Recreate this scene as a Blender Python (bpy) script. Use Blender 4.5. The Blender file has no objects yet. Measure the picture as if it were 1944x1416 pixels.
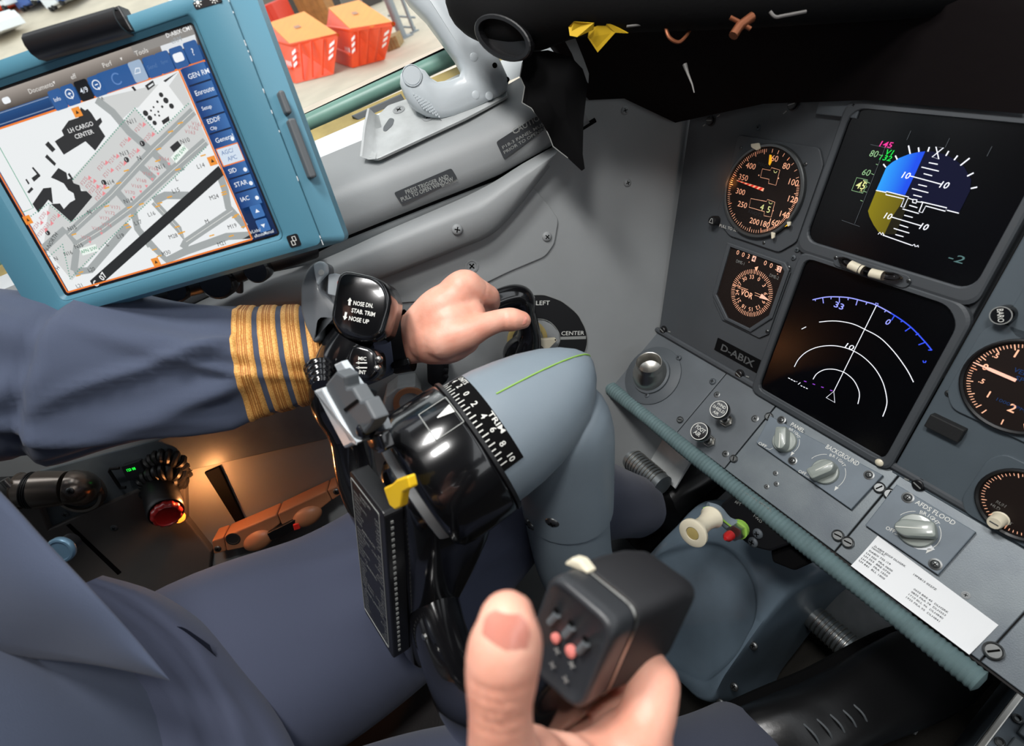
import bpy, bmesh, math, random
from mathutils import Vector, Matrix, Euler, noise
R_ = math.radians
random.seed(7)
sc = bpy.context.scene
COL = sc.collection

# ------------------------------------------------------------------ calibration of the view (photo 1944 x 1416)
FPX = 1000.0
PPX, PPY = 972.0, 708.0
RX = Vector((0.4946035, 0.46221875, -0.73601712))      # cockpit right, seen from the camera (x right, y down, z forward)
RY = Vector((0.81476425, -0.54137533, 0.20753787))     # cockpit forward
RZ = Vector((-0.30253362, -0.70232939, -0.64436545))   # cockpit up
CAMO = Vector((0.0, 0.0, 0.0))

def ray(px, py):
    c = Vector(((px - PPX) / FPX, (py - PPY) / FPX, 1.0))
    return Vector((RX.dot(c), RY.dot(c), RZ.dot(c)))
def P(px, py, d):
    return CAMO + ray(px, py) * d

# ------------------------------------------------------------------ camera
cam_d = bpy.data.cameras.new('camera')
cam = bpy.data.objects.new('camera', cam_d)
COL.objects.link(cam)
cam_d.sensor_width = 36.0
cam_d.lens = 36.0 * FPX / 1944.0
cam_d.clip_start = 0.02
cam_d.clip_end = 300
cx = Vector((RX.x, RY.x, RZ.x)); cy = -Vector((RX.y, RY.y, RZ.y)); cz = -Vector((RX.z, RY.z, RZ.z))
cam.matrix_world = Matrix(((cx.x, cy.x, cz.x, 0), (cx.y, cy.y, cz.y, 0), (cx.z, cy.z, cz.z, 0), (0, 0, 0, 1)))
cam_d.dof.use_dof = True
cam_d.dof.focus_distance = 0.66
cam_d.dof.aperture_fstop = 7.0
sc.camera = cam

# ------------------------------------------------------------------ sky, lamps, exposure
sc.view_settings.view_transform = 'Standard'
sc.view_settings.look = 'None'
sc.view_settings.gamma = 1.0
sc.view_settings.use_curve_mapping = False
sc.view_settings.exposure = 0.0
world = bpy.data.worlds.new('overcast sky')
sc.world = world
world.use_nodes = True
wn = world.node_tree.nodes; wl = world.node_tree.links
bgn = wn['Background']
wtc = wn.new('ShaderNodeTexCoord'); wsep = wn.new('ShaderNodeSeparateXYZ'); wr = wn.new('ShaderNodeValToRGB')
wl.new(wtc.outputs['Generated'], wsep.inputs[0]); wl.new(wsep.outputs['Z'], wr.inputs['Fac']); wl.new(wr.outputs['Color'], bgn.inputs['Color'])
wr.color_ramp.elements[0].color = (0.96, 0.98, 1.0, 1); wr.color_ramp.elements[1].color = (0.90, 0.95, 1.0, 1)
bgn.inputs['Strength'].default_value = 1.9

def area(name, loc, target, sx, sy, power, color):
    ld = bpy.data.lights.new(name, 'AREA'); ld.shape = 'RECTANGLE'; ld.size = sx; ld.size_y = sy
    ld.energy = power; ld.color = color
    o = bpy.data.objects.new(name, ld); COL.objects.link(o)
    o.location = loc
    o.rotation_euler = (Vector(target) - Vector(loc)).to_track_quat('-Z', 'Y').to_euler()
    return o
area('bounce_key_light', (-0.36, 0.02, 0.70), (-0.34, 0.05, -0.4), 0.22, 0.16, 9.0, (1.0, 0.985, 0.965))  # unseen key light, added in place of flash bounced off the ceiling
area('bounce_light_right', (0.06, 0.0, 0.70), (-0.15, 0.0, -0.4), 0.20, 0.15, 6.5, (1.0, 0.985, 0.965))  # second unseen overhead light, added for the highlights on hub and thumb

# ------------------------------------------------------------------ helpers
def hexc(h):
    h = h.lstrip('#')
    out = []
    for i in (0, 2, 4):
        c = int(h[i:i + 2], 16) / 255.0
        out.append(c / 12.92 if c <= 0.04045 else ((c + 0.055) / 1.055) ** 2.4)
    return (out[0], out[1], out[2], 1.0)

def mat(name, col, rough=0.5, metal=0.0, bump=0.0, scale=200.0, spec=0.5, var=0.0, vscale=6.0, coat=0.0, emit=None, estr=0.0, sss=0.0, detail=3.0, bdist=0.001, sheen=0.0, col2=None):
    m = bpy.data.materials.new(name); m.use_nodes = True
    nt = m.node_tree; b = nt.nodes['Principled BSDF']
    c = hexc(col)
    b.inputs['Base Color'].default_value = c
    b.inputs['Roughness'].default_value = rough
    b.inputs['Metallic'].default_value = metal
    b.inputs['Specular IOR Level'].default_value = spec
    b.inputs['Coat Weight'].default_value = coat
    if coat: b.inputs['Coat Roughness'].default_value = 0.06
    if sheen:
        b.inputs['Sheen Weight'].default_value = sheen
        b.inputs['Sheen Roughness'].default_value = 0.5
    if sss:
        b.inputs['Subsurface Weight'].default_value = sss
        b.inputs['Subsurface Radius'].default_value = (1.0, 0.35, 0.2)
        b.inputs['Subsurface Scale'].default_value = 0.006
    if emit:
        b.inputs['Emission Color'].default_value = hexc(emit)
        b.inputs['Emission Strength'].default_value = estr
    tc = None
    if bump or var:
        tc = nt.nodes.new('ShaderNodeTexCoord')
    if bump:
        n = nt.nodes.new('ShaderNodeTexNoise'); n.inputs['Scale'].default_value = scale; n.inputs['Detail'].default_value = detail
        bp = nt.nodes.new('ShaderNodeBump'); bp.inputs['Strength'].default_value = bump; bp.inputs['Distance'].default_value = bdist
        nt.links.new(tc.outputs['Object'], n.inputs['Vector']); nt.links.new(n.outputs['Fac'], bp.inputs['Height']); nt.links.new(bp.outputs['Normal'], b.inputs['Normal'])
    if var:
        n2 = nt.nodes.new('ShaderNodeTexNoise'); n2.inputs['Scale'].default_value = vscale; n2.inputs['Detail'].default_value = 6.0
        rp = nt.nodes.new('ShaderNodeValToRGB')
        c2 = hexc(col2) if col2 else tuple(x * (1 - var) for x in c[:3]) + (1,)
        c1 = c if col2 else tuple(min(1, x * (1 + var * 0.6)) for x in c[:3]) + (1,)
        rp.color_ramp.elements[0].position = 0.35; rp.color_ramp.elements[1].position = 0.68
        rp.color_ramp.elements[0].color = c2; rp.color_ramp.elements[1].color = c1
        nt.links.new(tc.outputs['Object'], n2.inputs['Vector']); nt.links.new(n2.outputs['Fac'], rp.inputs['Fac']); nt.links.new(rp.outputs['Color'], b.inputs['Base Color'])
    return m

def glow(name, col, strength=1.0):
    m = bpy.data.materials.new(name); m.use_nodes = True
    b = m.node_tree.nodes['Principled BSDF']
    b.inputs['Base Color'].default_value = (0.01, 0.01, 0.01, 1)
    b.inputs['Roughness'].default_value = 0.3
    b.inputs['Specular IOR Level'].default_value = 0.03
    b.inputs['Emission Color'].default_value = hexc(col)
    b.inputs['Emission Strength'].default_value = strength
    return m

class Fr:
    """local frame: origin o, u (right), v (up), n (towards the viewer)"""
    def __init__(s, o, u, v):
        s.o = Vector(o); s.u = Vector(u).normalized()
        v = Vector(v); s.v = (v - s.u * v.dot(s.u)).normalized(); s.n = s.u.cross(s.v)
    def M(s, a=0, b=0, h=0, rot=0):
        u = s.u * math.cos(rot) + s.v * math.sin(rot); v = s.v * math.cos(rot) - s.u * math.sin(rot)
        o = s.o + s.u * a + s.v * b + s.n * h
        return Matrix(((u.x, v.x, s.n.x, o.x), (u.y, v.y, s.n.y, o.y), (u.z, v.z, s.n.z, o.z), (0, 0, 0, 1)))
    def uv(s, px, py, h=0.0):
        r = ray(px, py); o = s.o + s.n * h
        p = CAMO + r * ((o - CAMO).dot(s.n) / r.dot(s.n)) - s.o
        return (p.dot(s.u), p.dot(s.v))
    def hit(s, px, py, h=0.0):
        a, b = s.uv(px, py, h); return s.o + s.u * a + s.v * b + s.n * h
    def at(s, px, py, h=0.0, rot=0.0):
        a, b = s.uv(px, py, h); return s.M(a, b, h, rot)
    def sub(s, px, py, h=0.0, rot=0.0):
        m = s.at(px, py, h, rot); f = Fr(m.translation, m.col[0].to_3d(), m.col[1].to_3d()); return f

ZO = {'Z1': (0, 0, 2.4406), 'Z2': (460, 0, 2.8588), 'Z3': (560, 280, 2.777), 'Z4': (540, 480, 3.0375), 'Z5': (560, 680, 2.441), 'Z6': (820, 1000, 3.404),
      'Z7': (0, 820, 2.859), 'Z8': (0, 540, 3.0375), 'R1': (880, 0, 1.827), 'R2': (1240, 180, 2.621), 'R3': (1440, 180, 3.726), 'R4': (1440, 480, 3.371),
      'R5': (1120, 600, 2.95), 'R6': (1560, 840, 2.458), 'R7': (1140, 840, 2.458), 'R8': (0, 1000, 2.16)}
def q(z, x, y):
    o = ZO[z]; return (o[0] + x / o[2], o[1] + y / o[2])
def qs(z, *pts):
    return [q(z, x, y) for x, y in pts]

class MB:
    def __init__(s): s.v = []; s.f = []; s.sm = []
    def add(s, vs, fs, smooth=True, M=None):
        k = len(s.v)
        s.v += [tuple(M @ Vector(p)) if M else tuple(p) for p in vs]
        s.f += [tuple(i + k for i in f) for f in fs]; s.sm += [smooth] * len(fs)
        return s
    def poly(s, pts, z=0.0, M=None):                      # flat polygon in local xy
        return s.add([(p[0], p[1], z) for p in pts], [tuple(range(len(pts)))], False, M)
    def prism(s, pts, z0, z1, ch=0.0, M=None, smooth=False, both=False):
        n = len(pts)
        area_ = sum(pts[i][0] * pts[(i + 1) % n][1] - pts[(i + 1) % n][0] * pts[i][1] for i in range(n))
        if area_ < 0: pts = pts[::-1]
        if z1 < z0: z0, z1 = z1, z0
        rings = []
        if ch and both: rings.append((inset(pts, ch), z0)); rings.append((pts, z0 + ch))
        else: rings.append((pts, z0))
        if ch: rings += [(pts, z1 - ch), (inset(pts, ch * 0.3), z1 - ch * 0.3), (inset(pts, ch), z1)]
        else: rings.append((pts, z1))
        vs = []; fs = []
        for r, z in rings: vs += [(a, b, z) for a, b in r]
        for k in range(len(rings) - 1):
            for i in range(n):
                j = (i + 1) % n
                fs.append((k * n + i, k * n + j, (k + 1) * n + j, (k + 1) * n + i))
        fs.append(tuple(range(n - 1, -1, -1))); m = (len(rings) - 1) * n; fs.append(tuple(range(m, m + n)))
        return s.add(vs, fs, smooth, M)
    def ring(s, outer, inner, z0, z1, ch=0.0, zi=None, M=None, smooth=False):   # frame between two outlines of equal count
        n = len(outer); zi = z0 if zi is None else zi
        loops = [[(a, b, z0) for a, b in outer], [(a, b, z1 - ch) for a, b in outer], [(a, b, z1) for a, b in lerp2(outer, inner, 0.25 if ch else 0.0)], [(a, b, z1) for a, b in lerp2(inner, outer, 0.1 if ch else 0.0)], [(a, b, z1 - ch) for a, b in inner], [(a, b, zi) for a, b in inner]]
        vs = [p for l in loops for p in l]; fs = []
        for k in range(len(loops) - 1):
            for i in range(n):
                j = (i + 1) % n
                fs.append((k * n + i, k * n + j, (k + 1) * n + j, (k + 1) * n + i))
        return s.add(vs, fs, smooth, M)
    def box(s, c, d, M=None, b=0.0):
        x, y, z = d[0] / 2, d[1] / 2, d[2] / 2
        T = Matrix.Translation(c)
        if M: T = M @ T
        if b: return s.prism([(-x, -y), (x, -y), (x, y), (-x, y)], -z, z, b, T, both=True)
        return s.prism([(-x, -y), (x, -y), (x, y), (-x, y)], -z, z, 0, T)
    def lathe(s, prof, n=24, M=None, smooth=True, cap=True):
        vs = []; fs = []; m = len(prof)
        for r, z in prof:
            for i in range(n):
                a = 2 * math.pi * i / n; vs.append((r * math.cos(a), r * math.sin(a), z))
        for k in range(m - 1):
            for i in range(n):
                j = (i + 1) % n; fs.append((k * n + i, k * n + j, (k + 1) * n + j, (k + 1) * n + i))
        if cap:
            fs.append(tuple(range(n - 1, -1, -1))); fs.append(tuple(range((m - 1) * n, m * n)))
        return s.add(vs, fs, smooth, M)
    def loft(s, secs, cap=True, closed=False, smooth=True, M=None):
        n = len(secs[0]); vs = [p for l in secs for p in l]; fs = []; m = len(secs)
        for k in range(m if closed else m - 1):
            k2 = (k + 1) % m
            for i in range(n):
                j = (i + 1) % n; fs.append((k * n + i, k * n + j, k2 * n + j, k2 * n + i))
        if cap and not closed:
            fs.append(tuple(range(n - 1, -1, -1))); fs.append(tuple(range((m - 1) * n, m * n)))
        return s.add(vs, fs, smooth, M)
    def tube(s, path, r, n=10, closed=False, M=None, cap=True, flat=1.0, up=None):
        path = [Vector(p) for p in path]; m = len(path); secs = []
        prev = None
        for k in range(m):
            a = path[(k - 1) % m] if (closed or k > 0) else path[0]
            b = path[(k + 1) % m] if (closed or k < m - 1) else path[-1]
            t = (b - a).normalized()
            if prev is None:
                g = Vector(up) if up else (Vector((0, 0, 1)) if abs(t.z) < 0.9 else Vector((1, 0, 0)))
            else: g = prev
            x = (g - t * g.dot(t)).normalized(); y = t.cross(x); prev = x
            rr = r[k] if isinstance(r, (list, tuple)) else r
            if isinstance(rr, (int, float)): rr = (rr, rr * flat)
            secs.append([tuple(path[k] + x * (rr[0] * math.cos(2 * math.pi * i / n)) + y * (rr[1] * math.sin(2 * math.pi * i / n))) for i in range(n)])
        return s.loft(secs, cap, closed, True, M)
    def grid(s, rows, thick=0.0, smooth=True, M=None):     # open sheet through rows of points
        n = len(rows[0]); m = len(rows); vs = [tuple(p) for r in rows for p in r]
        fs = [(k * n + i, k * n + i + 1, (k + 1) * n + i + 1, (k + 1) * n + i) for k in range(m - 1) for i in range(n - 1)]
        return s.add(vs, fs, smooth, M)
    def disc(s, c, r, n=20, z=0.0, M=None, ry=None):
        ry = ry or r
        return s.poly([(c[0] + r * math.cos(2 * math.pi * i / n), c[1] + ry * math.sin(2 * math.pi * i / n)) for i in range(n)], z, M)
    def line(s, pts, w, z=0.0, closed=False, M=None):      # flat stroke in local xy
        pts = [Vector((p[0], p[1])) for p in pts]; m = len(pts); L = []; Rr = []
        for k in range(m):
            a = pts[(k - 1) % m] if (closed or k > 0) else pts[0]; b = pts[(k + 1) % m] if (closed or k < m - 1) else pts[-1]
            t = (b - a)
            if t.length < 1e-9: t = Vector((1, 0))
            t.normalize(); nn = Vector((-t.y, t.x)) * (w / 2)
            L.append(pts[k] + nn); Rr.append(pts[k] - nn)
        vs = [(p.x, p.y, z) for p in L] + [(p.x, p.y, z) for p in Rr]; fs = []
        for k in range(m if closed else m - 1):
            j = (k + 1) % m; fs.append((k + m, j + m, j, k))
        return s.add(vs, fs, False, M)
    def mesh(s, me, M=None):
        return s.add([tuple(v.co) for v in me.vertices], [tuple(p.vertices) for p in me.polygons], False, M)
    def build(s, name, m, parent=None, sharp=40, label=None, kind=None):
        me = bpy.data.meshes.new(name); me.from_pydata(s.v, [], s.f); 
        me.polygons.foreach_set('use_smooth', s.sm)
        me.materials.append(m); me.update()
        if sharp and any(s.sm): 
            me.set_sharp_from_angle(angle=R_(sharp))
        o = bpy.data.objects.new(name, me); COL.objects.link(o)
        if parent is not None: o.parent = parent
        if label: o['label'] = label
        if kind: o['kind'] = kind
        return o

def lerp2(a, b, t): return [(p[0] + (w[0] - p[0]) * t, p[1] + (w[1] - p[1]) * t) for p, w in zip(a, b)]
def inset(pts, d):
    n = len(pts); out = []
    for i in range(n):
        a, b, c = Vector(pts[i - 1][:2]), Vector(pts[i][:2]), Vector(pts[(i + 1) % n][:2])
        e1 = (b - a); e2 = (c - b)
        if e1.length < 1e-9 or e2.length < 1e-9: out.append(tuple(b)); continue
        e1.normalize(); e2.normalize(); n1 = Vector((-e1.y, e1.x)); n2 = Vector((-e2.y, e2.x))
        k = n1 + n2
        den = max(0.35, 1 + n1.dot(n2))
        out.append(tuple(b + k * (d / den)))
    return out
def rrect(cx_, cy_, w, h, r, n=5):
    out = []
    for sx, sy, a0 in ((1, 1, 0), (-1, 1, 90), (-1, -1, 180), (1, -1, 270)):
        for i in range(n + 1):
            a = R_(a0 + 90 * i / n)
            out.append((cx_ + sx * (w / 2 - r) + r * math.cos(a), cy_ + sy * (h / 2 - r) + r * math.sin(a)))
    return out
def roundpoly(pts, r, n=4):
    out = []; m = len(pts)
    for i in range(m):
        a, b, c = Vector(pts[i - 1][:2]), Vector(pts[i][:2]), Vector(pts[(i + 1) % m][:2])
        d1 = (a - b); d2 = (c - b); t = min(r, d1.length * 0.45, d2.length * 0.45)
        p0 = b + d1.normalized() * t; p2 = b + d2.normalized() * t
        for k in range(n + 1):
            s = k / n; out.append(tuple(p0 * (1 - s) ** 2 + b * (2 * s * (1 - s)) + p2 * s * s))
    return out
def circ(cx_, cy_, r, n=32, ry=None, a0=0, a1=360):
    ry = ry or r; full = abs(a1 - a0) >= 360; k = n if full else n + 1
    return [(cx_ + r * math.cos(R_(a0 + (a1 - a0) * i / n)), cy_ + ry * math.sin(R_(a0 + (a1 - a0) * i / n))) for i in range(k)]
def smooth_path(pts, k=6):                                # catmull-rom
    pts = [Vector(p) for p in pts]; out = []; m = len(pts)
    for i in range(m - 1):
        p0 = pts[max(i - 1, 0)]; p1 = pts[i]; p2 = pts[i + 1]; p3 = pts[min(i + 2, m - 1)]
        for j in range(k):
            t = j / k
            out.append(0.5 * ((2 * p1) + (p2 - p0) * t + (2 * p0 - 5 * p1 + 4 * p2 - p3) * t * t + (3 * p1 - p0 - 3 * p2 + p3) * t ** 3))
    out.append(pts[-1]); return out
def smooth_vals(vals, k=6):
    return [v.x for v in smooth_path([(a, 0, 0) for a in vals], k)]

_tc = {}
def text_mesh(s, bold=0.0):
    key = (s, bold)
    if key not in _tc:
        cu = bpy.data.curves.new('txt', 'FONT'); cu.body = s; cu.resolution_u = 2; cu.offset = bold; cu.size = 1.0
        o = bpy.data.objects.new('txt', cu)
        me = bpy.data.meshes.new_from_object(o)
        xs = [v.co.x for v in me.vertices]; ys = [v.co.y for v in me.vertices]
        _tc[key] = ([tuple(v.co) for v in me.vertices], [tuple(p.vertices) for p in me.polygons], min(xs), max(xs), min(ys), max(ys))
        bpy.data.objects.remove(o); bpy.data.curves.remove(cu); bpy.data.meshes.remove(me)
    return _tc[key]
def txt(mb, s, cx_, cy_, h, w=None, rot=0.0, z=0.0003, bold=0.012, M=None, align='c', ital=0.0):
    vs, fs, x0, x1, y0, y1 = text_mesh(s, bold)
    sy = h / max(y1 - y0, 1e-6); sx = (w / (x1 - x0)) if w else sy
    ox = (x0 + x1) / 2 if align == 'c' else x0
    oy = (y0 + y1) / 2; c, d = math.cos(rot), math.sin(rot); out = []
    for p in vs:
        a = (p[0] - ox) * sx; b = (p[1] - oy) * sy; a += b * ital
        out.append((cx_ + a * c - b * d, cy_ + a * d + b * c, z))
    mb.add(out, fs, False, M)
def txt_px(mb, fr, s, p0, p1, hp, z=0.0003, bold=0.012, ital=0.0):
    """text whose baseline middle runs from photo point p0 to p1 on frame fr; hp = cap height in photo px"""
    a = Vector(fr.uv(*p0, z)); b = Vector(fr.uv(*p1, z)); d = b - a
    mid = (a + b) / 2
    pm = ((p0[0] + p1[0]) / 2, (p0[1] + p1[1]) / 2)
    L = math.hypot(p1[0] - p0[0], p1[1] - p0[1]); nx, ny = -(p1[1] - p0[1]) / L, (p1[0] - p0[0]) / L
    e0 = Vector(fr.uv(pm[0] - nx * hp / 2, pm[1] - ny * hp / 2)); e1 = Vector(fr.uv(pm[0] + nx * hp / 2, pm[1] + ny * hp / 2))
    h = abs((e1 - e0).dot(Vector((-d.y, d.x)).normalized()))
    txt(mb, s, mid.x, mid.y, h, d.length, math.atan2(d.y, d.x), z, bold, None, 'c', ital)

def empty(name, M, label, cat, group=None):
    o = bpy.data.objects.new(name, None); COL.objects.link(o); o.empty_display_size = 0.02
    o.matrix_world = M; tag(o, label, cat, group); return o
def tag(o, label=None, cat=None, group=None, kind=None):
    if label: o['label'] = label
    if cat: o['category'] = cat
    if group: o['group'] = group
    if kind: o['kind'] = kind
    return o
def struct(o): o['kind'] = 'structure'; return o
def dup(root, M, label, group=None):
    r = root.copy(); COL.objects.link(r); r.matrix_world = M; r['label'] = label
    if group: r['group'] = group
    for ch in list(root.children):
        c = ch.copy(); COL.objects.link(c); c.parent = r
        for g in ch.children:
            d = g.copy(); COL.objects.link(d); d.parent = c
    return r
I4 = Matrix.Identity(4)
# ------------------------------------------------------------------ materials
mGrey   = mat('grey wall paint', '#8d9091', 0.5, bump=0.12, scale=900, var=0.06, vscale=9)
mGreyD  = mat('dark grey panel paint', '#4c5257', 0.55, bump=0.10, scale=1100, var=0.10, vscale=14)
mPanel  = mat('instrument panel paint', '#43474b', 0.6, bump=0.08, scale=1200, var=0.10, vscale=10)
mPanelB = mat('blue grey panel paint', '#525c63', 0.55, bump=0.08, scale=1200, var=0.10, vscale=10)
mLedge  = mat('worn grey ledge paint', '#6f777a', 0.42, metal=0.25, bump=0.10, scale=900, var=0.30, vscale=14, col2='#586067')
mLedgeD = mat('ledge paint, darker', '#595f64', 0.5, bump=0.10, scale=900, var=0.18, vscale=11)
mMod    = mat('module face paint', '#66717a', 0.55, bump=0.08, scale=1200, var=0.10, vscale=30)
mBare   = mat('bare worn aluminium', '#9aa0a2', 0.38, metal=0.85, bump=0.10, scale=500, var=0.25, vscale=25)
mSteel  = mat('steel', '#b6b4ae', 0.28, metal=1.0)
mSteelD = mat('dark screw steel', '#6a6c6c', 0.38, metal=0.9)
mBlackG = mat('black gloss paint', '#0d0d0f', 0.18, coat=0.6, spec=0.5)
mBlack  = mat('black plastic', '#121214', 0.42)
mBlackM = mat('black matt', '#070708', 0.9, spec=0.12)
mSlot   = mat('slot black', '#060606', 0.9, spec=0.1)
mRubber = mat('black rubber', '#161718', 0.7, bump=0.2, scale=400)
mWhite  = mat('white marking paint', '#d8d8d2', 0.6)
mGreyMk = mat('faded marking paint', '#8d8f8c', 0.6)
mKnob   = mat('grey knob plastic', '#8e958f', 0.33, coat=0.2)
mKnobL  = mat('knob index line', '#c9cbc2', 0.5)
mYokeGr = mat('blue grey column paint', '#78848d', 0.42, bump=0.10, scale=700, var=0.07, vscale=12)
mTeal   = mat('teal tablet casing', '#47798c', 0.48, bump=0.06, scale=900)
mTealL  = mat('teal casing edge', '#5d8fa3', 0.4)
mClip   = mat('grey rubber clip', '#55595c', 0.6)
mSill   = mat('white sill paint', '#d4d8da', 0.45, bump=0.08, scale=600, var=0.05, vscale=20)
mHandle = mat('grey handle enamel', '#b9c0c4', 0.38, bump=0.06, scale=500, coat=0.1)
mPlateL = mat('pale scuffed plate', '#b9bcbc', 0.45, metal=0.25, var=0.15, vscale=30, bump=0.06, scale=300)
mGreen  = mat('green window seal', '#6d9488', 0.4, var=0.08, vscale=40)
mOchre  = mat('ochre sealant strip', '#a8955c', 0.6, var=0.2, vscale=30)
mNavy   = mat('navy wool cloth', '#485063', 0.85, bump=0.25, scale=1500, spec=0.2, sheen=0.12, detail=2)
mNavyT  = mat('navy trouser cloth', '#424759', 0.85, bump=0.25, scale=1500, spec=0.2, sheen=0.10, detail=2)
mNavyD  = mat('navy braid gap', '#1c2130', 0.9, spec=0.2)
mGold   = mat('gold braid', '#f2bd6e', 0.45, metal=0.2, bump=0.5, scale=1600, var=0.22, vscale=700, col2='#cf8f42')
mGoldD  = mat('gold braid shadow line', '#b06c30', 0.55, metal=0.2)
mSkin   = mat('skin', '#efb6a0', 0.46, bump=0.25, scale=420, var=0.10, vscale=34, sss=0.25, col2='#e39f88', bdist=0.0006)
mNail   = mat('finger nail', '#d98f7e', 0.25, coat=0.3, sss=0.2)
mHair   = mat('dark brown hair', '#2c211a', 0.6, bump=0.6, scale=300)
mShirt  = mat('white shirt cloth', '#d5d8dc', 0.8)
mLeather= mat('black shoe leather', '#121213', 0.3, bump=0.10, scale=250, spec=0.5)
mSeat   = mat('dark seat leather', '#231f1f', 0.6, bump=0.3, scale=350)
mPiping = mat('teal grey ribbed piping', '#5f7577', 0.75, bump=0.2, scale=800, var=0.12, vscale=60)
mPaper  = mat('white thermal paper', '#e9ebec', 0.75)
mInk    = mat('grey print ink', '#3c3f44', 0.8)
mTan    = mat('tan plastic', '#a87150', 0.45, var=0.06, vscale=20)
mRed    = mat('red plastic', '#b01e1e', 0.28, coat=0.4)
mRedB   = mat('bright red plastic', '#e03028', 0.4)
mCream  = mat('cream plastic', '#dcd3bb', 0.38, coat=0.2)
mYellow = mat('yellow plastic', '#f0c41e', 0.4)
mYellowR= mat('yellow ribbon', '#c9a312', 0.7)
mDimMk  = mat('dim plate lettering', '#515354', .6)
mLime   = mat('lime torque paint', '#8bb84a', 0.5)
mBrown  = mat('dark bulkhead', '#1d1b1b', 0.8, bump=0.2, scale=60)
mCarpet = mat('dark carpet', '#3a3835', 0.95, bump=0.8, scale=900, spec=0.1, bdist=0.003)
mPewter = mat('blackened hose metal', '#a1968c', 0.25, metal=0.9)
mPlacard= mat('dark placard', '#2a2d31', 0.5)
mGlassK = mat('black display glass', '#050507', 0.22, spec=0.25)
mDial   = mat('dial black', '#1a100c', 0.6, spec=0.3)
mLum    = mat('lit dial lettering', '#ffcfb0', 0.6, emit='#ff9a66', estr=0.42)
mLumY   = mat('lit yellow pointer', '#ffcc22', 0.6, emit='#ffb010', estr=0.5)
mLumR   = mat('lit red stripe', '#e03020', 0.6, emit='#ff3020', estr=0.25)
mSalmon = mat('white pointer enamel', '#ffd2bd', 0.5, emit='#ffb090', estr=0.35)
mPink   = mat('pink grip paint', '#e0837a', 0.5)
gWhite  = glow('display white', '#f4f6ff', 1.3)
gMag    = glow('display magenta', '#ff3fa6', 1.0)
gPurp   = glow('display purple', '#b050f0', 0.8)
gGreen  = glow('display green', '#25ee55', 1.0)
gPaleG  = glow('display pale green', '#a8d8a0', 0.8)
gYel    = glow('display pale yellow', '#eef0a0', 1.0)
gBlueL  = glow('display blue white', '#9aa0ff', 1.2)
gVBlue  = glow('display deep blue', '#3a58ff', 1.0)
gDim    = glow('display dim grey', '#6a7076', 0.6)
gLed    = glow('green led', '#20f040', 1.6)
def gradient_glow(name, ca, cb, axis, a, b, strength=1.0):
    m = glow(name, '#ffffff', strength); nt = m.node_tree
    tc = nt.nodes.new('ShaderNodeTexCoord'); sp = nt.nodes.new('ShaderNodeSeparateXYZ'); mr = nt.nodes.new('ShaderNodeMapRange'); rp = nt.nodes.new('ShaderNodeValToRGB')
    mr.inputs['From Min'].default_value = a; mr.inputs['From Max'].default_value = b
    rp.color_ramp.elements[0].color = hexc(ca); rp.color_ramp.elements[1].color = hexc(cb)
    nt.links.new(tc.outputs['Object'], sp.inputs[0]); nt.links.new(sp.outputs[axis], mr.inputs['Value']); nt.links.new(mr.outputs['Result'], rp.inputs['Fac'])
    nt.links.new(rp.outputs['Color'], nt.nodes['Principled BSDF'].inputs['Emission Color'])
    return m
def glass(name, tint, ior=1.3):
    m = bpy.data.materials.new(name); m.use_nodes = True; nt = m.node_tree
    for n in list(nt.nodes):
        if n.type == 'BSDF_PRINCIPLED': nt.nodes.remove(n)
    t = nt.nodes.new('ShaderNodeBsdfTransparent'); t.inputs['Color'].default_value = tint
    g = nt.nodes.new('ShaderNodeBsdfGlossy'); g.inputs['Roughness'].default_value = 0.02
    f = nt.nodes.new('ShaderNodeFresnel'); f.inputs['IOR'].default_value = ior
    mx = nt.nodes.new('ShaderNodeMixShader'); out = nt.nodes['Material Output']
    nt.links.new(f.outputs[0], mx.inputs[0]); nt.links.new(t.outputs[0], mx.inputs[1]); nt.links.new(g.outputs[0], mx.inputs[2]); nt.links.new(mx.outputs[0], out.inputs['Surface'])
    return m
mPane = glass('window glass', (0.96, 0.98, 0.97, 1))
mLens = glass('clear dial glass', (0.97, 0.97, 0.97, 1), 1.12)
mTubeG = glass('smoky tube glass', (0.45, 0.42, 0.42, 1))
# ------------------------------------------------------------------ screws, latches and knobs used all over
def two_mat(mb1, m1, mb2, m2, name):
    me = bpy.data.meshes.new(name)
    k = len(mb1.v)
    me.from_pydata(mb1.v + mb2.v, [], mb1.f + [tuple(i + k for i in f) for f in mb2.f])
    me.polygons.foreach_set('use_smooth', mb1.sm + mb2.sm)
    me.materials.append(m1); me.materials.append(m2)
    me.polygons.foreach_set('material_index', [0] * len(mb1.f) + [1] * len(mb2.f))
    me.set_sharp_from_angle(angle=R_(40)); me.update(); return me
def screw_mesh(kind):
    a = MB(); b = MB()
    if kind == 'dome':      # cross-slot dome head, radius 1
        a.lathe([(1.0, 0), (1.0, 0.12), (0.9, 0.3), (0.6, 0.45), (0.25, 0.5)], 16)
        b.box((0, 0, 0.46), (1.0, 0.2, 0.12)); b.box((0, 0, 0.46), (0.2, 1.0, 0.12))
    elif kind == 'slot':    # flat quarter-turn stud with one slot
        a.lathe([(1.0, 0), (1.0, 0.5), (0.86, 0.62), (0.74, 0.5), (0.74, 0.42), (0.05, 0.42)], 18)
        b.box((0, 0, 0.42), (1.2, 0.22, 0.12))
    elif kind == 'flush':
        a.lathe([(1.0, 0), (1.0, 0.1), (0.72, 0.16), (0.66, 0.08), (0.05, 0.1)], 16)
        b.box((0, 0, 0.08), (0.9, 0.18, 0.1)); b.box((0, 0, 0.08), (0.18, 0.9, 0.1))
    return a, b
SCREW = {}
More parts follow.
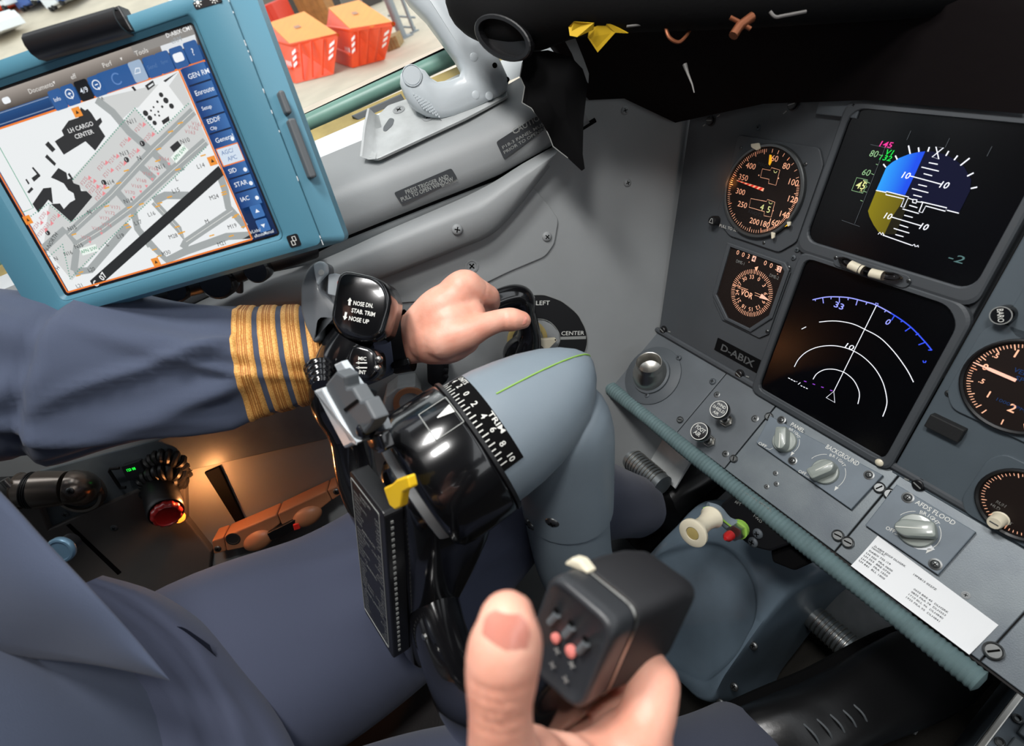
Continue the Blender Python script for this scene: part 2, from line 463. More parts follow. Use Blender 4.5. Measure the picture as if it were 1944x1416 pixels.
for kd in ('dome', 'slot', 'flush'):
    a, b = screw_mesh(kd)
    for nm, mm in (('steel', mSteelD), ('grey', mGrey), ('dark', mGreyD)):
        SCREW[kd, nm] = two_mat(a, mm, b, mSlot, 'screw')
def screw(parent, a, b, h, r, kind='dome', metal='dark', rot=None, name='screw'):
    o = bpy.data.objects.new(name, SCREW[kind, metal]); COL.objects.link(o); o.parent = parent
    rot = random.uniform(0, 3.1) if rot is None else rot
    o.matrix_local = Matrix.Translation((a, b, h)) @ Matrix.Rotation(rot, 4, 'Z') @ Matrix.Diagonal((r, r, r, 1))
    return o
LATCH = None
def latch(parent, a, b, h, rot, r=0.0055):
    global LATCH
    if LATCH is None:
        x = MB(); y = MB()
        x.lathe([(1.25, 0), (1.25, 0.15), (1.0, 0.2), (1.0, 0.7), (0.85, 0.85), (0.1, 0.85)], 18)
        y.box((0, 0, 0.86), (1.5, 0.2, 0.1))
        LATCH = two_mat(x, mBlack, y, mGreyMk, 'panel_latch')
    o = bpy.data.objects.new('panel_latch', LATCH); COL.objects.link(o); o.parent = parent
    o.matrix_local = Matrix.Translation((a, b, h)) @ Matrix.Rotation(rot, 4, 'Z') @ Matrix.Diagonal((r, r, r, 1))
    for s in (-1, 1):
        mk = MB(); mk.box((s * r * 2.1, 0, 0.0004), (r * 0.8, r * 0.25, 0.0006)); k = mk.build('latch_mark', mGreyMk, parent); k.matrix_local = Matrix.Translation((a, b, h)) @ Matrix.Rotation(rot + 0.5, 4, 'Z')
    return o

# ------------------------------------------------------------------ cockpit shell
HB = FPB = None
_n = Vector((0.92475237, -0.24778665, 0.28885086)); _u = Vector((math.sin(R_(15)), math.cos(R_(15)), 0))
FW = Fr((-0.529, 0.399, -0.552), _u, _n.cross(_u))      # lower side wall: u forward, v up, n inboard
def lin(pts, x):
    for (x0, y0), (x1, y1) in zip(pts, pts[1:]):
        if x <= x1 or (x1, y1) == pts[-1]: return y0 + (y1 - y0) * (x - x0) / (x1 - x0)
GRV = [(-700, 1072), (0, 750), (560, 496), (632, 460), (812, 388), (938, 339), (1046, 280), (1130, 228)]
TOP = [(-700, 843), (0, 552), (586, 308), (687, 266), (967, 164), (988, 147), (1060, 100)]
GR_uv = [FW.uv(x, y, 0) for x, y in GRV]
# side wall below the groove
mb = MB()
top = [FW.uv(x, y, 0) for x, y in GRV]
outl = top[:-1] + [FW.uv(1062, 268, 0), FW.uv(1062, 60, 0), (0.40, FW.uv(1062, 60, 0)[1] + .1), (0.40, 0.0), (0.06, -0.62), (-2.3, -0.62), (-2.3, top[0][1])]
mb.prism(outl, -0.02, 0.0, 0, FW.M()); struct(mb.build('wall_left', mGrey))
# floor, rear, right, ceiling, forward bulkhead
def slab(name, c, d, m):
    mb = MB(); mb.box(c, d); return struct(mb.build(name, m))
slab('floor', (0.3, -0.35, -1.10), (3.4, 2.6, 0.04), mCarpet)
slab('ceiling', (0.35, -0.45, 0.86), (2.7, 2.1, 0.04), mGreyD)
slab('wall_back', (0.35, -1.55, -0.12), (3.2, 0.04, 1.95), mGreyD)
mb = MB(); mb.box((1.75, -0.35, -0.55), (0.04, 2.4, 1.1)); mb.box((1.75, -1.1, 0.38), (0.04, 0.9, 0.96)); mb.box((1.75, -0.35, 0.65), (0.04, 2.4, 0.42)); struct(mb.build('wall_right', mGreyD))
mb = MB(); mb.box((0.3, 0.98, -0.55), (3.4, 0.04, 1.12)); mb.box((0.3, 0.98, 0.66), (3.4, 0.04, 0.40)); mb.box((-.35, 0.98, 0.2), (0.10, 0.05, 0.6)); struct(mb.build('wall_front', mBrown))
# left wall above the sill: aft part and header round the window opening
mb = MB()
a0 = FW.uv(-700, 843, -0.06); 
mb.prism([(-2.3, -0.3), (-1.45, -0.3), (-1.45, 1.35), (-2.3, 1.35)], -0.12, -0.10, 0, FW.M())
mb.prism([(-1.45, 1.0), (0.5, 1.0), (0.5, 1.35), (-1.45, 1.35)], -0.12, -0.10, 0, FW.M())
struct(mb.build('wall_left_upper', mGrey))
# rounded under-sill moulding between groove and window ledge
prof = [(0.0, -0.004), (0.02, 0.010), (0.07, 0.018), (0.2, 0.021), (0.40, 0.021), (0.52, 0.018), (0.62, 0.011), (0.72, 0.0), (0.82, -0.012), (0.91, -0.023), (1.0, -0.034)]
mb = MB(); rows = []
xs = [-700, -350, 0, 200, 400, 560, 600, 640, 690, 740, 790, 840, 890, 940, 990, 1030, 1060]
for t, h in prof:
    row = []
    for i, x in enumerate(xs):
        f = i / (len(xs) - 1)
        gx = x + (60 if x > 560 else 0) * min(1, (x - 560) / 300) if x > 560 else x
        tx = x if x < 690 else x - 0
        g = (gx, lin(GRV, gx)); tp = (tx, lin(TOP, tx))
        row.append(FW.hit(g[0] + (tp[0] - g[0]) * t, g[1] + (tp[1] - g[1]) * t, h))
    rows.append(row)
mb.grid(rows[::-1]); o = struct(mb.build('trim_1', mGrey, None, 60)); tag(o, 'rounded grey moulding under the side window', None)
mb = MB(); mb.tube([FW.hit(x, y, -0.001) for x, y in GRV[1:]], 0.0035, 6); struct(mb.build('trim_5', mBlackM))
# ledge strips below the glass
def strip(name, la, ha, lb, hb, m, xs=(-700, 0, 300, 600, 800, 1000, 1100)):
    mb = MB(); mb.grid([[FW.hit(x, la(x), ha) for x in xs], [FW.hit(x, lb(x), hb) for x in xs]]); return struct(mb.build(name, m))
strip('trim_2', lambda x: lin(TOP, x), -0.034, lambda x: 280 - .431 * (x - 568), -0.074, mSill)
strip('trim_3', lambda x: 281 - .431 * (x - 568), -0.076, lambda x: 258 - .435 * (x - 565), -0.098, mOchre)
def bar_px(name, pts, h0, h1, m):
    mb = MB(); mb.prism([FW.uv(x, y, h1) for x, y in pts], h0, h1, 0.0015, FW.M()); return struct(mb.build(name, m))
bar_px('trim_4', qs('Z2', (590, 628), (860, 508), (892, 560), (735, 625), (640, 660)), -0.095, -0.080, mClip)
mb = MB(); mb.tube([FW.hit(x, y, -0.115) for x, y in ((-700, 815), (0, 500), (558, 245), (860, 106), (1100, -2))], 0.0115, 12); win = mb.build('window_1', mGreen); struct(win)
mb = MB(); mb.tube([FW.hit(x, y, -0.112) for x, y in ((-700, 789), (0, 476), (553, 230), (848, 91), (1100, -22))], 0.0016, 6); mb.build('seal', mBlackM, win)
mb = MB(); mb.prism([FW.uv(-700, 780, -0.12), FW.uv(1250, -100, -0.12), (0.42, 1.16), (-1.5, 1.16)], -0.1265, -0.1225, 0, FW.M()); mb.build('pane', mPane, win)
L = MB(); FWs = Fr(FW.hit(575, 248, -0.102), FW.u, FW.v)
t = FWs.uv(*q('Z2', 305, 685), 0); txt(L, '6355', t[0], t[1], .0062, .021, R_(-2), .004, 0); t = FWs.uv(*q('Z2', 322, 722), 0); txt(L, '2C17', t[0], t[1], .0058, .019, R_(-2), .004, 0)
o = L.build('lettering', mInk, None); o.matrix_world = FWs.M(); wm = o.matrix_world.copy(); o.parent = win; o.matrix_parent_inverse = Matrix.Identity(4)

# cover rail below the groove, with its flat foot plate
rail = empty('side_rail_cover', FW.M(), 'long grey moulded rail cover with three screws, below the window moulding', 'rail cover')
def W3(pts, h): return [FW.uv(*q('Z3', x, y), h) for x, y in pts]
foot = [(-60, 880), (100, 830), (440, 830), (800, 800), (980, 728), (1130, 655), (1262, 600), (1320, 575), (1368, 510), (1390, 380), (1340, 305), (1250, 200), (1180, 200), (1000, 320), (300, 640), (-60, 780)]
mb = MB(); mb.prism(roundpoly([FW.uv(*q('Z3', x, y), 0.003) for x, y in foot], .006, 3), -0.002, 0.003, 0.0012); mb.build('foot_plate', mGrey, rail)
A = [(-900, 1000), (-250, 700), (60, 620), (250, 545), (480, 440), (700, 345), (900, 258), (1050, 180), (1200, 85), (1390, -20)]   # upper edge
B = [(-900, 1045), (-250, 745), (60, 660), (250, 590), (480, 490), (700, 400), (900, 322), (985, 285), (1150, 165), (1385, 20)]    # crest
Cc = [(-900, 1150), (-250, 850), (60, 800), (250, 745), (480, 660), (700, 578), (880, 505), (1000, 452), (1110, 350), (1330, 90)]   # lower edge of face
Dd = [(-900, 1185), (-250, 885), (60, 832), (250, 772), (480, 686), (700, 600), (890, 525), (1020, 470), (1135, 368), (1345, 100)]
rows = []
for poly, h in ((A, 0.001), (A, 0.016), (B, 0.030), (lerp2(B, Cc, .25), 0.034), (Cc, 0.030), (lerp2(Cc, Dd, .6), 0.022), (Dd, 0.002)):
    rows.append([tuple(Vector((*FW.uv(*q('Z3', x, y), h), h))) for x, y in [(p.x, p.y) for p in smooth_path([(a, b, 0) for a, b in poly], 3)]])
mb = MB(); mb.grid(rows[::-1]); mb.build('rail_body', mGrey, rail, 70)
for x, y, h, r in ((855, 432, .0335, .0072), (1328, 470, .003, .0070), (932, 625, .003, .0098)):
    a, b = FW.uv(*q('Z3', x, y), h); screw(rail, a, b, h, r, 'flush' if r > .009 else 'dome', 'grey')
for x, y in ((1750, 185),): 
    a, b = FW.uv(*q('Z3', x, y), 0); mb = MB()
wl_ = bpy.data.objects['wall_left']
for px, py in ((1186, 210), (1191, 347)):
    a, b = FW.uv(px, py, 0); o = screw(wl_, 0, 0, 0, .0055, 'dome', 'grey'); o.matrix_local = FW.M(a, b, 0) @ Matrix.Diagonal((.0055, .0055, .0055, 1))
# ------------------------------------------------------------------ main instrument panel
NV = Vector((0, 0.898794, -0.438371)); DV = Vector((0, -0.438371, -0.898794))
FP = Fr(NV * 0.6, (1, 0, 0), -DV)
panel = empty('instrument_panel', FP.M(), 'dark grey main instrument panel carrying the round dials and two screens', 'instrument panel')
mb = MB(); mb.prism([(-0.575, 0.09), (-0.525, -0.334), (-0.1705, -0.334), (-0.1705, 0.09)], -0.012, 0, 0.001); mb.build('panel_plate', mPanel, panel)
mb = MB(); mb.prism([(-0.1665, 0.09), (-0.1655, -0.334), (0.16, -0.334), (0.16, 0.09)], -0.010, 0.002, 0.0015); mb.build('panel_plate', mPanelB, panel, label='blue grey right section of the panel')
mb = MB(); mb.box((-0.36, 0.018, 0.003), (0.045, 0.05, 0.006), b=0.001); mb.build('panel_shade_plate', mGreyD, panel)  # dark plate standing in for a faint shadow on the panel
for px, py, r in ((1440, 242, .0032), (1535, 460, 0), (1390, 447, .0025), (1445, 632, 0)):
    if r: a, b = FP.uv(px, py); screw(panel, a, b, 0, r, 'dome', 'dark')
for z, x, y, rot in (('R5', 415, 78, -.3), ('R5', 842, 325, -.3), ('R2', 290, 128, 0.1), ('R2', 700, 48, .35), ('R6', 460, 192, -.3)):
    a, b = FP.uv(*q(z, x, y)); latch(panel, a, b, 0.002 if z == 'R6' else 0, rot)
np_ = empty('registration_plate', FP.M(-0.3825, -0.2995), 'black plate with the grey letters D-ABIX below the bearing dial', 'sign')
mb = MB(); mb.prism(rrect(0, 0, 0.0745, 0.0185, 0.0008, 2), 0, 0.0012, 0.0003); mb.build('plate', mBlackM, np_)
mb = MB(); txt(mb, 'D-ABIX', 0, 0, 0.0098, 0.054, 0, 0.0014, 0.02); mb.build('lettering', mDimMk, np_)

def ticks(mb, c, r0, r1, a0, a1, n, w, z, r0big=None, every=0):
    for i in range(n + 1):
        a = R_(a0 + (a1 - a0) * i / n); rr = r0big if (every and i % every == 0) else r0
        d = Vector((math.cos(a), math.sin(a)))
        mb.line([Vector(c) + d * rr, Vector(c) + d * r1], w * (1.4 if (every and i % every == 0) else 1), z)

# ---- airspeed indicator
AC = (-0.4165, -0.0940); ar = 0.0485
FA = Fr(FP.o + FP.u * AC[0] + FP.v * AC[1], FP.u, FP.v)
asi = empty('airspeed_indicator', FA.M(), 'round airspeed dial with orange lit knots scale and red striped pointer', 'gauge')
mb = MB()
oc = [(-0.058, 0.056), (0.050, 0.056), (0.061, 0.040), (0.061, -0.044), (0.044, -0.061), (-0.030, -0.061), (-0.058, -0.045)]
mb.prism(roundpoly(oc, 0.004, 2), 0, 0.0035, 0.0008); mb.build('mounting_flange', mPanel, asi)
mb = MB(); mb.lathe([(0.0535, 0.003), (0.0535, 0.0085), (0.0525, 0.0095), (0.0500, 0.0095), (0.0492, 0.0085), (0.0490, 0.004)], 56, cap=False); mb.build('bezel_ring', mSteelD, asi)
mb = MB(); mb.disc((0, 0), 0.0493, 48, 0.0076); mb.build('dial_face', mDial, asi)
L = MB(); zt = 0.0080
ticks(L, (0, 0), 0.0435, 0.0475, 92, 62, 3, 0.0007, zt)
ticks(L, (0, 0), 0.0440, 0.0475, 62, 20, 4, 0.0005, zt)
ticks(L, (0, 0), 0.0445, 0.0475, 20, -70, 40, 0.0005, zt, 0.0425, 5)
ticks(L, (0, 0), 0.0440, 0.0475, -70, -150, 20, 0.0005, zt, 0.042, 5)
ticks(L, (0, 0), 0.0440, 0.0475, -150, -258, 36, 0.0005, zt, 0.042, 5)
for s, x, y, w in (('60', 627, 317, 34), ('80', 684, 355, 34), ('100', 721, 435, 45), ('120', 717, 520, 45), ('140', 676, 595, 42), ('160', 622, 633, 42), ('180', 579, 642, 40), ('200', 525, 628, 46), ('250', 465, 545, 44), ('300', 456, 481, 46), ('350', 470, 411, 44), ('400', 507, 354, 48)):
    a, b = FA.uv(*q('R2', x, y)); txt(L, s, a, b, 0.0066, None, 0, zt, 0.0)
# counter windows outlines
L.line([FA.uv(*p) for p in qs('R2', (565, 368), (605, 376), (610, 362), (652, 374), (632, 450), (595, 440), (598, 420), (555, 410))], 0.0005, zt, True)
L.line([FA.uv(*p) for p in qs('R2', (507, 515), (585, 530), (590, 520), (627, 533), (608, 607), (572, 600), (575, 580), (498, 558))], 0.0005, zt, True)
for x, y in ((547, 400), (645, 415), (618, 575)): L.disc(FA.uv(*q('R2', x, y)), 0.0008, 8, zt)
L.build('lit_scale', mLum, asi)
G = MB()
for s, x, y, h in (('MACH', 573, 350, .0042), ('KNOTS', 528, 588, .0042)):
    a, b = FA.uv(*q('R2', x, y)); txt(G, s, a, b, h, None, -0.06, zt, 0.0)
G.build('dim_lettering', mPlacard, asi)
G = MB()
for s, x, y, h in (('4', 563, 558, .0068), ('5', 596, 570, .0072)):
    a, b = FA.uv(*q('R2', x, y)); txt(G, s, a, b, h, None, 0, zt, 0.0)
G.line([FA.uv(*p) for p in qs('R2', (622, 376), (624, 386), (632, 388), (638, 380))], 0.0005, zt); G.line([FA.uv(*p) for p in qs('R2', (597, 530), (600, 540), (610, 542), (614, 535))], 0.0005, zt)
G.build('counter_digits', gYel, asi)
# pointer, striped
p0 = Vector(FA.uv(*q('R2', 438, 425))); p1 = Vector(FA.uv(*q('R2', 572, 472))); d = (p1 - p0); nn = Vector((-d.y, d.x)).normalized()
mb = MB(); mb.prism([p0 + nn * 0.0004, p0 - nn * 0.0004, p1 - nn * 0.0018, p1 + nn * 0.0018], 0.0083, 0.0086); mb.build('pointer', mLum, asi, label='red and white striped pointer')
mb = MB()
for i in range(6):
    t0 = 0.08 + i * 0.155; t1 = t0 + 0.085; w0 = 0.0004 + 0.0014 * t0; w1 = 0.0004 + 0.0014 * t1; sk = d * 0.03
    mb.poly([p0 + d * t0 + nn * w0 + sk, p0 + d * t1 + nn * w1 + sk, p0 + d * t1 - nn * w1 - sk, p0 + d * t0 - nn * w0 - sk], 0.00875)
mb.build('pointer_stripe', mLumR, asi)
mb = MB(); a = [FA.uv(*p) for p in qs('R2', (602, 298), (612, 300), (612, 335), (603, 352), (597, 345))]; mb.prism(a, 0.0082, 0.0086); mb.build('yellow_pointer', mLumY, asi)
for pts in (((515, 245), (555, 240), (562, 268), (545, 278), (517, 262)), ((615, 680), (634, 685), (630, 710), (617, 715)), ((693, 630), (712, 628), (710, 648), (698, 655))):
    mb = MB(); mb.prism(roundpoly([FA.uv(*p) for p in qs('R2', *pts)], 0.001, 2), 0.0093, 0.0112, 0.0004); mb.build('speed_bug', mCream, asi)
mb = MB(); mb.prism([FA.uv(*p) for p in qs('R2', (678, 632), (692, 630), (690, 650), (676, 655))], 0.0082, 0.0085); mb.build('orange_bug', mLumY, asi)
mb = MB(); mb.disc((0, 0), 0.0491, 48, 0.0090); mb.build('dial_glass', mLens, asi)
for x, y in ((768, 345), (447, 265), (560, 735), (405, 705)):
    a, b = FA.uv(*q('R2', x, y)); screw(asi, a, b, 0.0035 if (x, y) != (405, 705) else 0, 0.0022, 'dome', 'steel')
ks = FA.sub(*q('R2', 325, 625)); kk = MB()
a, b = FA.uv(*q('R2', 325, 625))
mb = MB(); mb.lathe([(0.0062, 0), (0.0062, 0.012), (0.0054, 0.0135), (0.0002, 0.0135)], 20, Matrix.Translation((a, b, 0))); kb = mb.build('setting_knob', mBlack, asi)
mb = MB(); mb.line([(a - .003, b - .0025), (a + .003, b - .0025), (a + .001, b + .003), (a - .001, b + .003)], 0.0007, 0.0138, True); mb.build('knob_mark', mWhite, kb)
mb = MB(); a, b = FA.uv(*q('R2', 388, 662)); txt(mb, 'PULL TO SET', a, b, 0.0036, 0.031, 0.02, 0.0042, 0.0); mb.build('lettering', mWhite, asi)
ld = bpy.data.lights.new('dial_lamp', 'POINT'); ld.energy = 0.007; ld.color = (1.0, 0.36, 0.08); ld.shadow_soft_size = 0.0006
o = bpy.data.objects.new('dial_lamp', ld); COL.objects.link(o); o.parent = asi; o.location = (-0.0490, 0.002, 0.0150)

# ---- bearing and distance indicator (below the airspeed dial)
BC = FP.uv(*q('R2', 497, 985)); FB = Fr(FP.o + FP.u * BC[0] + FP.v * BC[1], FP.u, FP.v)
rmi = empty('bearing_indicator', FB.M(), 'six-sided compass dial with VOR pointer and distance counters below the airspeed dial', 'gauge')
oc = [FB.uv(*p) for p in qs('R2', (398, 742), (382, 775), (335, 985), (382, 1100), (485, 1152), (590, 1096), (655, 890), (655, 865), (640, 835))]
oc = [(-0.0485, 0.046), (-0.0485, -0.02), (-0.021, -0.043), (0.014, -0.043), (0.034, -0.0165), (0.034, 0.040), (0.027, 0.046)]
mb = MB(); big = [(x * 1.09 + math.copysign(.002, x), y * 1.09) for x, y in oc]
mb.prism([(-.053, .0505), (-.053, -.030), (-.030, -.050), (.030, -.050), (.040, -.040), (.040, .040), (.031, .0505)], 0, 0.0030, 0.0008); mb.build('mounting_flange', mPanel, rmi)
mb = MB(); mb.ring(big[::-1][::-1], oc, 0.0028, 0.0060, 0.0006, 0.0032); mb.build('bezel', mPanel, rmi)
mb = MB(); mb.poly(oc[::-1], 0.0034); mb.build('dial_face', mDial, rmi)
L = MB(); zt = 0.0038
ticks(L, (0, 0), 0.0250, 0.0300, 90, -265, 71, 0.0005, zt, 0.0242, 2)
for i, s in enumerate(('0', '3', '6', '9', '12', '15', '18', '21', '24', '27', '30', '33')):
    a = R_(78 - 30 * i) ; txt(L, s, 0.0205 * math.cos(a), 0.0205 * math.sin(a), 0.0050, None, a - R_(90), zt, 0.0)
for s, x, y in (('0', 431, 783), ('0', 458, 794), ('3', 484, 803), ('0', 568, 835), ('0', 597, 848), ('3', 626, 860)):
    a, b = FB.uv(*q('R2', x, y)); txt(L, s, a, b, 0.0058, None, 0, zt, 0.0)
for x, y in ((487, 831), (629, 890)): L.disc(FB.uv(*q('R2', x, y)), 0.0006, 8, zt)
a, b = FB.uv(*q('R2', 475, 990)); txt(L, 'VOR', a, b, 0.0078, 0.0185, 0.0, zt, 0.012)
L.line([FB.uv(*p) for p in qs('R2', (405, 942), (482, 968))], 0.0005, zt); L.line([FB.uv(*p) for p in qs('R2', (430, 958), (475, 973))], 0.0005, zt)
L.line([FB.uv(*p) for p in qs('R2', (515, 982), (555, 998))], 0.0005, zt); L.line([FB.uv(*p) for p in qs('R2', (515, 995), (545, 1005))], 0.0005, zt)
L.poly([FB.uv(*p) for p in qs('R2', (515, 857), (533, 852), (523, 880))][::-1], zt)
L.build('lit_scale', mLum, rmi)
mb = MB(); mb.prism([FB.uv(*p) for p in qs('R2', (540, 1008), (552, 988), (590, 1022))], 0.0042, 0.0048); mb.build('pointer', mSalmon, rmi)
G = MB()
for s, x, y in (('DME-1', 443, 832), ('DME-2', 612, 903)):
    a, b = FB.uv(*q('R2', x, y)); txt(G, s, a, b, 0.0038, 0.0125, 0, zt, 0)
G.build('dim_lettering', mGreyMk, rmi)
for x, y in ((512, 814), (650, 870)):
    a, b = FB.uv(*q('R2', x, y)); mb = MB(); mb.box((a - (.003 if x > 600 else 0), b, 0.0040), (0.0048, 0.0068, 0.0008)); w = mb.build('counter_drum', mSalmon, rmi)
    mb = MB(); txt(mb, '4' if x < 600 else '2', a - (.003 if x > 600 else 0), b, 0.005, None, 0, 0.0046); mb.build('drum_digit', mInk, w)
mb = MB(); mb.poly(oc[::-1], 0.0052); mb.build('dial_glass', mLens, rmi)
for a, b in ((.036, .0455), (.0375, -.037)): screw(rmi, a, b, 0.003, 0.0026, 'dome', 'steel')
for x, y in ((700, 810), (718, 770), (775, 803)):
    a, b = FP.uv(*q('R2', x, y)); screw(panel, a, b, 0.0005, 0.0032, 'dome', 'dark')
mb = MB(); a, b = FP.uv(*q('R2', 772, 732)); mb.lathe([(0.0033, 0), (0.0033, 0.003), (0.002, 0.0048), (0.0002, 0.0053)], 16, Matrix.Translation((a, b, 0.002))); mb.build('lens_cap', mCream, panel)

# ---- attitude display (upper screen)
EC = (-0.2615, -0.065); FE = Fr(FP.o + FP.u * EC[0] + FP.v * EC[1], FP.u, FP.v)
adi = empty('attitude_display', FE.M(), 'upper square screen showing blue sky, olive ground and white pitch ladder', 'display')
gl = rrect(0, 0, 0.167, 0.134, 0.014, 5); ou = rrect(0, -0.003, 0.182, 0.156, 0.012, 5)
mb = MB(); mb.ring(ou, gl, 0, 0.0075, 0.0012, 0.0035); mb.build('bezel', mPanel, adi)
mb = MB(); mb.poly(gl, 0.0036); mb.build('screen_glass', mGlassK, adi)
zt = 0.0041; E3 = lambda *pts: [FE.uv(*p) for p in qs('R3', *pts)]
mb = MB(); mb.poly(E3((920, 512), (960, 478), (1010, 448), (1080, 420), (1140, 407), (1195, 400), (1130, 545), (1052, 708), (848, 675)), zt)
xs = [p[0] for p in mb.v]; gsky = gradient_glow('display sky blue', '#2fa4ff', '#1c52f0', 'X', min(xs), max(xs) - 0.004, 1.0); mb.build('sky_image', gsky, adi)
mb = MB(); mb.poly(E3((848, 678), (1050, 720), (1010, 790), (968, 850), (905, 985), (865, 970), (830, 920), (800, 860), (790, 820)), zt)
xs = [p[0] for p in mb.v]; gg = gradient_glow('display ground olive', '#8a7d10', '#6b600c', 'X', min(xs), max(xs), 1.0); mb.build('ground_image', gg, adi)
mb = MB(); mb.poly(E3((1195, 400), (1250, 402), (1330, 420), (1400, 455), (1470, 510), (1520, 600), (1510, 680), (1450, 800), (1430, 836), (1350, 815), (1052, 712), (1130, 545)), zt)
gn = glow('display dim navy', '#0a1450', 0.30); mb.build('dim_sky_image', gn, adi)
mb = MB(); mb.poly(E3((1050, 720), (1090, 735), (1040, 850), (985, 985), (905, 985), (968, 850)), zt - .0001); gd = glow('display dim olive', '#1c1905', 1.0); mb.build('dim_ground_image', gd, adi)
W = MB(); z2 = 0.0045; lw = 0.0007
for a_, b_ in (((1078, 360), (1090, 418)), ((1148, 373), (1152, 404)), ((1225, 370), (1215, 402)), ((1362, 398), (1342, 432)), ((1425, 430), (1400, 462)), ((1510, 448), (1444, 500)), ((1538, 552), (1492, 575)), ((1563, 652), (1518, 662)), ((985, 430), (998, 458)), ((900, 490), (918, 513))):
    W.line(E3(a_, b_), 0.0011, z2)
W.line(E3((1272, 368), (1325, 375), (1245, 440), (1292, 455)), 0.0009, z2, True)
for a_, b_ in (((1222, 480), (1285, 492)), ((1170, 511), (1292, 540)), ((1185, 557), (1245, 573)), ((1085, 572), (1310, 632)), ((1147, 634), (1208, 648)), ((1102, 662), (1218, 692)), ((1112, 707), (1172, 722)), ((1083, 780), (1140, 797)), ((1036, 806), (1150, 838)), ((1047, 850), (1107, 866)), ((955, 862), (1165, 924)), ((1015, 918), (1075, 937)), ((973, 943), (1083, 976)), ((985, 986), (1042, 1002)), ((895, 990), (1100, 1062)), ((848, 675), (920, 690)), ((1350, 815), (1433, 836))):
    W.line(E3(a_, b_), 0.0008, z2)
W.line(E3((920, 683), (1078, 722), (1045, 795), (1024, 790), (1047, 735), (917, 705)), 0.0008, z2, True)
W.line(E3((1165, 755), (1348, 798), (1338, 822), (1200, 785), (1175, 832), (1152, 826), (1180, 757)), 0.0008, z2, True)
W.line(E3((1110, 738), (1138, 742), (1130, 766), (1106, 760)), 0.0009, z2, True); W.line(E3((1078, 730), (1110, 742)), 0.0007, z2); W.line(E3((1136, 755), (1182, 760)), 0.0007, z2)
for s, x, y in (('10', 1064, 570), ('10', 1335, 638), ('10', 936, 857), ('10', 1190, 932)):
    a, b = FE.uv(*q('R3', x, y)); txt(W, s, a, b, 0.0058, 0.0066, 0, z2, 0.01, None, 'c', .2)
W.line(E3((862, 985), (875, 970), (885, 985)), 0.0007, z2); W.line(E3((885, 990), (895, 972), (905, 992)), 0.0007, z2); W.line(E3((1102, 1065), (1120, 1055), (1125, 1072)), 0.0007, z2); W.line(E3((1130, 1072), (1145, 1062), (1147, 1076)), 0.0007, z2)
W.build('white_symbols', gWhite, adi)
W = MB()
for pts in (((810, 352), (958, 383)), ((912, 375), (697, 910)), ((605, 885), (733, 930)), ((1095, 255), (1066, 320)), ((1368, 308), (1338, 372)), ((1668, 365), (1632, 435))): W.line(E3(*pts), 0.0004, z2)
W.build('grey_lines', gDim, adi)
W = MB()
for s, x, y in (('80', 835, 417), ('60', 781, 549)): a, b = FE.uv(*q('R3', x, y)); txt(W, s, a, b, 0.0060, 0.0078, 0, z2, 0.0, None, 'c', .15)
for pts in (((868, 424), (890, 430)), ((848, 490), (862, 495)), ((815, 557), (835, 565)), ((760, 602), (805, 625)), ((757, 680), (782, 688)), ((738, 745), (755, 752))): W.line(E3(*pts), 0.0005, z2)
W.line(E3((712, 585), (790, 602), (775, 640), (785, 650), (770, 660), (755, 695), (676, 675)), 0.0005, z2, True)
W.build('speed_scale', gPaleG, adi)
W = MB(); a, b = FE.uv(*q('R3', 742, 640)); txt(W, '45', a, b, 0.0072, 0.0095, 0, z2, 0.01, None, 'c', .2); W.line(E3((758, 605), (775, 620), (778, 605)), 0.0006, z2); W.line(E3((735, 682), (745, 670), (748, 686)), 0.0006, z2); W.build('speed_readout', gYel, adi)
W = MB(); a, b = FE.uv(*q('R3', 922, 352)); txt(W, '145', a, b, 0.0052, 0.0115, 0, z2, 0.012, None, 'c', .2); W.build('magenta_readout', gMag, adi)
W = MB(); a, b = FE.uv(*q('R3', 942, 408)); txt(W, 'V1', a, b, 0.0048, 0.007, 0, z2, 0.012, None, 'c', .25); a, b = FE.uv(*q('R3', 920, 447)); txt(W, '132', a, b, 0.0048, 0.0108, 0, z2, 0.012, None, 'c', .25); W.build('green_readout', gGreen, adi)
W = MB(); a, b = FE.uv(*q('R3', 1420, 1155)); txt(W, '-2', a, b, 0.0066, 0.0125, 0, z2, 0, None, 'c', .2); W.build('grey_readout', glow('display cyan grey', '#7fb0b0', .45), adi)
for x, y in ((700, 75),): a, b = FP.uv(*q('R3', x, y)); screw(panel, a, b, 0.006, 0.003, 'dome', 'dark')

# ---- slip indicator tube on the lower bezel of the attitude display
i0 = FP.uv(*q('R3', 628, 1108)); i1 = FP.uv(*q('R3', 1065, 1300))
FI = Fr(FP.o + FP.u * (i0[0] + i1[0]) / 2 + FP.v * (-0.1425), FP.u, FP.v)
slip = empty('slip_indicator', FI.M(0, 0, 0.0072), 'curved smoky glass tube with two white bands under the upper screen', 'gauge')
arc = [(t * 0.033, 0.0045 * t * t, 0.0058) for t in [-1 + i / 8 for i in range(17)]]
mb = MB(); mb.prism(rrect(0, 0.001, 0.078, 0.013, 0.006, 4), 0, 0.0022, 0.0006)
mb.build('mount', mPanel, slip)
mb = MB(); mb.tube(arc, [0.0008, 0.0036] + [0.0046] * 13 + [0.0036, 0.0008], 12); mb.build('glass_tube', mTubeG, slip)
for x0, x1 in ((-0.019, -0.0045), (0.0035, 0.0155)):
    mb = MB(); mb.tube([(x0 + (x1 - x0) * i / 4, 0.0045 * ((x0 + (x1 - x0) * i / 4) / .033) ** 2, 0.0058) for i in range(5)], 0.00475, 14); mb.build('white_band', mCream, slip)
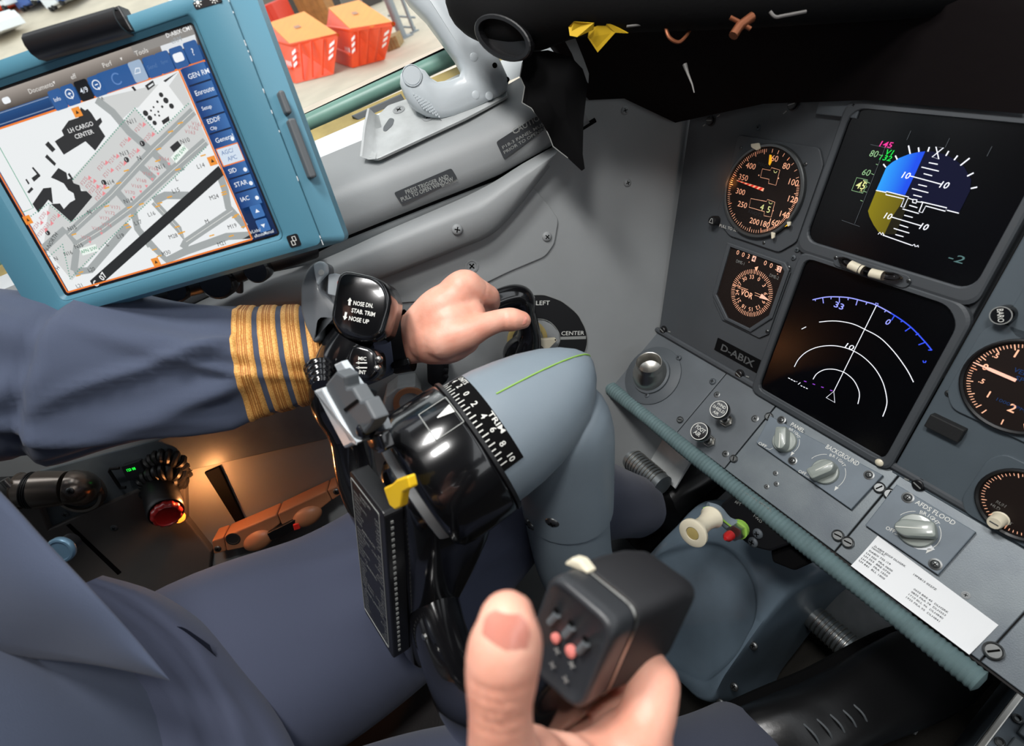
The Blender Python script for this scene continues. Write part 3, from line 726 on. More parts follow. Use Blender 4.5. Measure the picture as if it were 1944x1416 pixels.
for x in (-0.0105,): 
    mb = MB(); mb.tube([(-0.0078, 0.0002, 0.0058), (-0.0070, 0.0002, 0.0058)], 0.0049, 14); mb.build('black_line', mBlack, slip)
mb = MB(); mb.lathe([(0.0001, -.0038), (.0022, -.003), (.0038, 0), (.0022, .003), (.0001, .0038)], 14, Matrix.Translation((-0.0005, 0.0002, 0.0058))); mb.build('ball', mBlackG, slip)
screw(slip, 0.0375, 0.003, 0.0022, 0.0022, 'dome', 'steel'); screw(slip, -0.0375, 0.003, 0.0022, 0.0022, 'dome', 'steel')

# ---- navigation display (lower screen)
HC = (-0.2565, -0.2385); FH = Fr(FP.o + FP.u * HC[0] + FP.v * HC[1], FP.u, FP.v)
nav = empty('navigation_display', FH.M(), 'lower square screen showing white range arcs and a heading scale', 'display')
gl = roundpoly([(-0.080, 0.0885), (-0.080, -0.0865), (0.081, -0.0865), (0.081, 0.074), (0.0665, 0.0885)], 0.012, 4)
ou = roundpoly([(-0.0885, 0.0935), (-0.0885, -0.0945), (0.0895, -0.0945), (0.0895, 0.082), (0.078, 0.0935)], 0.011, 4)
mb = MB(); mb.ring(ou, gl, 0, 0.0078, 0.0014, 0.0030); mb.build('bezel', mPanel, nav)
mb = MB(); mb.poly(gl, 0.0032); mb.build('screen_glass', mGlassK, nav)
zt = 0.0038; H4 = lambda *pts: [FH.uv(*p) for p in qs('R4', *pts)]
def curve(*pts): return [tuple(p) for p in smooth_path([(a, b, 0) for a, b in pts], 6)]
W = MB()
for pts in (((400, 440), (470, 433), (540, 436), (620, 453), (690, 485), (790, 540), (880, 630), (960, 740), (1004, 823)), ((241, 726), (270, 675), (320, 630), (390, 600), (470, 590), (545, 598), (620, 624), (690, 668), (760, 740), (810, 830), (833, 930), (828, 985), (807, 1042)), ((361, 805), (385, 770), (430, 745), (480, 740), (525, 748), (572, 768), (620, 810), (650, 865), (658, 910), (648, 962))):
    W.line([FH.uv(*q('R4', a, b)) for a, b in [(p[0], p[1]) for p in curve(*pts)]], 0.0008, zt)
W.line(H4((768, 332), (494, 882)), 0.0007, zt); W.line(H4((494, 882), (445, 922), (500, 953)), 0.0008, zt, True)
a, b = FH.uv(*q('R4', 597, 597)); txt(W, '10', a, b, 0.0058, 0.0085, 0, zt, 0, None, 'c', .2)
W.line(H4((288, 485), (317, 470)), 0.0008, zt)
for i in range(3): W.line(H4((202 + i * 17, 796 + i * 9), (214 + i * 17, 802 + i * 9)), 0.0009, zt)
for i in range(3): W.line(H4((282 + i * 17, 845 + i * 8), (292 + i * 17, 850 + i * 8)), 0.0009, zt)
W.disc(FH.uv(*q('R4', 257, 820)), 0.0005, 6, zt); W.line(H4((265, 838), (280, 826)), 0.0007, zt)
W.build('range_arcs', gWhite, nav)
W = MB()
ha = [(p[0], p[1]) for p in curve((358, 298), (440, 281), (520, 279), (600, 286), (700, 311), (768, 333), (880, 395), (985, 470), (1075, 563), (1122, 620))]
k = len(ha) * 6 // 9
W.line([FH.uv(*q('R4', a, b)) for a, b in ha[:36]], 0.0011, zt)
W.line(H4((763, 318), (778, 322), (774, 337), (760, 332)), 0.0008, zt, True)
for pts in (((374, 294), (377, 306)), ((423, 285), (428, 320)), ((477, 282), (476, 294)), ((530, 281), (530, 316)), ((587, 288), (585, 300)), ((646, 299), (636, 333)), ((706, 314), (700, 328)), ((828, 366), (818, 376))): W.line(H4(*pts), 0.0009, zt)
a, b = FH.uv(*q('R4', 528, 335)); txt(W, '33', a, b, 0.0066, 0.0105, 0, zt, 0.01)
a, b = FH.uv(*q('R4', 842, 439)); txt(W, '0', a, b, 0.0064, None, 0, zt, 0.01, None, 'c', .2)
W.build('heading_scale', gBlueL, nav)
W = MB(); W.line([FH.uv(*q('R4', a, b)) for a, b in ha[35:]], 0.0012, zt)
for pts in (((882, 399), (864, 428)), ((940, 432), (922, 438)), ((990, 470), (950, 498)), ((1038, 512), (1018, 522)), ((1080, 568), (1036, 585)), ((1120, 618), (1098, 618))): W.line(H4(*pts), 0.0010, zt)
W.line(H4((1065, 685), (1068, 697), (1080, 697), (1084, 686)), 0.0010, zt)
W.build('blue_heading_scale', gVBlue, nav)
W = MB()
for x, y in ((303, 816), (358, 834), (413, 853), (470, 874)): W.line(H4((x, y), (x + 16, y + 5)), 0.0010, zt)
W.build('purple_dashes', gPurp, nav)
for x, y in ((1328, 405),): a, b = FP.uv(*q('R4', x, y)); screw(panel, a, b, 0.003, 0.0042, 'dome', 'steel')
mb = MB(); a, b = FP.uv(*q('R4', 798, 1330)); mb.lathe([(0.0042, 0), (0.0042, 0.0085), (0.0025, 0.0102), (0.0002, 0.0106)], 18, Matrix.Translation((a, b, 0.0))); mb.build('lens_cap', mCream, panel)
a, b = FP.uv(*q('R4', 1225, 897)); screw(panel, a, b, 0.002, 0.0035, 'dome', 'steel')

# ---- altimeter edge with its pressure knob, vertical speed dial, clock edge, rubber stop
FAl = Fr(FP.o + FP.u * -0.098 + FP.v * -0.112, FP.u, FP.v)
alt = empty('altimeter', FAl.M(0, 0, 0.002), 'dark round dial cut by the picture edge above the vertical speed dial', 'gauge')
mb = MB(); mb.prism(rrect(0, 0, 0.098, 0.094, 0.02, 4), 0, 0.003, 0.0008); mb.build('mounting_flange', mPanelB, alt)
mb = MB(); mb.lathe([(0.044, 0.002), (0.044, 0.007), (0.042, 0.0075), (0.0405, 0.006), (0.0405, 0.003)], 40, cap=False); mb.build('bezel_ring', mBlack, alt)
mb = MB(); mb.disc((0, 0), 0.041, 40, 0.0034); mb.build('dial_face', mDial, alt)
L = MB(); ticks(L, (0, 0), 0.035, 0.039, 0, 352.8, 49, 0.0005, 0.0038, 0.033, 5)
for i in range(10): txt(L, str(i), 0.028 * math.sin(R_(36 * i)), 0.028 * math.cos(R_(36 * i)), 0.006, None, 0, 0.0038, 0.0)
L.build('lit_scale', mLum, alt)
fb = FP.uv(*q('R4', 1570, 368)); fx, fy = fb[0] + 0.098, fb[1] + 0.112
mb = MB(); mb.lathe([(0.0080, 0), (0.0080, 0.012), (0.0070, 0.014), (0.0002, 0.014)], 22, Matrix.Translation((fx + .004, fy - .001, 0))); kb = mb.build('pressure_knob', mBlackG, alt)
mb = MB(); txt(mb, 'BARO', fx + .004, fy - .001, 0.0045, 0.0115, R_(-62), 0.0144, 0.01); mb.build('lettering', mWhite, kb)
mb = MB(); mb.lathe([(0.0079, 0), (0.0079, 0.0004), (0.0071, 0.0004)], 22, Matrix.Translation((fx + .004, fy - .001, 0.0138)), cap=False); mb.build('knob_rim', mGreyMk, kb)
FV = Fr(FP.o + FP.u * -0.1130 + FP.v * -0.1965, FP.u, FP.v)
vsi = empty('vertical_speed_indicator', FV.M(0, 0, 0.002), 'round vertical speed dial with a pale pointer on zero', 'gauge')
mb = MB(); mb.prism(roundpoly([(-.036, .046), (.05, .046), (.05, -.044), (-.034, -.044), (-.045, -.030), (-.045, .034)], .006, 3), 0, 0.003, 0.0008); mb.build('mounting_flange', mPanelB, vsi)
mb = MB(); mb.lathe([(0.0425, 0.002), (0.0425, 0.0065), (0.0412, 0.0070), (0.0395, 0.0055), (0.0395, 0.003)], 44, cap=False); mb.build('bezel_ring', mBlack, vsi)
mb = MB(); mb.disc((0, 0), 0.040, 44, 0.0034); mb.build('dial_face', mDial, vsi)
L = MB(); zt = 0.0038; V4 = lambda *pts: [FV.uv(*q('R4', *p)) for p in pts]
ticks(L, (0, 0), 0.0345, 0.0375, 180, 100, 20, 0.0006, zt, 0.0325, 5); ticks(L, (0, 0), 0.0345, 0.0375, 180, 240, 15, 0.0006, zt, 0.0325, 5); ticks(L, (0, 0), 0.0325, 0.0375, 250, 300, 2, 0.0009, zt)
for s, x, y, h in (('1', 1668, 637, .0072), ('.5', 1537, 650, .0045), ('0', 1470, 723, .0062), ('.5', 1447, 812, .0045), ('1', 1492, 897, .0062), ('2', 1642, 985, .0078)):
    a, b = FV.uv(*q('R4', x, y)); txt(L, s, a, b, h, None, 0, zt, 0.015)
L.build('lit_scale', mLum, vsi)
G = MB(); txt(G, 'VERTICAL', 0.0030, 0.0125, 0.0042, 0.026, 0, zt, 0.01); txt(G, 'SPEED', 0.0030, 0.0065, 0.0042, 0.018, 0, zt, 0.01); txt(G, '1000 FPM', 0.0015, -0.0175, 0.0030, 0.021, 0, zt, 0.0); G.build('blue_lettering', glow('dim blue print', '#1d3a66', .9), vsi)
a, b = V4((1395, 692), (1668, 808)); a, b = Vector(a), Vector(b); d = b - a; nn = Vector((-d.y, d.x)).normalized()
mb = MB(); mb.prism([a + nn * .0003, a - nn * .0003, a + d * .3 - nn * .0007, a + d * .38 - nn * .0014, b - nn * .0014, b + nn * .0014, a + d * .38 + nn * .0014, a + d * .3 + nn * .0007], 0.0044, 0.005); mb.build('pointer', mSalmon, vsi)
FC = Fr(FP.o + FP.u * -0.0665 + FP.v * -0.2935, FP.u, FP.v)
clk = empty('clock', FC.M(0, 0, 0.002), 'round clock dial at the picture edge with a cream setting knob', 'clock')
mb = MB(); mb.prism(roundpoly([(-.030, .036), (.04, .036), (.04, -.036), (-.030, -.036), (-.038, -.024), (-.038, .024)], .006, 3), 0, 0.003, 0.0008); mb.build('mounting_flange', mPanelB, clk)
mb = MB(); mb.lathe([(0.0335, 0.002), (0.0335, 0.0065), (0.0322, 0.0070), (0.0305, 0.0055), (0.0305, 0.003)], 40, cap=False); mb.build('bezel_ring', mBlack, clk)
mb = MB(); mb.disc((0, 0), 0.031, 40, 0.0034); mb.build('dial_face', mDial, clk)
L = MB(); ticks(L, (0, 0), 0.0265, 0.029, 0, 354, 59, 0.0005, zt, 0.025, 5); L.build('lit_scale', mLum, clk)
kx, ky = FC.uv(*q('R6', 838, 345)); mb = MB(); mb.lathe([(0.0078, 0), (0.0078, 0.003), (0.0062, 0.004), (0.0060, 0.015), (0.0052, 0.0165), (0.0002, 0.0165)], 22, Matrix.Translation((kx + .001, ky, 0.0))); kb = mb.build('setting_knob', mCream, clk)
mb = MB(); mb.box((kx + .001, ky, 0.0166), (0.007, 0.0009, 0.0006)); mb.build('knob_mark', mInk, kb)
L = MB()
for s, x, y in (('RUN', 848, 279), ('HLD', 822, 292), ('SET', 880, 362)): a, b = FC.uv(*q('R6', x, y)); txt(L, s, a, b, 0.0030, 0.0072, 0.0, 0.0034, 0.0)
L.build('lettering', mWhite, clk); a, b = FC.uv(*q('R6', 795, 308)); screw(clk, a, b, 0.002, 0.0028, 'dome', 'dark')
FBk = FP.sub(*q('R4', 1215, 1108)); 
st = MB(); st.prism(rrect(0, 0, 0.030, 0.0145, 0.001, 2), 0, 0.008, 0.001, FBk.M(0, 0, 0.002)); o = st.build('rubber_stop', mRubber); tag(o, 'small black rubber block on the panel below the vertical speed dial', 'rubber block')
# ------------------------------------------------------------------ sloping ledge under the instrument panel
PO = Vector((0, 0.394176, -0.560524)); LV = Vector((0, 0.874620, 0.484810))
FL = Fr(PO, (1, 0, 0), LV)      # u right, v up the slope, n towards the viewer
ledge = empty('panel_ledge', FL.M(), 'sloping worn grey ledge of screwed plates below the instrument panel', 'ledge')
def lq(x, y): return FL.uv(*q('R5', x, y))
def l6(x, y): return FL.uv(*q('R6', x, y))
v0, v1 = 0.004, -0.1075
def plate(x0, x1, m, h=0.0, name='ledge_plate', label=None):
    mb = MB(); mb.prism([(x0, v0), (x1[0], v0), (x1[1], v1), (x0 - 0.006 if x0 < -.5 else x0, v1)], h - 0.004, h, 0.0008); return mb.build(name, m, ledge, label=label)
plate(-0.556, (-0.3905, -0.3965), mLedgeD, 0.0)
mb = MB(); mb.prism([(-0.3893, v0), (-0.3085, v0), (-0.3110, v1), (-0.3953, v1)], -0.004, 0.0004, 0.0008); mb.build('ledge_plate', mLedgeD, ledge)
mb = MB(); mb.prism([(-0.3070, v0), (-0.1592, v0), (-0.1592, v1), (-0.3097, v1)], -0.004, 0.0, 0.0008); mb.build('ledge_plate', mLedge, ledge)
mb = MB(); mb.prism([(-0.1578, v0), (-0.0212, v0), (-0.0212, v1), (-0.1578, v1)], -0.004, 0.0, 0.0008); mb.build('ledge_plate', mLedge, ledge)
mb = MB(); mb.prism([(-0.0200, v0), (0.16, v0), (0.16, v1), (-0.0200, v1)], -0.004, 0.0, 0.0008); mb.build('ledge_plate', mLedge, ledge)
mb = MB(); mb.prism([(-0.556, v0), (0.16, v0), (0.16, v1 - .003), (-0.566, v1 - .003)], -0.010, -0.0045); mb.build('backing_plate', mBrown, ledge)
# lip where the ledge meets the panel
mb = MB(); mb.tube([(-0.55, 0.0035, 0.0035), (0.16, 0.0035, 0.0035)], 0.0042, 8); mb.build('joint_strip', mPanel, ledge)
for x, y, kd, r in ((283, 103, 'dome', .0042), (125, 300, 'slot', .0045), (688, 367, 'dome', .0048), (507, 582, 'slot', .0048), (712, 440, 'flush', .0045), (925, 575, 'flush', .0048), (760, 772, 'flush', .0045), (1005, 565, 'slot', .0052), (808, 800, 'slot', .0050), (1623, 962, 'slot', .0060), (1680, 998, 'slot', .0060), (1392, 1230, 'slot', .0062), (1447, 1268, 'slot', .0062), (1040, 880, 'flush', .003), (1045, 940, 'flush', .003), (990, 955, 'flush', .003)):
    a, b = lq(x, y); screw(ledge, a, b, 0.0004, r, kd, 'steel' if kd != 'dome' else 'dark')
a, b = l6(803, 972); screw(ledge, a, b, 0.0003, .0078, 'slot', 'steel'); a, b = l6(672, 712); screw(ledge, a, b, 0.0002, .0035, 'flush', 'grey')
# padded ribbed edge
e0 = FL.o + FL.u * -0.575 + FL.v * -0.1135 + FL.n * -0.002; e1 = FL.o + FL.u * -0.010 + FL.v * -0.1225 + FL.n * -0.002
pd = MB(); pth = []; rr = []
for i in range(225):
    t = i / 224; pth.append(e0.lerp(e1, t) + Vector((0, 0, -0.002 * math.sin(t * math.pi)))); rr.append(0.0106 + (0.0008 if i % 2 else -0.0004) + 0.0006 * math.sin(t * 21))
rr[0] = 0.004; rr[-1] = 0.006; rr[1] = .009
pd.tube(pth, rr, 14)
o = pd.build('edge_padding', mPiping); tag(o, 'teal grey ribbed padding roll along the front edge of the ledge', 'padding')

# ---- air outlet
c = lq(330, 345)
FVt = Fr(FL.o + FL.u * -0.4870 + FL.v * -0.0600, FL.u, FL.v)
vent = empty('air_outlet', FVt.M(), 'round chrome eyeball air outlet at the far corner of the ledge', 'air vent')
mb = MB(); mb.lathe([(0.047, 0), (0.047, 0.0018), (0.0462, 0.0024), (0.0002, 0.0024)], 40); mb.build('flange', mGreyD, vent)
mb = MB(); mb.lathe([(0.0305, 0.002), (0.0305, 0.006), (0.0275, 0.008), (0.026, 0.006)], 36, cap=False); mb.build('collar', mLedgeD, vent)
Tn = Matrix.Translation((0, 0, 0.006)) @ Matrix.Rotation(R_(-24), 4, 'X') @ Matrix.Rotation(R_(10), 4, 'Y')
mb = MB(); mb.lathe([(0.0262, -0.008), (0.0270, 0.0), (0.0262, 0.007), (0.0238, 0.0145), (0.0205, 0.020), (0.0195, 0.0225), (0.0192, 0.031), (0.0186, 0.0318), (0.0176, 0.0315), (0.0172, 0.024), (0.0168, 0.012), (0.010, 0.009), (0.0002, 0.009)], 36, Tn); mb.build('nozzle', mSteel, vent, label='polished steel nozzle')
for x, y in ((240, 228), (497, 233), (320, 443)): 
    p = q('R5', x, y); a, b = FVt.uv(*p, 0.0024); screw(vent, a, b, 0.0024, 0.0042, 'dome', 'dark')

# ---- push-pull air knobs
def air_knob(x, y, bx, by, lines, label):
    a, b = lq(bx, by)
    t = empty('air_valve_pull', FL.M(a, b), label, 'knob', 'pull knobs on the ledge')
    mb = MB(); hexa = circ(0, 0, 0.0088, 6); mb.prism(hexa, 0, 0.005, 0.0008); mb.lathe([(.0062, .004), (.0062, .010), (.005, .011)], 16); mb.build('shaft_nut', mSteel, t)
    h = 0.034; ka, kb = FL.uv(*q('R5', x, y), h); top = Vector((ka - a, kb - b, h))
    mb = MB(); mb.tube([(0, 0, 0.008), tuple(top - Vector((0, 0, .010)))], 0.0038, 12); mb.build('shaft', mSteelD, t)
    Mk = Matrix.Translation(top)
    mb = MB(); mb.lathe([(0.006, -0.012), (0.0120, -0.0095), (0.0128, -0.006), (0.0128, -0.001), (0.0120, 0.0003), (0.0002, 0.0003)], 32, Mk); k = mb.build('knob_cap', mBlackG, t)
    mb = MB(); mb.lathe([(0.0118, 0.0003), (0.0118, 0.0007), (0.0108, 0.0007)], 32, Mk, cap=False); 
    n = len(lines)
    for i, (s, w, rot) in enumerate(lines): txt(mb, s, top.x, top.y + (0.0058 if n == 3 else 0.0044) * ((n - 1) / 2 - i) * (1 if n == 3 else 1.6), 0.0039 if n == 3 else 0.0056, w, rot, top.z + 0.0006, 0.01)
    mb.build('lettering', mWhite, k)
air_knob(722, 522, 768, 590, (('WIND', .0135, 0.0), ('SHIELD', .0185, 0.0), ('AIR', .0085, 0.0)), 'black pull knob lettered WIND SHIELD AIR')
air_knob(612, 645, 672, 703, (('FOOT', .0150, -0.02), ('AIR', .0100, -0.02)), 'black pull knob lettered FOOT AIR')

# ---- lighting control modules
def bar_knob(parent, a, b, h, ang, r=0.0165, s=1.0):
    M = Matrix.Translation((a, b, h)) @ Matrix.Rotation(ang, 4, 'Z')
    mb = MB(); mb.lathe([(r, 0), (r, 0.0022), (r * .93, 0.0038), (r * .6, 0.0042), (0.0002, 0.0042)], 32, M); k = mb.build('knob_skirt', mKnob, parent)
    mb = MB(); mb.prism(roundpoly([(-r * .46, -r * 1.02), (r * .46, -r * 1.02), (r * .52, r * .55), (r * .2, r * .98), (-r * .2, r * .98), (-r * .52, r * .55)], r * .22, 3), 0.0035, 0.0185, 0.0028, M, True); g = mb.build('knob_grip', mKnob, parent)
    mb = MB(); mb.box((0, r * .25, 0.0187), (0.0011, r * 1.3, 0.0006), M); mb.build('index_line', mKnobL, g)
def dial_marks(mb, a, b, R, zt, a_start, a_end, arrow=True):
    mb.line([(a + R * math.cos(R_(t)), b + R * math.sin(R_(t))) for t in range(a_start, a_end - 1, -6)], 0.0005, zt)
cm = (-0.2360, -0.0370)
FM = Fr(FL.o + FL.u * cm[0] + FL.v * cm[1], FL.u, FL.v)
mod = empty('panel_light_module', FM.M(), 'grey module with PANEL and BACKGROUND brightness knobs', 'control module')
mb = MB(); mb.prism([FM.uv(*q('R5', *p), 0.006) for p in ((1008, 558), (930, 708), (1462, 1082), (1640, 890))], 0, 0.006, 0.0008); mb.build('face_plate', mMod, mod)
L = MB(); zt = 0.0063
K1 = FM.uv(*q('R5', 1088, 700), .008); K2 = FM.uv(*q('R5', 1314, 870), .008)
def t5(s, p0, p1, hp, z=zt, fr=FM, bold=.006): txt_px(L, fr, s, q('R5', *p0), q('R5', *p1), hp / 2.95, z, bold)
def arc_txt(fr, s, c, R, a0, a1, h, z):
    n = len(s)
    for i, ch in enumerate(s):
        t = a0 + (a1 - a0) * (i + .5) / n; txt(L, ch, c[0] + R * math.cos(R_(t)), c[1] + R * math.sin(R_(t)), h, None, R_(t - 90), z, .004)
t5('PANEL', (1128, 603), (1200, 645), 22)
t5('BACKGROUND', (1325, 728), (1505, 830), 26)
for K, bp in ((K1, (1150, 650)), (K2, (1392, 800))):
    bq_ = FM.uv(*q('R5', *bp), zt); r = math.hypot(bq_[0] - K[0], bq_[1] - K[1]); am = math.degrees(math.atan2(bq_[1] - K[1], bq_[0] - K[0]))
    dial_marks(L, K[0], K[1], r, zt, int(am + 84), int(am + 36)); arc_txt(FM, 'BRIGHT', K, r, am + 30, am - 30, 0.0032, zt)
    dial_marks(L, K[0], K[1], r, zt, int(am - 34), -20)
    e = (K[0] + r * math.cos(R_(-20)), K[1] + r * math.sin(R_(-20)))
    L.poly([(e[0] - .0017, e[1]), (e[0] + .0002, e[1] - .0052), (e[0] + .0019, e[1] + .0004)], zt)
t5('OFF', (945, 709), (988, 732), 17); t5('OFF', (1168, 867), (1212, 885), 17)
for pts in (((985, 740), (1008, 747), (1025, 738)), ((1208, 893), (1228, 905), (1242, 898))): L.line([FM.uv(*q('R5', *p), zt) for p in pts], .0005, zt)
L.build('lettering', mWhite, mod)
bar_knob(mod, K1[0], K1[1], 0.006, math.atan2(FM.uv(*q('R5', *(1078, 755)), .02)[1] - FM.uv(*q('R5', *(1086, 625)), .02)[1], FM.uv(*q('R5', *(1078, 755)), .02)[0] - FM.uv(*q('R5', *(1086, 625)), .02)[0]) - math.pi / 2, .0140); bar_knob(mod, K2[0], K2[1], 0.006, math.atan2(FM.uv(*q('R5', *(1375, 822)), .02)[1] - FM.uv(*q('R5', *(1240, 885)), .02)[1], FM.uv(*q('R5', *(1375, 822)), .02)[0] - FM.uv(*q('R5', *(1240, 885)), .02)[0]) - math.pi / 2, .0145)
for x, y in ((1073, 582), (1135, 810), (1563, 890)): 
    a, b = FM.uv(*q('R5', x, y), .006); screw(mod, a, b, 0.006, 0.0052, 'flush', 'steel'); screw(mod, a, b, .0062, .0036, 'dome', 'steel')
FAf = Fr(FL.o + FL.u * -0.1150 + FL.v * -0.0370, FL.u, FL.v)
afd = empty('flood_light_module', FAf.M(), 'grey module with the AFDS FLOOD brightness knob above the paper slip', 'control module')
mb = MB(); mb.prism([(-.0385, .025), (-.0365, -.0285), (.0345, -.0285), (.0345, .025)], 0, 0.006, 0.0008); mb.build('face_plate', mMod, afd)
L = MB(); K = FAf.uv(*q('R6', 442, 410), .008)
txt_px(L, FAf, 'AFDS FLOOD', q('R6', 440, 275), q('R6', 622, 378), 22 / 2.458, zt, .008)
bq_ = FAf.uv(*q('R6', 507, 345), zt); r = math.hypot(bq_[0] - K[0], bq_[1] - K[1]); am = math.degrees(math.atan2(bq_[1] - K[1], bq_[0] - K[0]))
dial_marks(L, K[0], K[1], r, zt, int(am + 80), int(am + 34)); arc_txt(FAf, 'BRIGHT', K, r, am + 28, am - 28, 0.0036, zt); dial_marks(L, K[0], K[1], r, zt, int(am - 32), -24)
e = (K[0] + r * math.cos(R_(-24)), K[1] + r * math.sin(R_(-24))); L.poly([(e[0] - .0020, e[1]), (e[0] - .0004, e[1] - .006), (e[0] + .0022, e[1] + .0006)], zt)
txt_px(L, FAf, 'OFF', q('R6', 300, 396), q('R6', 342, 416), 17 / 2.458, zt, .006); L.line([FAf.uv(*q('R6', *p), .006) for p in ((340, 425), (362, 434), (372, 428))], .0005, zt)
L.build('lettering', mWhite, afd)
mb = MB(); 
mb.prism([FAf.uv(*q('R6', *p), .006) for p in ((440, 480), (470, 475), (480, 490), (510, 478), (528, 500), (490, 502), (450, 498), (430, 490))], .006, .0063); mb.build('paint_chip', mSill, afd)
bar_knob(afd, K[0], K[1], 0.006, math.atan2(FAf.uv(*q('R6', *(380, 390)), .02)[1] - FAf.uv(*q('R6', *(525, 400)), .02)[1], FAf.uv(*q('R6', *(380, 390)), .02)[0] - FAf.uv(*q('R6', *(525, 400)), .02)[0]) - math.pi / 2, .0165)
for x, y in ((402, 257), (530, 568)):
    a, b = FAf.uv(*q('R6', x, y), .006); screw(afd, a, b, 0.006, 0.0056, 'flush', 'steel'); screw(afd, a, b, .0062, .0040, 'dome', 'steel')

# ---- paper slip
FPp = Fr(FL.o + FL.u * -0.083 + FL.v * -0.088, FL.u, FL.v)
slipp = empty('paper_slip', FPp.M(0, 0, 0.0006), 'long white printed paper slip lying on the ledge under the flood light knob', 'paper')
c4 = [FPp.uv(*q('R6', *p)) for p in ((262, 435), (825, 852), (690, 990), (143, 578))]
mb = MB(); rows = []
for j in range(7):
    t = j / 6; row = []
    for i in range(13):
        s = i / 12
        a = Vector(c4[0]).lerp(Vector(c4[1]), s); b = Vector(c4[3]).lerp(Vector(c4[2]), s); p = a.lerp(b, t)
        row.append((p.x, p.y, 0.0004 + 0.006 * t * t * (1 - 0.4 * s) + .0012 * math.sin(s * 5) * t))
    rows.append(row)
mb.grid(rows); o = mb.build('sheet', mPaper, slipp)
L = MB()
def pt6(s, p0, p1, hp=13):
    a = Vector(FPp.uv(*q('R6', *p0), .004)); b = Vector(FPp.uv(*q('R6', *p1), .004))
    txt_px(L, FPp, s, q('R6', *p0), q('R6', *p1), hp / 2.458, 0.0)
rowsT = [('.D-ABIX EDDF DLH2RK', (245, 482), (393, 580)), ('TANGO AC', (234, 490), (297, 529)), ('DABIX 735 /19', (224, 505), (323, 570)), ('LH 350  FRA 0600', (211, 516), (333, 602)), ('LH 353  BRE 0730', (201, 528), (322, 614)), ('LH 840  FRA 1550', (190, 541), (311, 627)), ('LH 841  BLL 1800', (180, 552), (299, 640)),
         ('19FEB15 0527Z', (430, 615), (536, 688)), ('0655 BRE 43  DLH2RK', (432, 684), (592, 795)), ('0835 FRA 74  DLH353', (421, 697), (580, 808)), ('1710 BLL 96  DLH840', (409, 709), (568, 822)), ('1925 FRA 95  DLH841', (398, 722), (552, 836))]
for s, a, b in rowsT: pt6(s, a, b, 9)
# lay the print on the curved sheet
Lv = []
A0, A1, A3 = Vector(c4[0]), Vector(c4[1]), Vector(c4[3])
for x, y, z in L.v:
    p = Vector((x, y)); ax = (A1 - A0); ay = (A3 - A0); det = ax.x * ay.y - ax.y * ay.x; w = p - A0
    s = (w.x * ay.y - w.y * ay.x) / det; t = (ax.x * w.y - ax.y * w.x) / det
    s = min(1, max(0, s)); t = min(1, max(0, t))
    Lv.append((x, y, 0.0009 + 0.006 * t * t * (1 - 0.4 * s) + .0012 * math.sin(s * 5) * t))
L.v = Lv; L.build('print', mInk, slipp)
# ------------------------------------------------------------------ placards on the side moulding
def moulding_plane(px, py, h=0.0222): return FW.sub(px, py, h)
Fq = moulding_plane(*q('Z2', 995, 1010))
pl = empty('window_placard', Fq.M(), 'dark placard lettered PRESS TRIGGER AND PULL TO OPEN WINDOW', 'sign')
mb = MB(); mb.prism(roundpoly([Fq.uv(*q('Z2', *p), .0008) for p in ((822, 1046), (1135, 912), (1168, 968), (866, 1112))], .003, 3), -0.0006, 0.0008); mb.build('plate', mPlacard, pl)
L = MB(); txt_px(L, Fq, 'PRESS TRIGGER AND', q('Z2', 886, 1044), q('Z2', 1118, 956), 24 / 2.86, 0.0011, 0.012); txt_px(L, Fq, 'PULL TO OPEN WINDOW', q('Z2', 862, 1084), q('Z2', 1144, 970), 24 / 2.86, 0.0011, 0.012)
txt_px(L, Fq, 'BAC27DCC6275', q('Z2', 1082, 1012), q('Z2', 1168, 978), 10 / 2.86, 0.0011, 0)
L.build('lettering', mGreyMk, pl)
Fq = moulding_plane(*q('Z2', 1500, 740), 0.0225)
pl = empty('caution_placard', Fq.M(), 'dark CAUTION placard on the moulding beside the torn black flap', 'sign')
mb = MB(); mb.prism(roundpoly([Fq.uv(*q('Z2', *p), .0008) for p in ((1378, 770), (1680, 575), (1730, 640), (1420, 862))], .003, 3), -0.0006, 0.0008); mb.build('plate', mPlacard, pl)
L = MB(); txt_px(L, Fq, 'CAUTION', q('Z2', 1468, 716), q('Z2', 1640, 620), 32 / 2.86, 0.0011, 0.012); txt_px(L, Fq, 'P18-3 PANEL MUST BE', q('Z2', 1412, 802), q('Z2', 1690, 640), 17 / 2.86, 0.0011, 0.004); txt_px(L, Fq, 'PRIOR TO OPENING', q('Z2', 1420, 828), q('Z2', 1660, 685), 17 / 2.86, 0.0011, 0.004)
L.build('lettering', mGreyMk, pl)

# ------------------------------------------------------------------ window crank handle on its plate
a_ = FW.hit(600, 302, -0.031); b_ = FW.hit(960, 167, -0.031); c_ = FW.hit(691, 227, -0.071)
FS = Fr(a_, b_ - a_, c_ - a_)
hd = empty('window_crank', FS.M(), 'pale grey curved window crank handle bolted on a scuffed plate', 'handle')
mb = MB(); mb.prism(roundpoly([FS.uv(*q('Z2', *p), .003) for p in ((672, 750), (735, 628), (790, 572), (900, 535), (1180, 400), (1420, 420), (1440, 520), (1310, 590), (1215, 640), (735, 862), (662, 852))], .004, 3), 0.0, 0.0035, 0.0008); plate_ = mb.build('base_plate', mPlateL, hd)
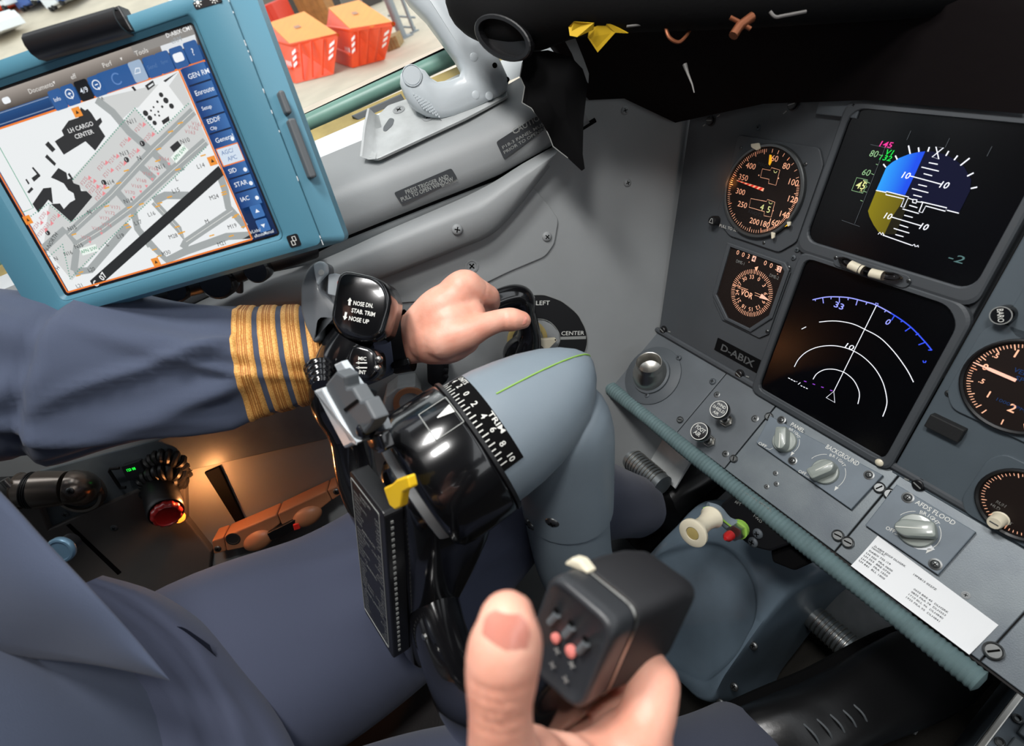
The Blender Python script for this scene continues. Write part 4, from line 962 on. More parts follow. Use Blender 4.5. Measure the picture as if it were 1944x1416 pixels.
# upturned lip at the aft end
mb = MB(); lp = [FS.uv(*q('Z2', *p), .004) for p in ((655, 850), (735, 630))]
L0 = [Vector((lp[0][0], lp[0][1], .002)), Vector((lp[1][0], lp[1][1], .002))]
p_t0 = FS.uv(*q('Z2', 652, 842), .012); p_t1 = FS.uv(*q('Z2', 692, 586), .028); p_t2 = FS.uv(*q('Z2', 714, 590), .026)
lo = [Vector((*FS.uv(*q('Z2', 735, 862), .003), .003)), Vector((*FS.uv(*q('Z2', 758, 690), .003), .003)), Vector((*FS.uv(*q('Z2', 742, 626), .003), .003))]
hi = [Vector((*FS.uv(*q('Z2', 650, 848), .006), .006)), Vector((*FS.uv(*q('Z2', 668, 690), .020), .020)), Vector((*FS.uv(*q('Z2', 690, 588), .030), .030))]
mid = [a.lerp(b, .5) + Vector((0, 0, -.003)) for a, b in zip(lo, hi)]
mb.grid([lo, mid, hi]); mb.grid([[p + Vector((-.0025, 0, .001)) for p in r] for r in (hi, mid, lo)]); 
mb.grid([hi, [p + Vector((-.0025, 0, .001)) for p in hi]]); mb.build('upturned_lip', mPlateL, hd)
mb = MB(); mb.prism(roundpoly([FS.uv(*q('Z2', *p), .004) for p in ((765, 690), (800, 638), (826, 645), (815, 680), (780, 712), (764, 710))], .004, 4), 0.0032, 0.0040); mb.build('slot', mClip, hd)
for x, y in ((850, 597), (1010, 637)): a, b = FS.uv(*q('Z2', x, y), .0035); screw(hd, a, b, .0035, .0085, 'flush', 'grey')
Hh = [(735, -430), (715, -380), (770, -290), (830, -160), (852, -80), (905, 0), (1000, 95), (1095, 225), (1160, 315), (1192, 375), (1180, 412), (1130, 432), (1060, 442), (1022, 420), (992, 380), (960, 365), (920, 359), (880, 372), (858, 402), (855, 450), (872, 495), (900, 548), (940, 592), (1000, 630), (1080, 648), (1150, 640), (1250, 602), (1400, 527), (1440, 490), (1450, 430), (1400, 320), (1330, 230), (1240, 120), (1185, 30), (1150, -60), (1110, -160), (1040, -300), (985, -390), (940, -440)]
Fh = FW.sub(*q('Z2', 1150, 450), -0.012)
mb = MB(); mb.prism([Fh.uv(*q('Z2', x, y)) for x, y in Hh], -0.040, 0.006, 0.010, Fh.M(), True, True)
FSi = FS.M().inverted(); mb.v = [tuple(FSi @ Vector(p)) for p in mb.v]
mb.build('crank_arm', mHandle, hd, 75)
def on_h(name, x, y, r, h, m, prof=None):
    a, b = Fh.uv(*q('Z2', x, y), h); mb = MB(); mb.lathe(prof or [(r, -.001), (r, .0006), (r * .8, .001), (.0001, .001)], 18, Fh.M(a, b, h)); mb.v = [tuple(FSi @ Vector(p)) for p in mb.v]; return mb.build(name, m, hd)
on_h('pivot_cap', 921, 411, .0115, .0060, mHandle, [(.0125, -.001), (.0125, .0012), (.0118, .0016), (.0112, .0006), (.0105, .0006), (.0102, .0014), (.0001, .0014)])
for x, y in ((1257, 310), (1267, 515), (1340, 520)): on_h('rivet', x, y, .0050, .0056, mHandle)
for x, y in ((1370, 355), (1437, 432)): on_h('hole', x, y, .0032, .0056 if x < 1400 else .002, mSlot)
L = MB(); rnd = random.Random(3)
for i in range(6):
    x0, y0 = 935 + i * 17, 510 + i * 14
    for k in range(7):
        a, b = Fh.uv(*q('Z2', x0 - 6 + k * 9, y0 + k * 13 - i * 5), .0062); L.box((a, b, .0062), (.0016, .0024, .0008), Fh.M())
L.v = [tuple(FSi @ Vector(p)) for p in L.v]; L.build('cast_marks', mHandle, hd, kind='stuff')

# ------------------------------------------------------------------ steering tiller and its dial
FT = FW.sub(*q('Z4', 1400, 590))
def T4(pts, h=0.0): return [FT.uv(*q('Z4', x, y), h) for x, y in pts]
dial = empty('steering_placard', FT.M(), 'black C-shaped dial on the wall lettered LEFT and CENTER', 'sign')
outer = [(1408, 300), (1412, 262), (1430, 243), (1500, 243), (1600, 280), (1690, 355), (1735, 440), (1746, 510), (1728, 580), (1685, 650), (1600, 720), (1480, 760), (1380, 760)]
inner = [(1380, 640), (1450, 625), (1510, 600), (1560, 560), (1588, 505), (1580, 455), (1540, 405), (1490, 382), (1440, 380), (1420, 365), (1412, 340)]
mb = MB(); mb.prism(T4(outer + inner), 0.0, 0.0016); mb.build('plate', mBlack, dial)
mb = MB(); mb.line(T4([(p.x, p.y) for p in smooth_path([(a, b, 0) for a, b in outer[2:]], 4)], .0016), .0008, .0019); mb.line(T4([(p.x, p.y) for p in smooth_path([(a, b, 0) for a, b in inner], 4)], .0016), .0008, .0019); mb.build('edge_line', mGreyMk, dial)
mb = MB(); mb.prism(T4([(1424, 250), (1443, 250), (1447, 376), (1427, 373)], .0016), .0016, .0021); mb.build('left_mark', mGreyMk, dial)
mb = MB(); mb.prism(T4([(1592, 484), (1738, 479), (1738, 496), (1592, 500)], .0016), .0016, .0021); mb.build('center_mark', mGreyMk, dial)
L = MB(); txt_px(L, FT, 'LEFT', q('Z4', 1452, 289), q('Z4', 1530, 288), 25 / 3.04, .0022, .006); txt_px(L, FT, 'CENTER', q('Z4', 1597, 464), q('Z4', 1729, 461), 23 / 3.04, .0022, .006); L.build('lettering', mWhite, dial)
til = empty('steering_tiller', FT.M(), 'black steering tiller gripped by the pilot\'s left hand, with white pointer', 'tiller')
mb = MB(); mb.lathe([(.030, 0.0), (.030, .012), (.026, .02), (.024, .036), (.0001, .036)], 28); mb.build('pivot_base', mBlack, til)
# hub cap
hubc = FT.uv(*q('Z4', 1376, 598), .045)
mb = MB(); mb.lathe([(.022, .0), (.0275, .004), (.0285, .02), (.0265, .0235), (.0245, .0225), (.0001, .0225)], 32, Matrix.Translation((hubc[0], hubc[1], .026))); mb.build('hub', mBlackG, til)
def H4(x, y, h): a, b = FT.uv(*q('Z4', x, y), h); return (a, b, h)
pp = smooth_path([H4(1378, 600, .036), H4(1400, 540, .040), H4(1412, 470, .046), H4(1400, 400, .053), H4(1378, 320, .062)], 5)
mb = MB(); mb.tube(pp, smooth_vals([.022, .0205, .0165, .0150, .0150], 5), 16); mb.build('arm', mBlackG, til)
gp = smooth_path([H4(1388, 345, .060), H4(1375, 275, .064), H4(1340, 250, .067), H4(1270, 262, .070), H4(1180, 300, .074), H4(1090, 345, .076), H4(1010, 390, .076)], 5)
mb = MB(); mb.tube(gp, smooth_vals([.0140, .0165, .0160, .0155, .0150, .0145, .0095], 5), 18); mb.build('grip', mBlackG, til)
mb = MB(); mb.prism([FT.uv(*q('Z4', *p), .018) for p in ((1440, 500), (1562, 493), (1573, 505), (1488, 594), (1470, 560))], .012, .018, .001); mb.build('pointer', mCream, til, label='white pointer')
mb = MB(); mb.lathe([(.001, 0), (.0012, .0006), (.0001, .0007)], 8, Matrix.Translation((*FT.uv(*q('Z4', 1562, 501), .018), .018))); mb.build('pointer_pin', mSlot, til)
mb = MB(); mb.lathe([(.031, .0005), (.031, .003), (.029, .004), (.024, .004)], 32, Matrix.Translation((*FT.uv(*q('Z4', 1400, 500), .001), 0)), cap=False); mb.build('brass_collar', mOchre, til)
# black bracket hanging under the hand
Fb = FW.sub(*q('Z4', 885, 680), 0.03)
mb = MB(); mb.prism(roundpoly([Fb.uv(*q('Z4', *p)) for p in ((822, 590), (940, 590), (950, 660), (940, 740), (880, 790), (825, 750))], .004, 3), -0.03, 0.0, .002, Fb.M())
for i in range(3): mb.lathe([(.004, 0), (.004, .003), (.0001, .004)], 12, Fb.M(*Fb.uv(*q('Z4', 930, 640 + i * 35)), 0))
o = mb.build('tiller_bracket', mBlack); tag(o, 'black notched bracket on the wall beneath the pilot\'s left wrist', 'bracket')
Fc = FW.sub(*q('Z4', 690, 830), 0.05)
cup = empty('cup_holder', Fc.M(), 'pale plastic cup holder with a tan ring, half hidden behind the yoke hub', 'cup holder')
mb = MB(); mb.prism([Fc.uv(*q('Z4', *p)) for p in ((585, 830), (650, 780), (755, 765), (790, 830), (740, 900), (560, 920))], -.05, 0, .002); mb.build('plate', mPlateL, cup)
mb = MB(); mb.lathe([(.024, -.002), (.024, .004), (.017, .005), (.015, -.002)], 28, Matrix.Translation((0.004, -.012, 0)), cap=False); mb.build('ring', mTan, cup)

# ------------------------------------------------------------------ side console under the sleeve
def W7(pts, h): return [FW.uv(*q('Z7', x, y), h) for x, y in pts]
con = empty('side_console', FW.M(), 'dark side console panels low on the wall between sleeve and lap', 'console')
mb = MB(); mb.prism(roundpoly(W7([(205, 215), (700, 85), (1944, -260), (2050, -220), (1940, 0), (1010, 215), (700, 330), (262, 525), (245, 505), (205, 400)], .003), .004, 2), -.003, .003, .0012); mb.build('upper_plate', mLedge, con)
mb = MB(); mb.prism(W7([(-700, 560), (205, 380), (262, 530), (700, 338), (985, 225), (1005, 300), (1010, 480), (1145, 650), (1120, 900), (0, 1100), (-700, 1000)], .012), -.003, .012, .002); mb.build('lower_plate', mat('soot grey console paint', '#5c5855', .6, bump=.1, scale=800, var=.15, vscale=12), con)
mb = MB(); mb.prism(W7([(1110, 222), (1190, 188), (1328, 480), (1292, 512)], .004), -.002, .005, .001); mb.build('slot_shadow_strip', mBlackM, con)  # black strip drawn as the slot's shadow on the console
for x, y in ((357, 445), (620, 520), (320, 370)):
    a, b = FW.uv(*q('Z7', x, y), .003 if y < 500 else .012); screw(con, a, b, .003 if y < 500 else .012, .0052, 'dome', 'dark')
mb = MB(); mb.prism(W7([(360, 505), (380, 497), (660, 760), (640, 775)], .0122), .0115, .0128); mb.build('seam_strip', mBlackM, con)
# hose connector
hose = empty('hose_connector', FW.at(*q('Z7', 300, 310), 0.0), 'blackened metal hose connector plugged into the console beside the jacket', 'connector')
Fhc = FW.sub(*q('Z7', 300, 310), 0.0)
def c7(x, y, h): a, b = Fhc.uv(*q('Z7', x, y), h); return (a, b, h)
hz = .045
mb = MB(); mb.tube([c7(100, 318, hz), c7(112, 318, hz), c7(114, 317, hz), c7(205, 314, hz), c7(208, 314, hz), c7(330, 305, hz), c7(365, 302, hz)], [.0225, .0245, .0225, .0225, .0255, .0235, .0220], 22, up=(0, 0, 1)); mb.build('sleeve', mPewter, hose)
for x in (160, 172, 184, 196): 
    mb = MB(); mb.tube([c7(x, 315, hz), c7(x + 7, 315, hz)], .0245, 22, up=(0, 0, 1)); mb.build('collar_ring', mBlack, hose)
mb = MB(); mb.tube(smooth_path([c7(365, 302, hz), c7(400, 302, hz - .002), c7(425, 303, hz - .012), c7(438, 306, .012), c7(440, 308, 0)], 5), smooth_vals([.0220, .0225, .024, .0245, .0245], 5), 22); mb.build('elbow', mPewter, hose)
mb = MB(); mb.lathe([(.034, .002), (.034, .010), (.031, .013), (.027, .013), (.026, .009)], 32, Matrix.Translation(c7(445, 310, 0)), cap=False); mb.build('flange_ring', mPewter, hose)
mb = MB(); mb.tube([c7(20, 320, hz + .01), c7(60, 318, hz + .012), c7(100, 318, hz + .006)], [.004, .006, .006], 10); mb.build('latch_lever', mSteel, hose)
mb = MB(); mb.lathe([(.0055, -.012), (.0055, .012)], 12, Matrix.Translation(c7(58, 296, hz + .012)) @ Matrix.Rotation(R_(90), 4, 'X')); mb.build('latch_pin', mSteel, hose)
mb = MB(); mb.tube([c7(-250, 330, hz), c7(-60, 325, hz), c7(102, 318, hz)], [.019, .019, .0195], 18, up=(0, 0, 1)); mb.build('hose', mRubber, hose)
for x, y in ((405, 298),): 
    a, b, _ = c7(x, y, hz + .012); screw(hose, a, b, hz + .0215, .0052, 'dome', 'steel')
for x, y in ((492, 240), (535, 325), (425, 378)): a, b, _ = c7(x, y, .003); screw(hose, a, b, .003, .0035, 'dome', 'steel')
# counter with green digits
Fd = FW.sub(*q('Z7', 715, 215), 0.012)
led = empty('digit_unit', Fd.M(), 'small dark unit with glowing green digits behind the coiled cord', 'electronic device')
mb = MB(); mb.prism(roundpoly([Fd.uv(*q('Z7', *p)) for p in ((655, 188), (755, 158), (792, 240), (690, 268))], .002, 3), -.012, 0, .001); mb.build('case', mPlacard, led)
L = MB(); txt_px(L, Fd, '123 08', q('Z7', 688, 209), q('Z7', 735, 197), 15 / 2.86, .0004, .02); L.build('digits', gLed, led)
mb = MB(); mb.tube([(*Fd.uv(*q('Z7', x, y)), .004) for x, y in ((655, 188), (605, 192), (602, 205), (655, 285), (662, 295), (690, 292))], .0022, 8); mb.build('wire_loop', mBlack, led)
# map light with its coiled cord
Fm = FW.sub(*q('Z7', 930, 400), 0.0)
ml = empty('map_light', Fm.M(), 'black map light with a fluted red end cap hanging on the console', 'lamp')
tip = P(*q('Z7', 903, 440), .725); back = P(*q('Z7', 965, 392), .79)
ax = (back - tip).normalized(); FR = Fr(tip, Vector((0, 0, 1)).cross(-ax), Vector((0, 0, 1)))
FmI = Fm.M().inverted()
ML_ = FmI @ FR.M()
mb = MB(); mb.lathe([(.018, -.070), (.0225, -.064), (.0232, -.016), (.0225, -.012), (.0228, -.003), (.0215, -.001), (.0200, -.002)], 30, ML_); mb.build('barrel', mBlack, ml)
cap = []; n = 48
mb = MB()
for r, z, fl in ((.0188, -.006, 0), (.0188, .003, 1), (.0172, .0075, 1), (.0148, .0090, 0), (.0140, .0078, 0), (.0132, .0072, 0), (.0002, .0072, 0)):
    cap.append([tuple(ML_ @ Vector(((r + (fl * .0007 * (1 if i % 4 < 2 else -1))) * math.cos(2 * math.pi * i / n), (r + (fl * .0007 * (1 if i % 4 < 2 else -1))) * math.sin(2 * math.pi * i / n), z))) for i in range(n)])
mb.loft(cap); mb.build('red_cap', mRed, ml, 60, label='fluted red end cap')
mb = MB(); mb.lathe([(.0035, .007), (.0035, .0088), (.0001, .009)], 12, ML_ @ Matrix.Translation((.007, -.006, 0))); mb.build('cap_pin', mRed, ml)
mb = MB(); 
mb.tube([FmI @ P(*q('Z7', *p), .77) for p in ((860, 300), (885, 290), (905, 300), (912, 335))], [.0085, .0095, .0095, .008], 12); mb.build('cord_clamp', mBlackG, ml)
mb = MB(); mb.tube(smooth_path([FmI @ P(*q('Z7', *p), .765) for p in ((905, 330), (860, 350), (790, 350), (768, 340), (790, 322), (850, 320), (900, 322))], 4), .0042, 9); mb.build('cable_loop', mBlack, ml)
def coil(path, R, r, turns, name):
    path = smooth_path(path, 12); m = turns * 12; out = []
    for i in range(m + 1):
        f = i / m * (len(path) - 1); k = min(int(f), len(path) - 2); p = path[k].lerp(path[k + 1], f - k); t = (path[k + 1] - path[k]).normalized()
        x = Vector((0, 0, 1)); x = (x - t * x.dot(t)).normalized(); y = t.cross(x); a = 2 * math.pi * i / 12
        out.append(p + x * R * math.cos(a) + y * R * math.sin(a))
    mb = MB(); mb.tube(out, r, 7); return mb.build(name, mBlack, ml)
c_ = lambda x, y, d: FmI @ P(*q('Z7', x, y), d)
coil([c_(715, 240, .80), c_(770, 215, .785), c_(830, 160, .77), (c_(890, 135, .765)), c_(960, 150, .77), c_(1000, 185, .785)], .0098, .0044, 13, 'coiled_cord')
coil([c_(1000, 185, .785), c_(985, 235, .78), c_(930, 215, .765), c_(860, 225, .762), c_(800, 255, .765), c_(810, 285, .77)], .0098, .0044, 12, 'coiled_cord')
coil([c_(810, 285, .77), c_(860, 270, .768), c_(930, 265, .77), c_(985, 270, .785)], .0095, .0044, 7, 'coiled_cord')
mb = MB(); mb.lathe([(.007, 0), (.008, .004), (.006, .010), (.0001, .012)], 14, FmI @ FW.at(*q('Z7', 1005, 400), .0) @ Matrix.Translation((0.005, 0, .028))); mb.build('amber_bulb', mat('lit amber bulb', '#ff8a30', .4, emit='#ff7a20', estr=3.0), ml)
ld = bpy.data.lights.new('amber_lamp', 'POINT'); ld.energy = 0.34; ld.color = (1.0, 0.38, 0.12); ld.shadow_soft_size = 0.006
o = bpy.data.objects.new('amber_lamp', ld); COL.objects.link(o); o.location = FW.hit(*q('Z7', 1062, 330), .042)
# tan stowage box with clasp
Ft = FW.sub(*q('Z7', 1500, 480), 0.035)
def t7(pts, h=0.0): return [Ft.uv(*q('Z7', x, y), h) for x, y in pts]
tan = empty('tan_stowage_strip', Ft.M(), 'tan plastic strip with holes and a black clasp, along the console beside the lap', 'strip')
for pts in ([(1148, 592), (1212, 570), (1228, 648), (1160, 665)], [(1216, 569), (1502, 446), (1522, 498), (1440, 560), (1360, 620), (1230, 648)], [(1506, 444), (1772, 318), (1800, 372), (1700, 450), (1560, 540), (1526, 498)], [(1776, 316), (1830, 290), (1856, 335), (1804, 372)]):
    mb = MB(); mb.prism(roundpoly(t7(pts), .003, 3), -.03, 0, .002); mb.build('segment', mTan, tan)
mb = MB(); mb.lathe([(.0105, 0), (.0105, .001), (.0085, .0012), (.008, .0004), (.0001, .0004)], 20, Matrix.Translation((*t7([(1265, 580)])[0], 0))); mb.build('round_hole', mBrown, tan)
for x, y in ((1182, 632), (1826, 322)): a, b = t7([(x, y)])[0]; screw(tan, a, b, 0, .0052, 'dome', 'steel')
for x, y in ((1402, 588), (1668, 458)):
    a, b = t7([(x, y)])[0]; mb = MB(); mb.lathe([(.021, 0), (.020, .004), (.015, .008), (.007, .0105), (.0001, .011)], 24, Matrix.Translation((a, b, -.001)) @ Matrix.Rotation(R_(8), 4, 'Z') @ Matrix.Diagonal((1.15, .75, 1, 1))); mb.build('dome', mTan, tan)
mb = MB(); mb.prism(roundpoly(t7([(1450, 548), (1615, 466), (1632, 505), (1540, 560), (1470, 585)], .004), .002, 3), -.005, .006, .001); mb.build('clasp', mBlack, tan)
mb = MB(); mb.prism(roundpoly(t7([(1590, 502), (1622, 492), (1632, 520), (1598, 532)], .007), .001, 2), .004, .009, .001); mb.build('red_tab', mRedB, tan)
# ------------------------------------------------------------------ tablet on the side window
TLc = Vector((-.639, -.160, .013)); TRc = Vector((-.544, .028, .001)); BLc = Vector((-.592, -.193, -.137)); BRc = Vector((-.497, -.005, -.149))
FTb = Fr((TLc + TRc + BLc + BRc) / 4, TRc - TLc, TLc - BLc)
tab = empty('tablet', FTb.M(), 'teal cased tablet showing an airport ground chart, hung before the side window', 'tablet')
def Zt(pts, h=0.0): return [FTb.uv(*q('Z1', x, y), h) for x, y in pts]
sw, sh = 0.1055, 0.0804
hF = 0.0045
cR, cB = FTb.uv(616, 461, hF); cT = FTb.uv(0, 112, hF)[1]; cR2 = FTb.uv(424, -3, hF)[0]
cR = (cR + cR2) / 2; cL = -cR - .004
outer = rrect((cL + cR) / 2, (cB + cT) / 2, cR - cL, cT - cB, .006, 4)
inner = rrect(0, 0, sw * 2 + .011, sh * 2 + .011, .006, 4); inn2 = rrect(0, 0, sw * 2 + .004, sh * 2 + .004, .003, 4)
mb = MB(); mb.ring(outer, inner, hF - .012, hF, .0015, hF - .003)
mb.loft([[(a, b, hF - .0008) for a, b in inner], [(a, b, .0006) for a, b in inn2]][::-1], cap=False); mb.build('front_frame', mTeal, tab)
mb = MB(); bo = [(a * 1.02 + .0125 * (1 if a > 0 else -1), b * 1.01 + (.004 if b > 0 else -.003)) for a, b in outer]
mb.loft([[(a, b, -.030) for a, b in inset(bo, .004)], [(a, b, -.026) for a, b in bo], [(a, b, -.014) for a, b in bo], [(a, b, hF - .004) for a, b in inset(outer, .0006)], [(a, b, hF - .0025) for a, b in inset(outer, .0010)]], False); mb.poly(inset(bo, .004)[::-1], -.030); mb.build('rear_shell', mTealL, tab)
# screen
mb = MB(); mb.prism(rrect(0, 0, sw * 2 + .006, sh * 2 + .006, .002, 3), -.004, -.0002); mb.build('screen_border', mBlack, tab)
zc = [0.0]
def lay(name, col, polys, st=1.0, grad=None, step=.00008, kind=None):
    zc[0] += step; mb = MB()
    for p in polys:
        ar = sum(p[i][0] * p[(i + 1) % len(p)][1] - p[(i + 1) % len(p)][0] * p[i][1] for i in range(len(p)))
        mb.poly(p if ar > 0 else p[::-1], zc[0])
    return mb.build(name, grad or glow('screen ' + name, col, st), tab, kind=kind)
def layL(name, col, strokes, w, st=1.0):
    zc[0] += .00008; mb = MB()
    for s in strokes: mb.line(s, w, zc[0])
    return mb.build(name, glow('screen ' + name, col, st), tab)
def layT(name, col, items, h, st=1.0, bold=.008, rot=0.0):
    zc[0] += .00008; mb = MB()
    for it in items:
        a, b = Zt([(it[1], it[2])])[0]; txt(mb, it[0], a, b, (it[3] if len(it) > 3 and it[3] else h) * .80, None, it[4] if len(it) > 4 else rot, zc[0], bold)
    return mb.build(name, glow('screen ' + name, col, st), tab)
vB = Zt([(460, 445), (700, 365)]); vbar1 = sum(p[1] for p in Zt([(300, 500), (600, 402)])) / 2     # orange line
vtab = sum(p[1] for p in Zt([(300, 420), (600, 315)])) / 2; umap = sum(p[0] for p in Zt([(830, 325), (1178, 1105)])) / 2; vbot = sum(p[1] for p in Zt([(318, 1356), (1172, 1104)])) / 2
R4_ = lambda a, b, c, d: [(a, b), (c, b), (c, d), (a, d)]
lay('background', '#0c2a55', [R4_(-sw, -sh, sw, sh)], 1.0, gradient_glow('screen navy', '#0a2148', '#1e4f8e', 'Y', -sh, sh, 1.0))
lay('tab_bar', '', [R4_(-sw, vtab, sw, sh)], 1, gradient_glow('screen tab bar', '#4a423c', '#b9b0a8', 'Y', vtab, sh + .004, 1.0))
lay('open_tab', '#dfe3e6', [Zt([(740, 205), (898, 142), (916, 206), (757, 252)])], 1.0); lay('title_strip', '#8f8c88', [R4_(umap - .03, sh - .006, sw, sh)], 1.0)
lay('tool_bar', '', [R4_(-sw, vbar1, sw, vtab)], 1, gradient_glow('screen toolbar', '#0b2c5c', '#204f86', 'Y', vbar1, vtab, 1.0))
lay('map_sheet', '#e6e9ea', [R4_(-sw + .003, vbot, umap, vbar1)], 1.05)
gy = '#cfd1d0'
lay('apron', gy, [Zt([(325, 838), (628, 503), (735, 617), (885, 473), (972, 668), (500, 1117), (335, 1298), (205, 1140), (230, 945), (335, 1028), (432, 912)]), Zt([(455, 458), (760, 385), (640, 500), (628, 498), (560, 560)]), Zt([(690, 530), (830, 335), (886, 470), (740, 612)])], 1.0)
lay('fuel_farm_ground', '#eef0f0', [Zt([(650, 490), (760, 365), (860, 500), (738, 612)])], 1.0)
tw = .0062
layL('taxiways', '#a3a8a8', [Zt(l) for l in ([(205, 1150), (300, 1065), (360, 1130), (345, 1255)], [(320, 1085), (520, 900), (640, 770), (715, 690), (898, 515)], [(350, 1140), (480, 1060), (615, 960), (800, 790), (955, 655)], [(450, 462), (525, 520), (600, 610), (705, 700), (800, 790), (850, 770)], [(540, 880), (620, 975), (640, 1060), (700, 1140)], [(640, 760), (720, 830)], [(345, 1260), (420, 1250), (600, 1040)], [(715, 935), (830, 1060), (865, 1120), (1080, 975)], [(715, 930), (770, 905), (880, 905)], [(640, 1060), (710, 1140), (775, 1205), (860, 1165), (1055, 1095), (1172, 1088)], [(865, 1120), (850, 1150)], [(1015, 795), (1045, 880), (1060, 960), (1140, 1050)])], tw)
layL('taxi_lines', '#e9e9e4', [Zt(l) for l in ([(320, 1085), (520, 900), (640, 770), (715, 690), (898, 515)], [(350, 1140), (480, 1060), (615, 960), (800, 790), (955, 655)], [(715, 935), (830, 1060), (865, 1120), (1080, 975)])], .0004)
lay('runway', '#26282a', [Zt([(420, 1300), (1015, 768), (1042, 808), (470, 1318), (432, 1322)])], 1.0)
lay('map_buildings', '#2e2f31', [Zt(l) for l in ([(378, 497), (398, 512), (410, 505), (428, 525), (450, 560), (470, 545), (478, 565), (462, 585), (492, 632), (445, 698), (400, 655), (300, 717), (258, 655), (300, 628), (290, 605), (322, 560), (368, 545)], [(228, 655), (262, 692), (247, 706), (213, 670)], [(222, 715), (264, 757), (258, 770), (213, 728)], [(240, 822), (275, 778), (312, 800), (318, 830), (335, 825), (345, 848), (372, 858), (380, 885), (405, 885), (432, 912), (335, 1028), (240, 945), (282, 942), (300, 968), (328, 938), (352, 925), (345, 895), (320, 880), (300, 850), (270, 835)], [(155, 945), (205, 872), (242, 868), (250, 945), (228, 925), (182, 985)], [(130, 890), (150, 866), (160, 876), (140, 896)], [(150, 825), (180, 803), (192, 816), (162, 842)], [(152, 778), (158, 773), (192, 812), (186, 820)], [(122, 832), (128, 828), (142, 850), (136, 855)], [(790, 682), (826, 652), (846, 676), (808, 706)], [(675, 398), (712, 372), (722, 395), (690, 420)], [(612, 405), (622, 400), (636, 418), (628, 424)], [(760, 375), (830, 333), (808, 350), (770, 382)], [(752, 560), (785, 538), (790, 558), (760, 578)], [(325, 800), (345, 830), (338, 835), (318, 808)], [(1125, 1108), (1172, 1080), (1174, 1102)])] + [[(a + .0012 * r / 6 * math.cos(k), b + .0012 * r / 6 * math.sin(k)) for k in [i * .6283 for i in range(10)]] for (a, b), r in [(Zt([(x, y)])[0], rr) for x, y, rr in ((750, 440, 9), (772, 466, 11), (798, 492, 10), (733, 472, 5), (755, 495, 5), (715, 497, 4), (737, 518, 4), (703, 513, 4), (722, 533, 4), (741, 536, 4), (678, 525, 11), (698, 547, 10), (720, 570, 9), (663, 665, 11), (590, 740, 11), (485, 845, 11), (225, 1078, 11))]], 1.0, kind='stuff')
lay('map_building_gap', '#e6e9ea', [Zt([(690, 400), (712, 385), (716, 392), (694, 408)])], 1.0)
layL('green_boundary', '#3aa07c', [Zt(l) for l in ([(-150, 400), (0, 675), (160, 963), (105, 985)],)], .0006)
dots = []
for l in ([(345, 830), (630, 503), (735, 617), (885, 473)], [(150, 1000), (230, 942), (330, 1028), (520, 930)], [(225, 1195), (295, 1132), (330, 1290), (500, 1117), (965, 675)]):
    for (x0, y0), (x1, y1) in zip(l, l[1:]):
        n = int(math.hypot(x1 - x0, y1 - y0) / 12)
        for i in range(n):
            a, b = Zt([(x0 + (x1 - x0) * i / n, y0 + (y1 - y0) * i / n)])[0]; dots.append(R4_(a - .0005, b - .0005, a + .0005, b + .0005))
lay('boundary_dots', '#4f9a82', dots, 1.0, kind='stuff')
oq = []
for x, y in ((590, 1040), (600, 1052), (745, 940), (735, 955), (840, 1080), (850, 1075), (825, 1050), (1090, 1005), (1100, 995), (985, 1090), (380, 1260), (368, 1275), (720, 1155), (742, 1185), (840, 570), (795, 610), (945, 720), (1040, 890), (1043, 900), (1036, 862), (1132, 1050), (790, 912), (740, 690), (735, 745), (828, 785), (555, 848), (500, 870), (500, 955), (605, 960), (612, 1000), (660, 945), (348, 1085), (590, 790), (1075, 1092)):
    a, b = Zt([(x, y)])[0]; oq.append(R4_(a - .0024, b - .0005, a + .0024, b + .0005))
lay('hold_bars', '#e8a83c', oq, 1.0, kind='stuff')
sq = []; tr = []
for x, y in ((363, 520), (135, 1018), (988, 745), (727, 1212)):
    a, b = Zt([(x, y)])[0]; sq.append(R4_(a - .0035, b - .0035, a + .0035, b + .0035)); tr.append([(a - .0015, b - .0012), (a + .0015, b - .0012), (a, b + .0016)])
lay('scroll_buttons', '#f0953a', sq, 1.0, kind='stuff'); lay('scroll_arrows', '#4a2f18', tr, 1.0, kind='stuff')
layT('map_labels', '#222426', [('N11', 615, 563), ('N10', 862, 652), ('N13', 582, 710), ('N14', 514, 845), ('N14', 600, 928), ('N11', 748, 773), ('N15', 340, 1055), ('N15', 371, 1138), ('N16', 322, 1172), ('N', 650, 732), ('N', 420, 982), ('N', 265, 1197), ('N-NORTH', 243, 1122, 0, .55), ('L', 823, 828), ('L', 503, 1130), ('L14', 935, 768), ('L15', 820, 882), ('L16', 707, 990), ('L17', 645, 1030), ('L19', 563, 1092), ('L20', 430, 1247), ('L21', 373, 1322), ('M24', 996, 912), ('M', 963, 1025), ('M28', 807, 1093), ('M19', 1080, 1047), ('M21', 1030, 1127), ('M30', 775, 1170), ('OTH', 265, 1253, 0, .55), ('R', 482, 457, .003)], .0042, 1.0, .0)
rl = [('F219', 648, 592), ('F220', 690, 637), ('F216', 580, 660), ('F215', 620, 712), ('F214', 526, 738), ('F212', 475, 768), ('F213', 560, 770), ('F211', 500, 803), ('F225', 396, 838), ('F224', 420, 853), ('F223', 434, 878), ('F222', 466, 878), ('F221', 462, 910), ('F231', 254, 1012), ('F232', 222, 1048), ('F233', 195, 1078), ('F234', 175, 1045), ('F230', 205, 1000)]
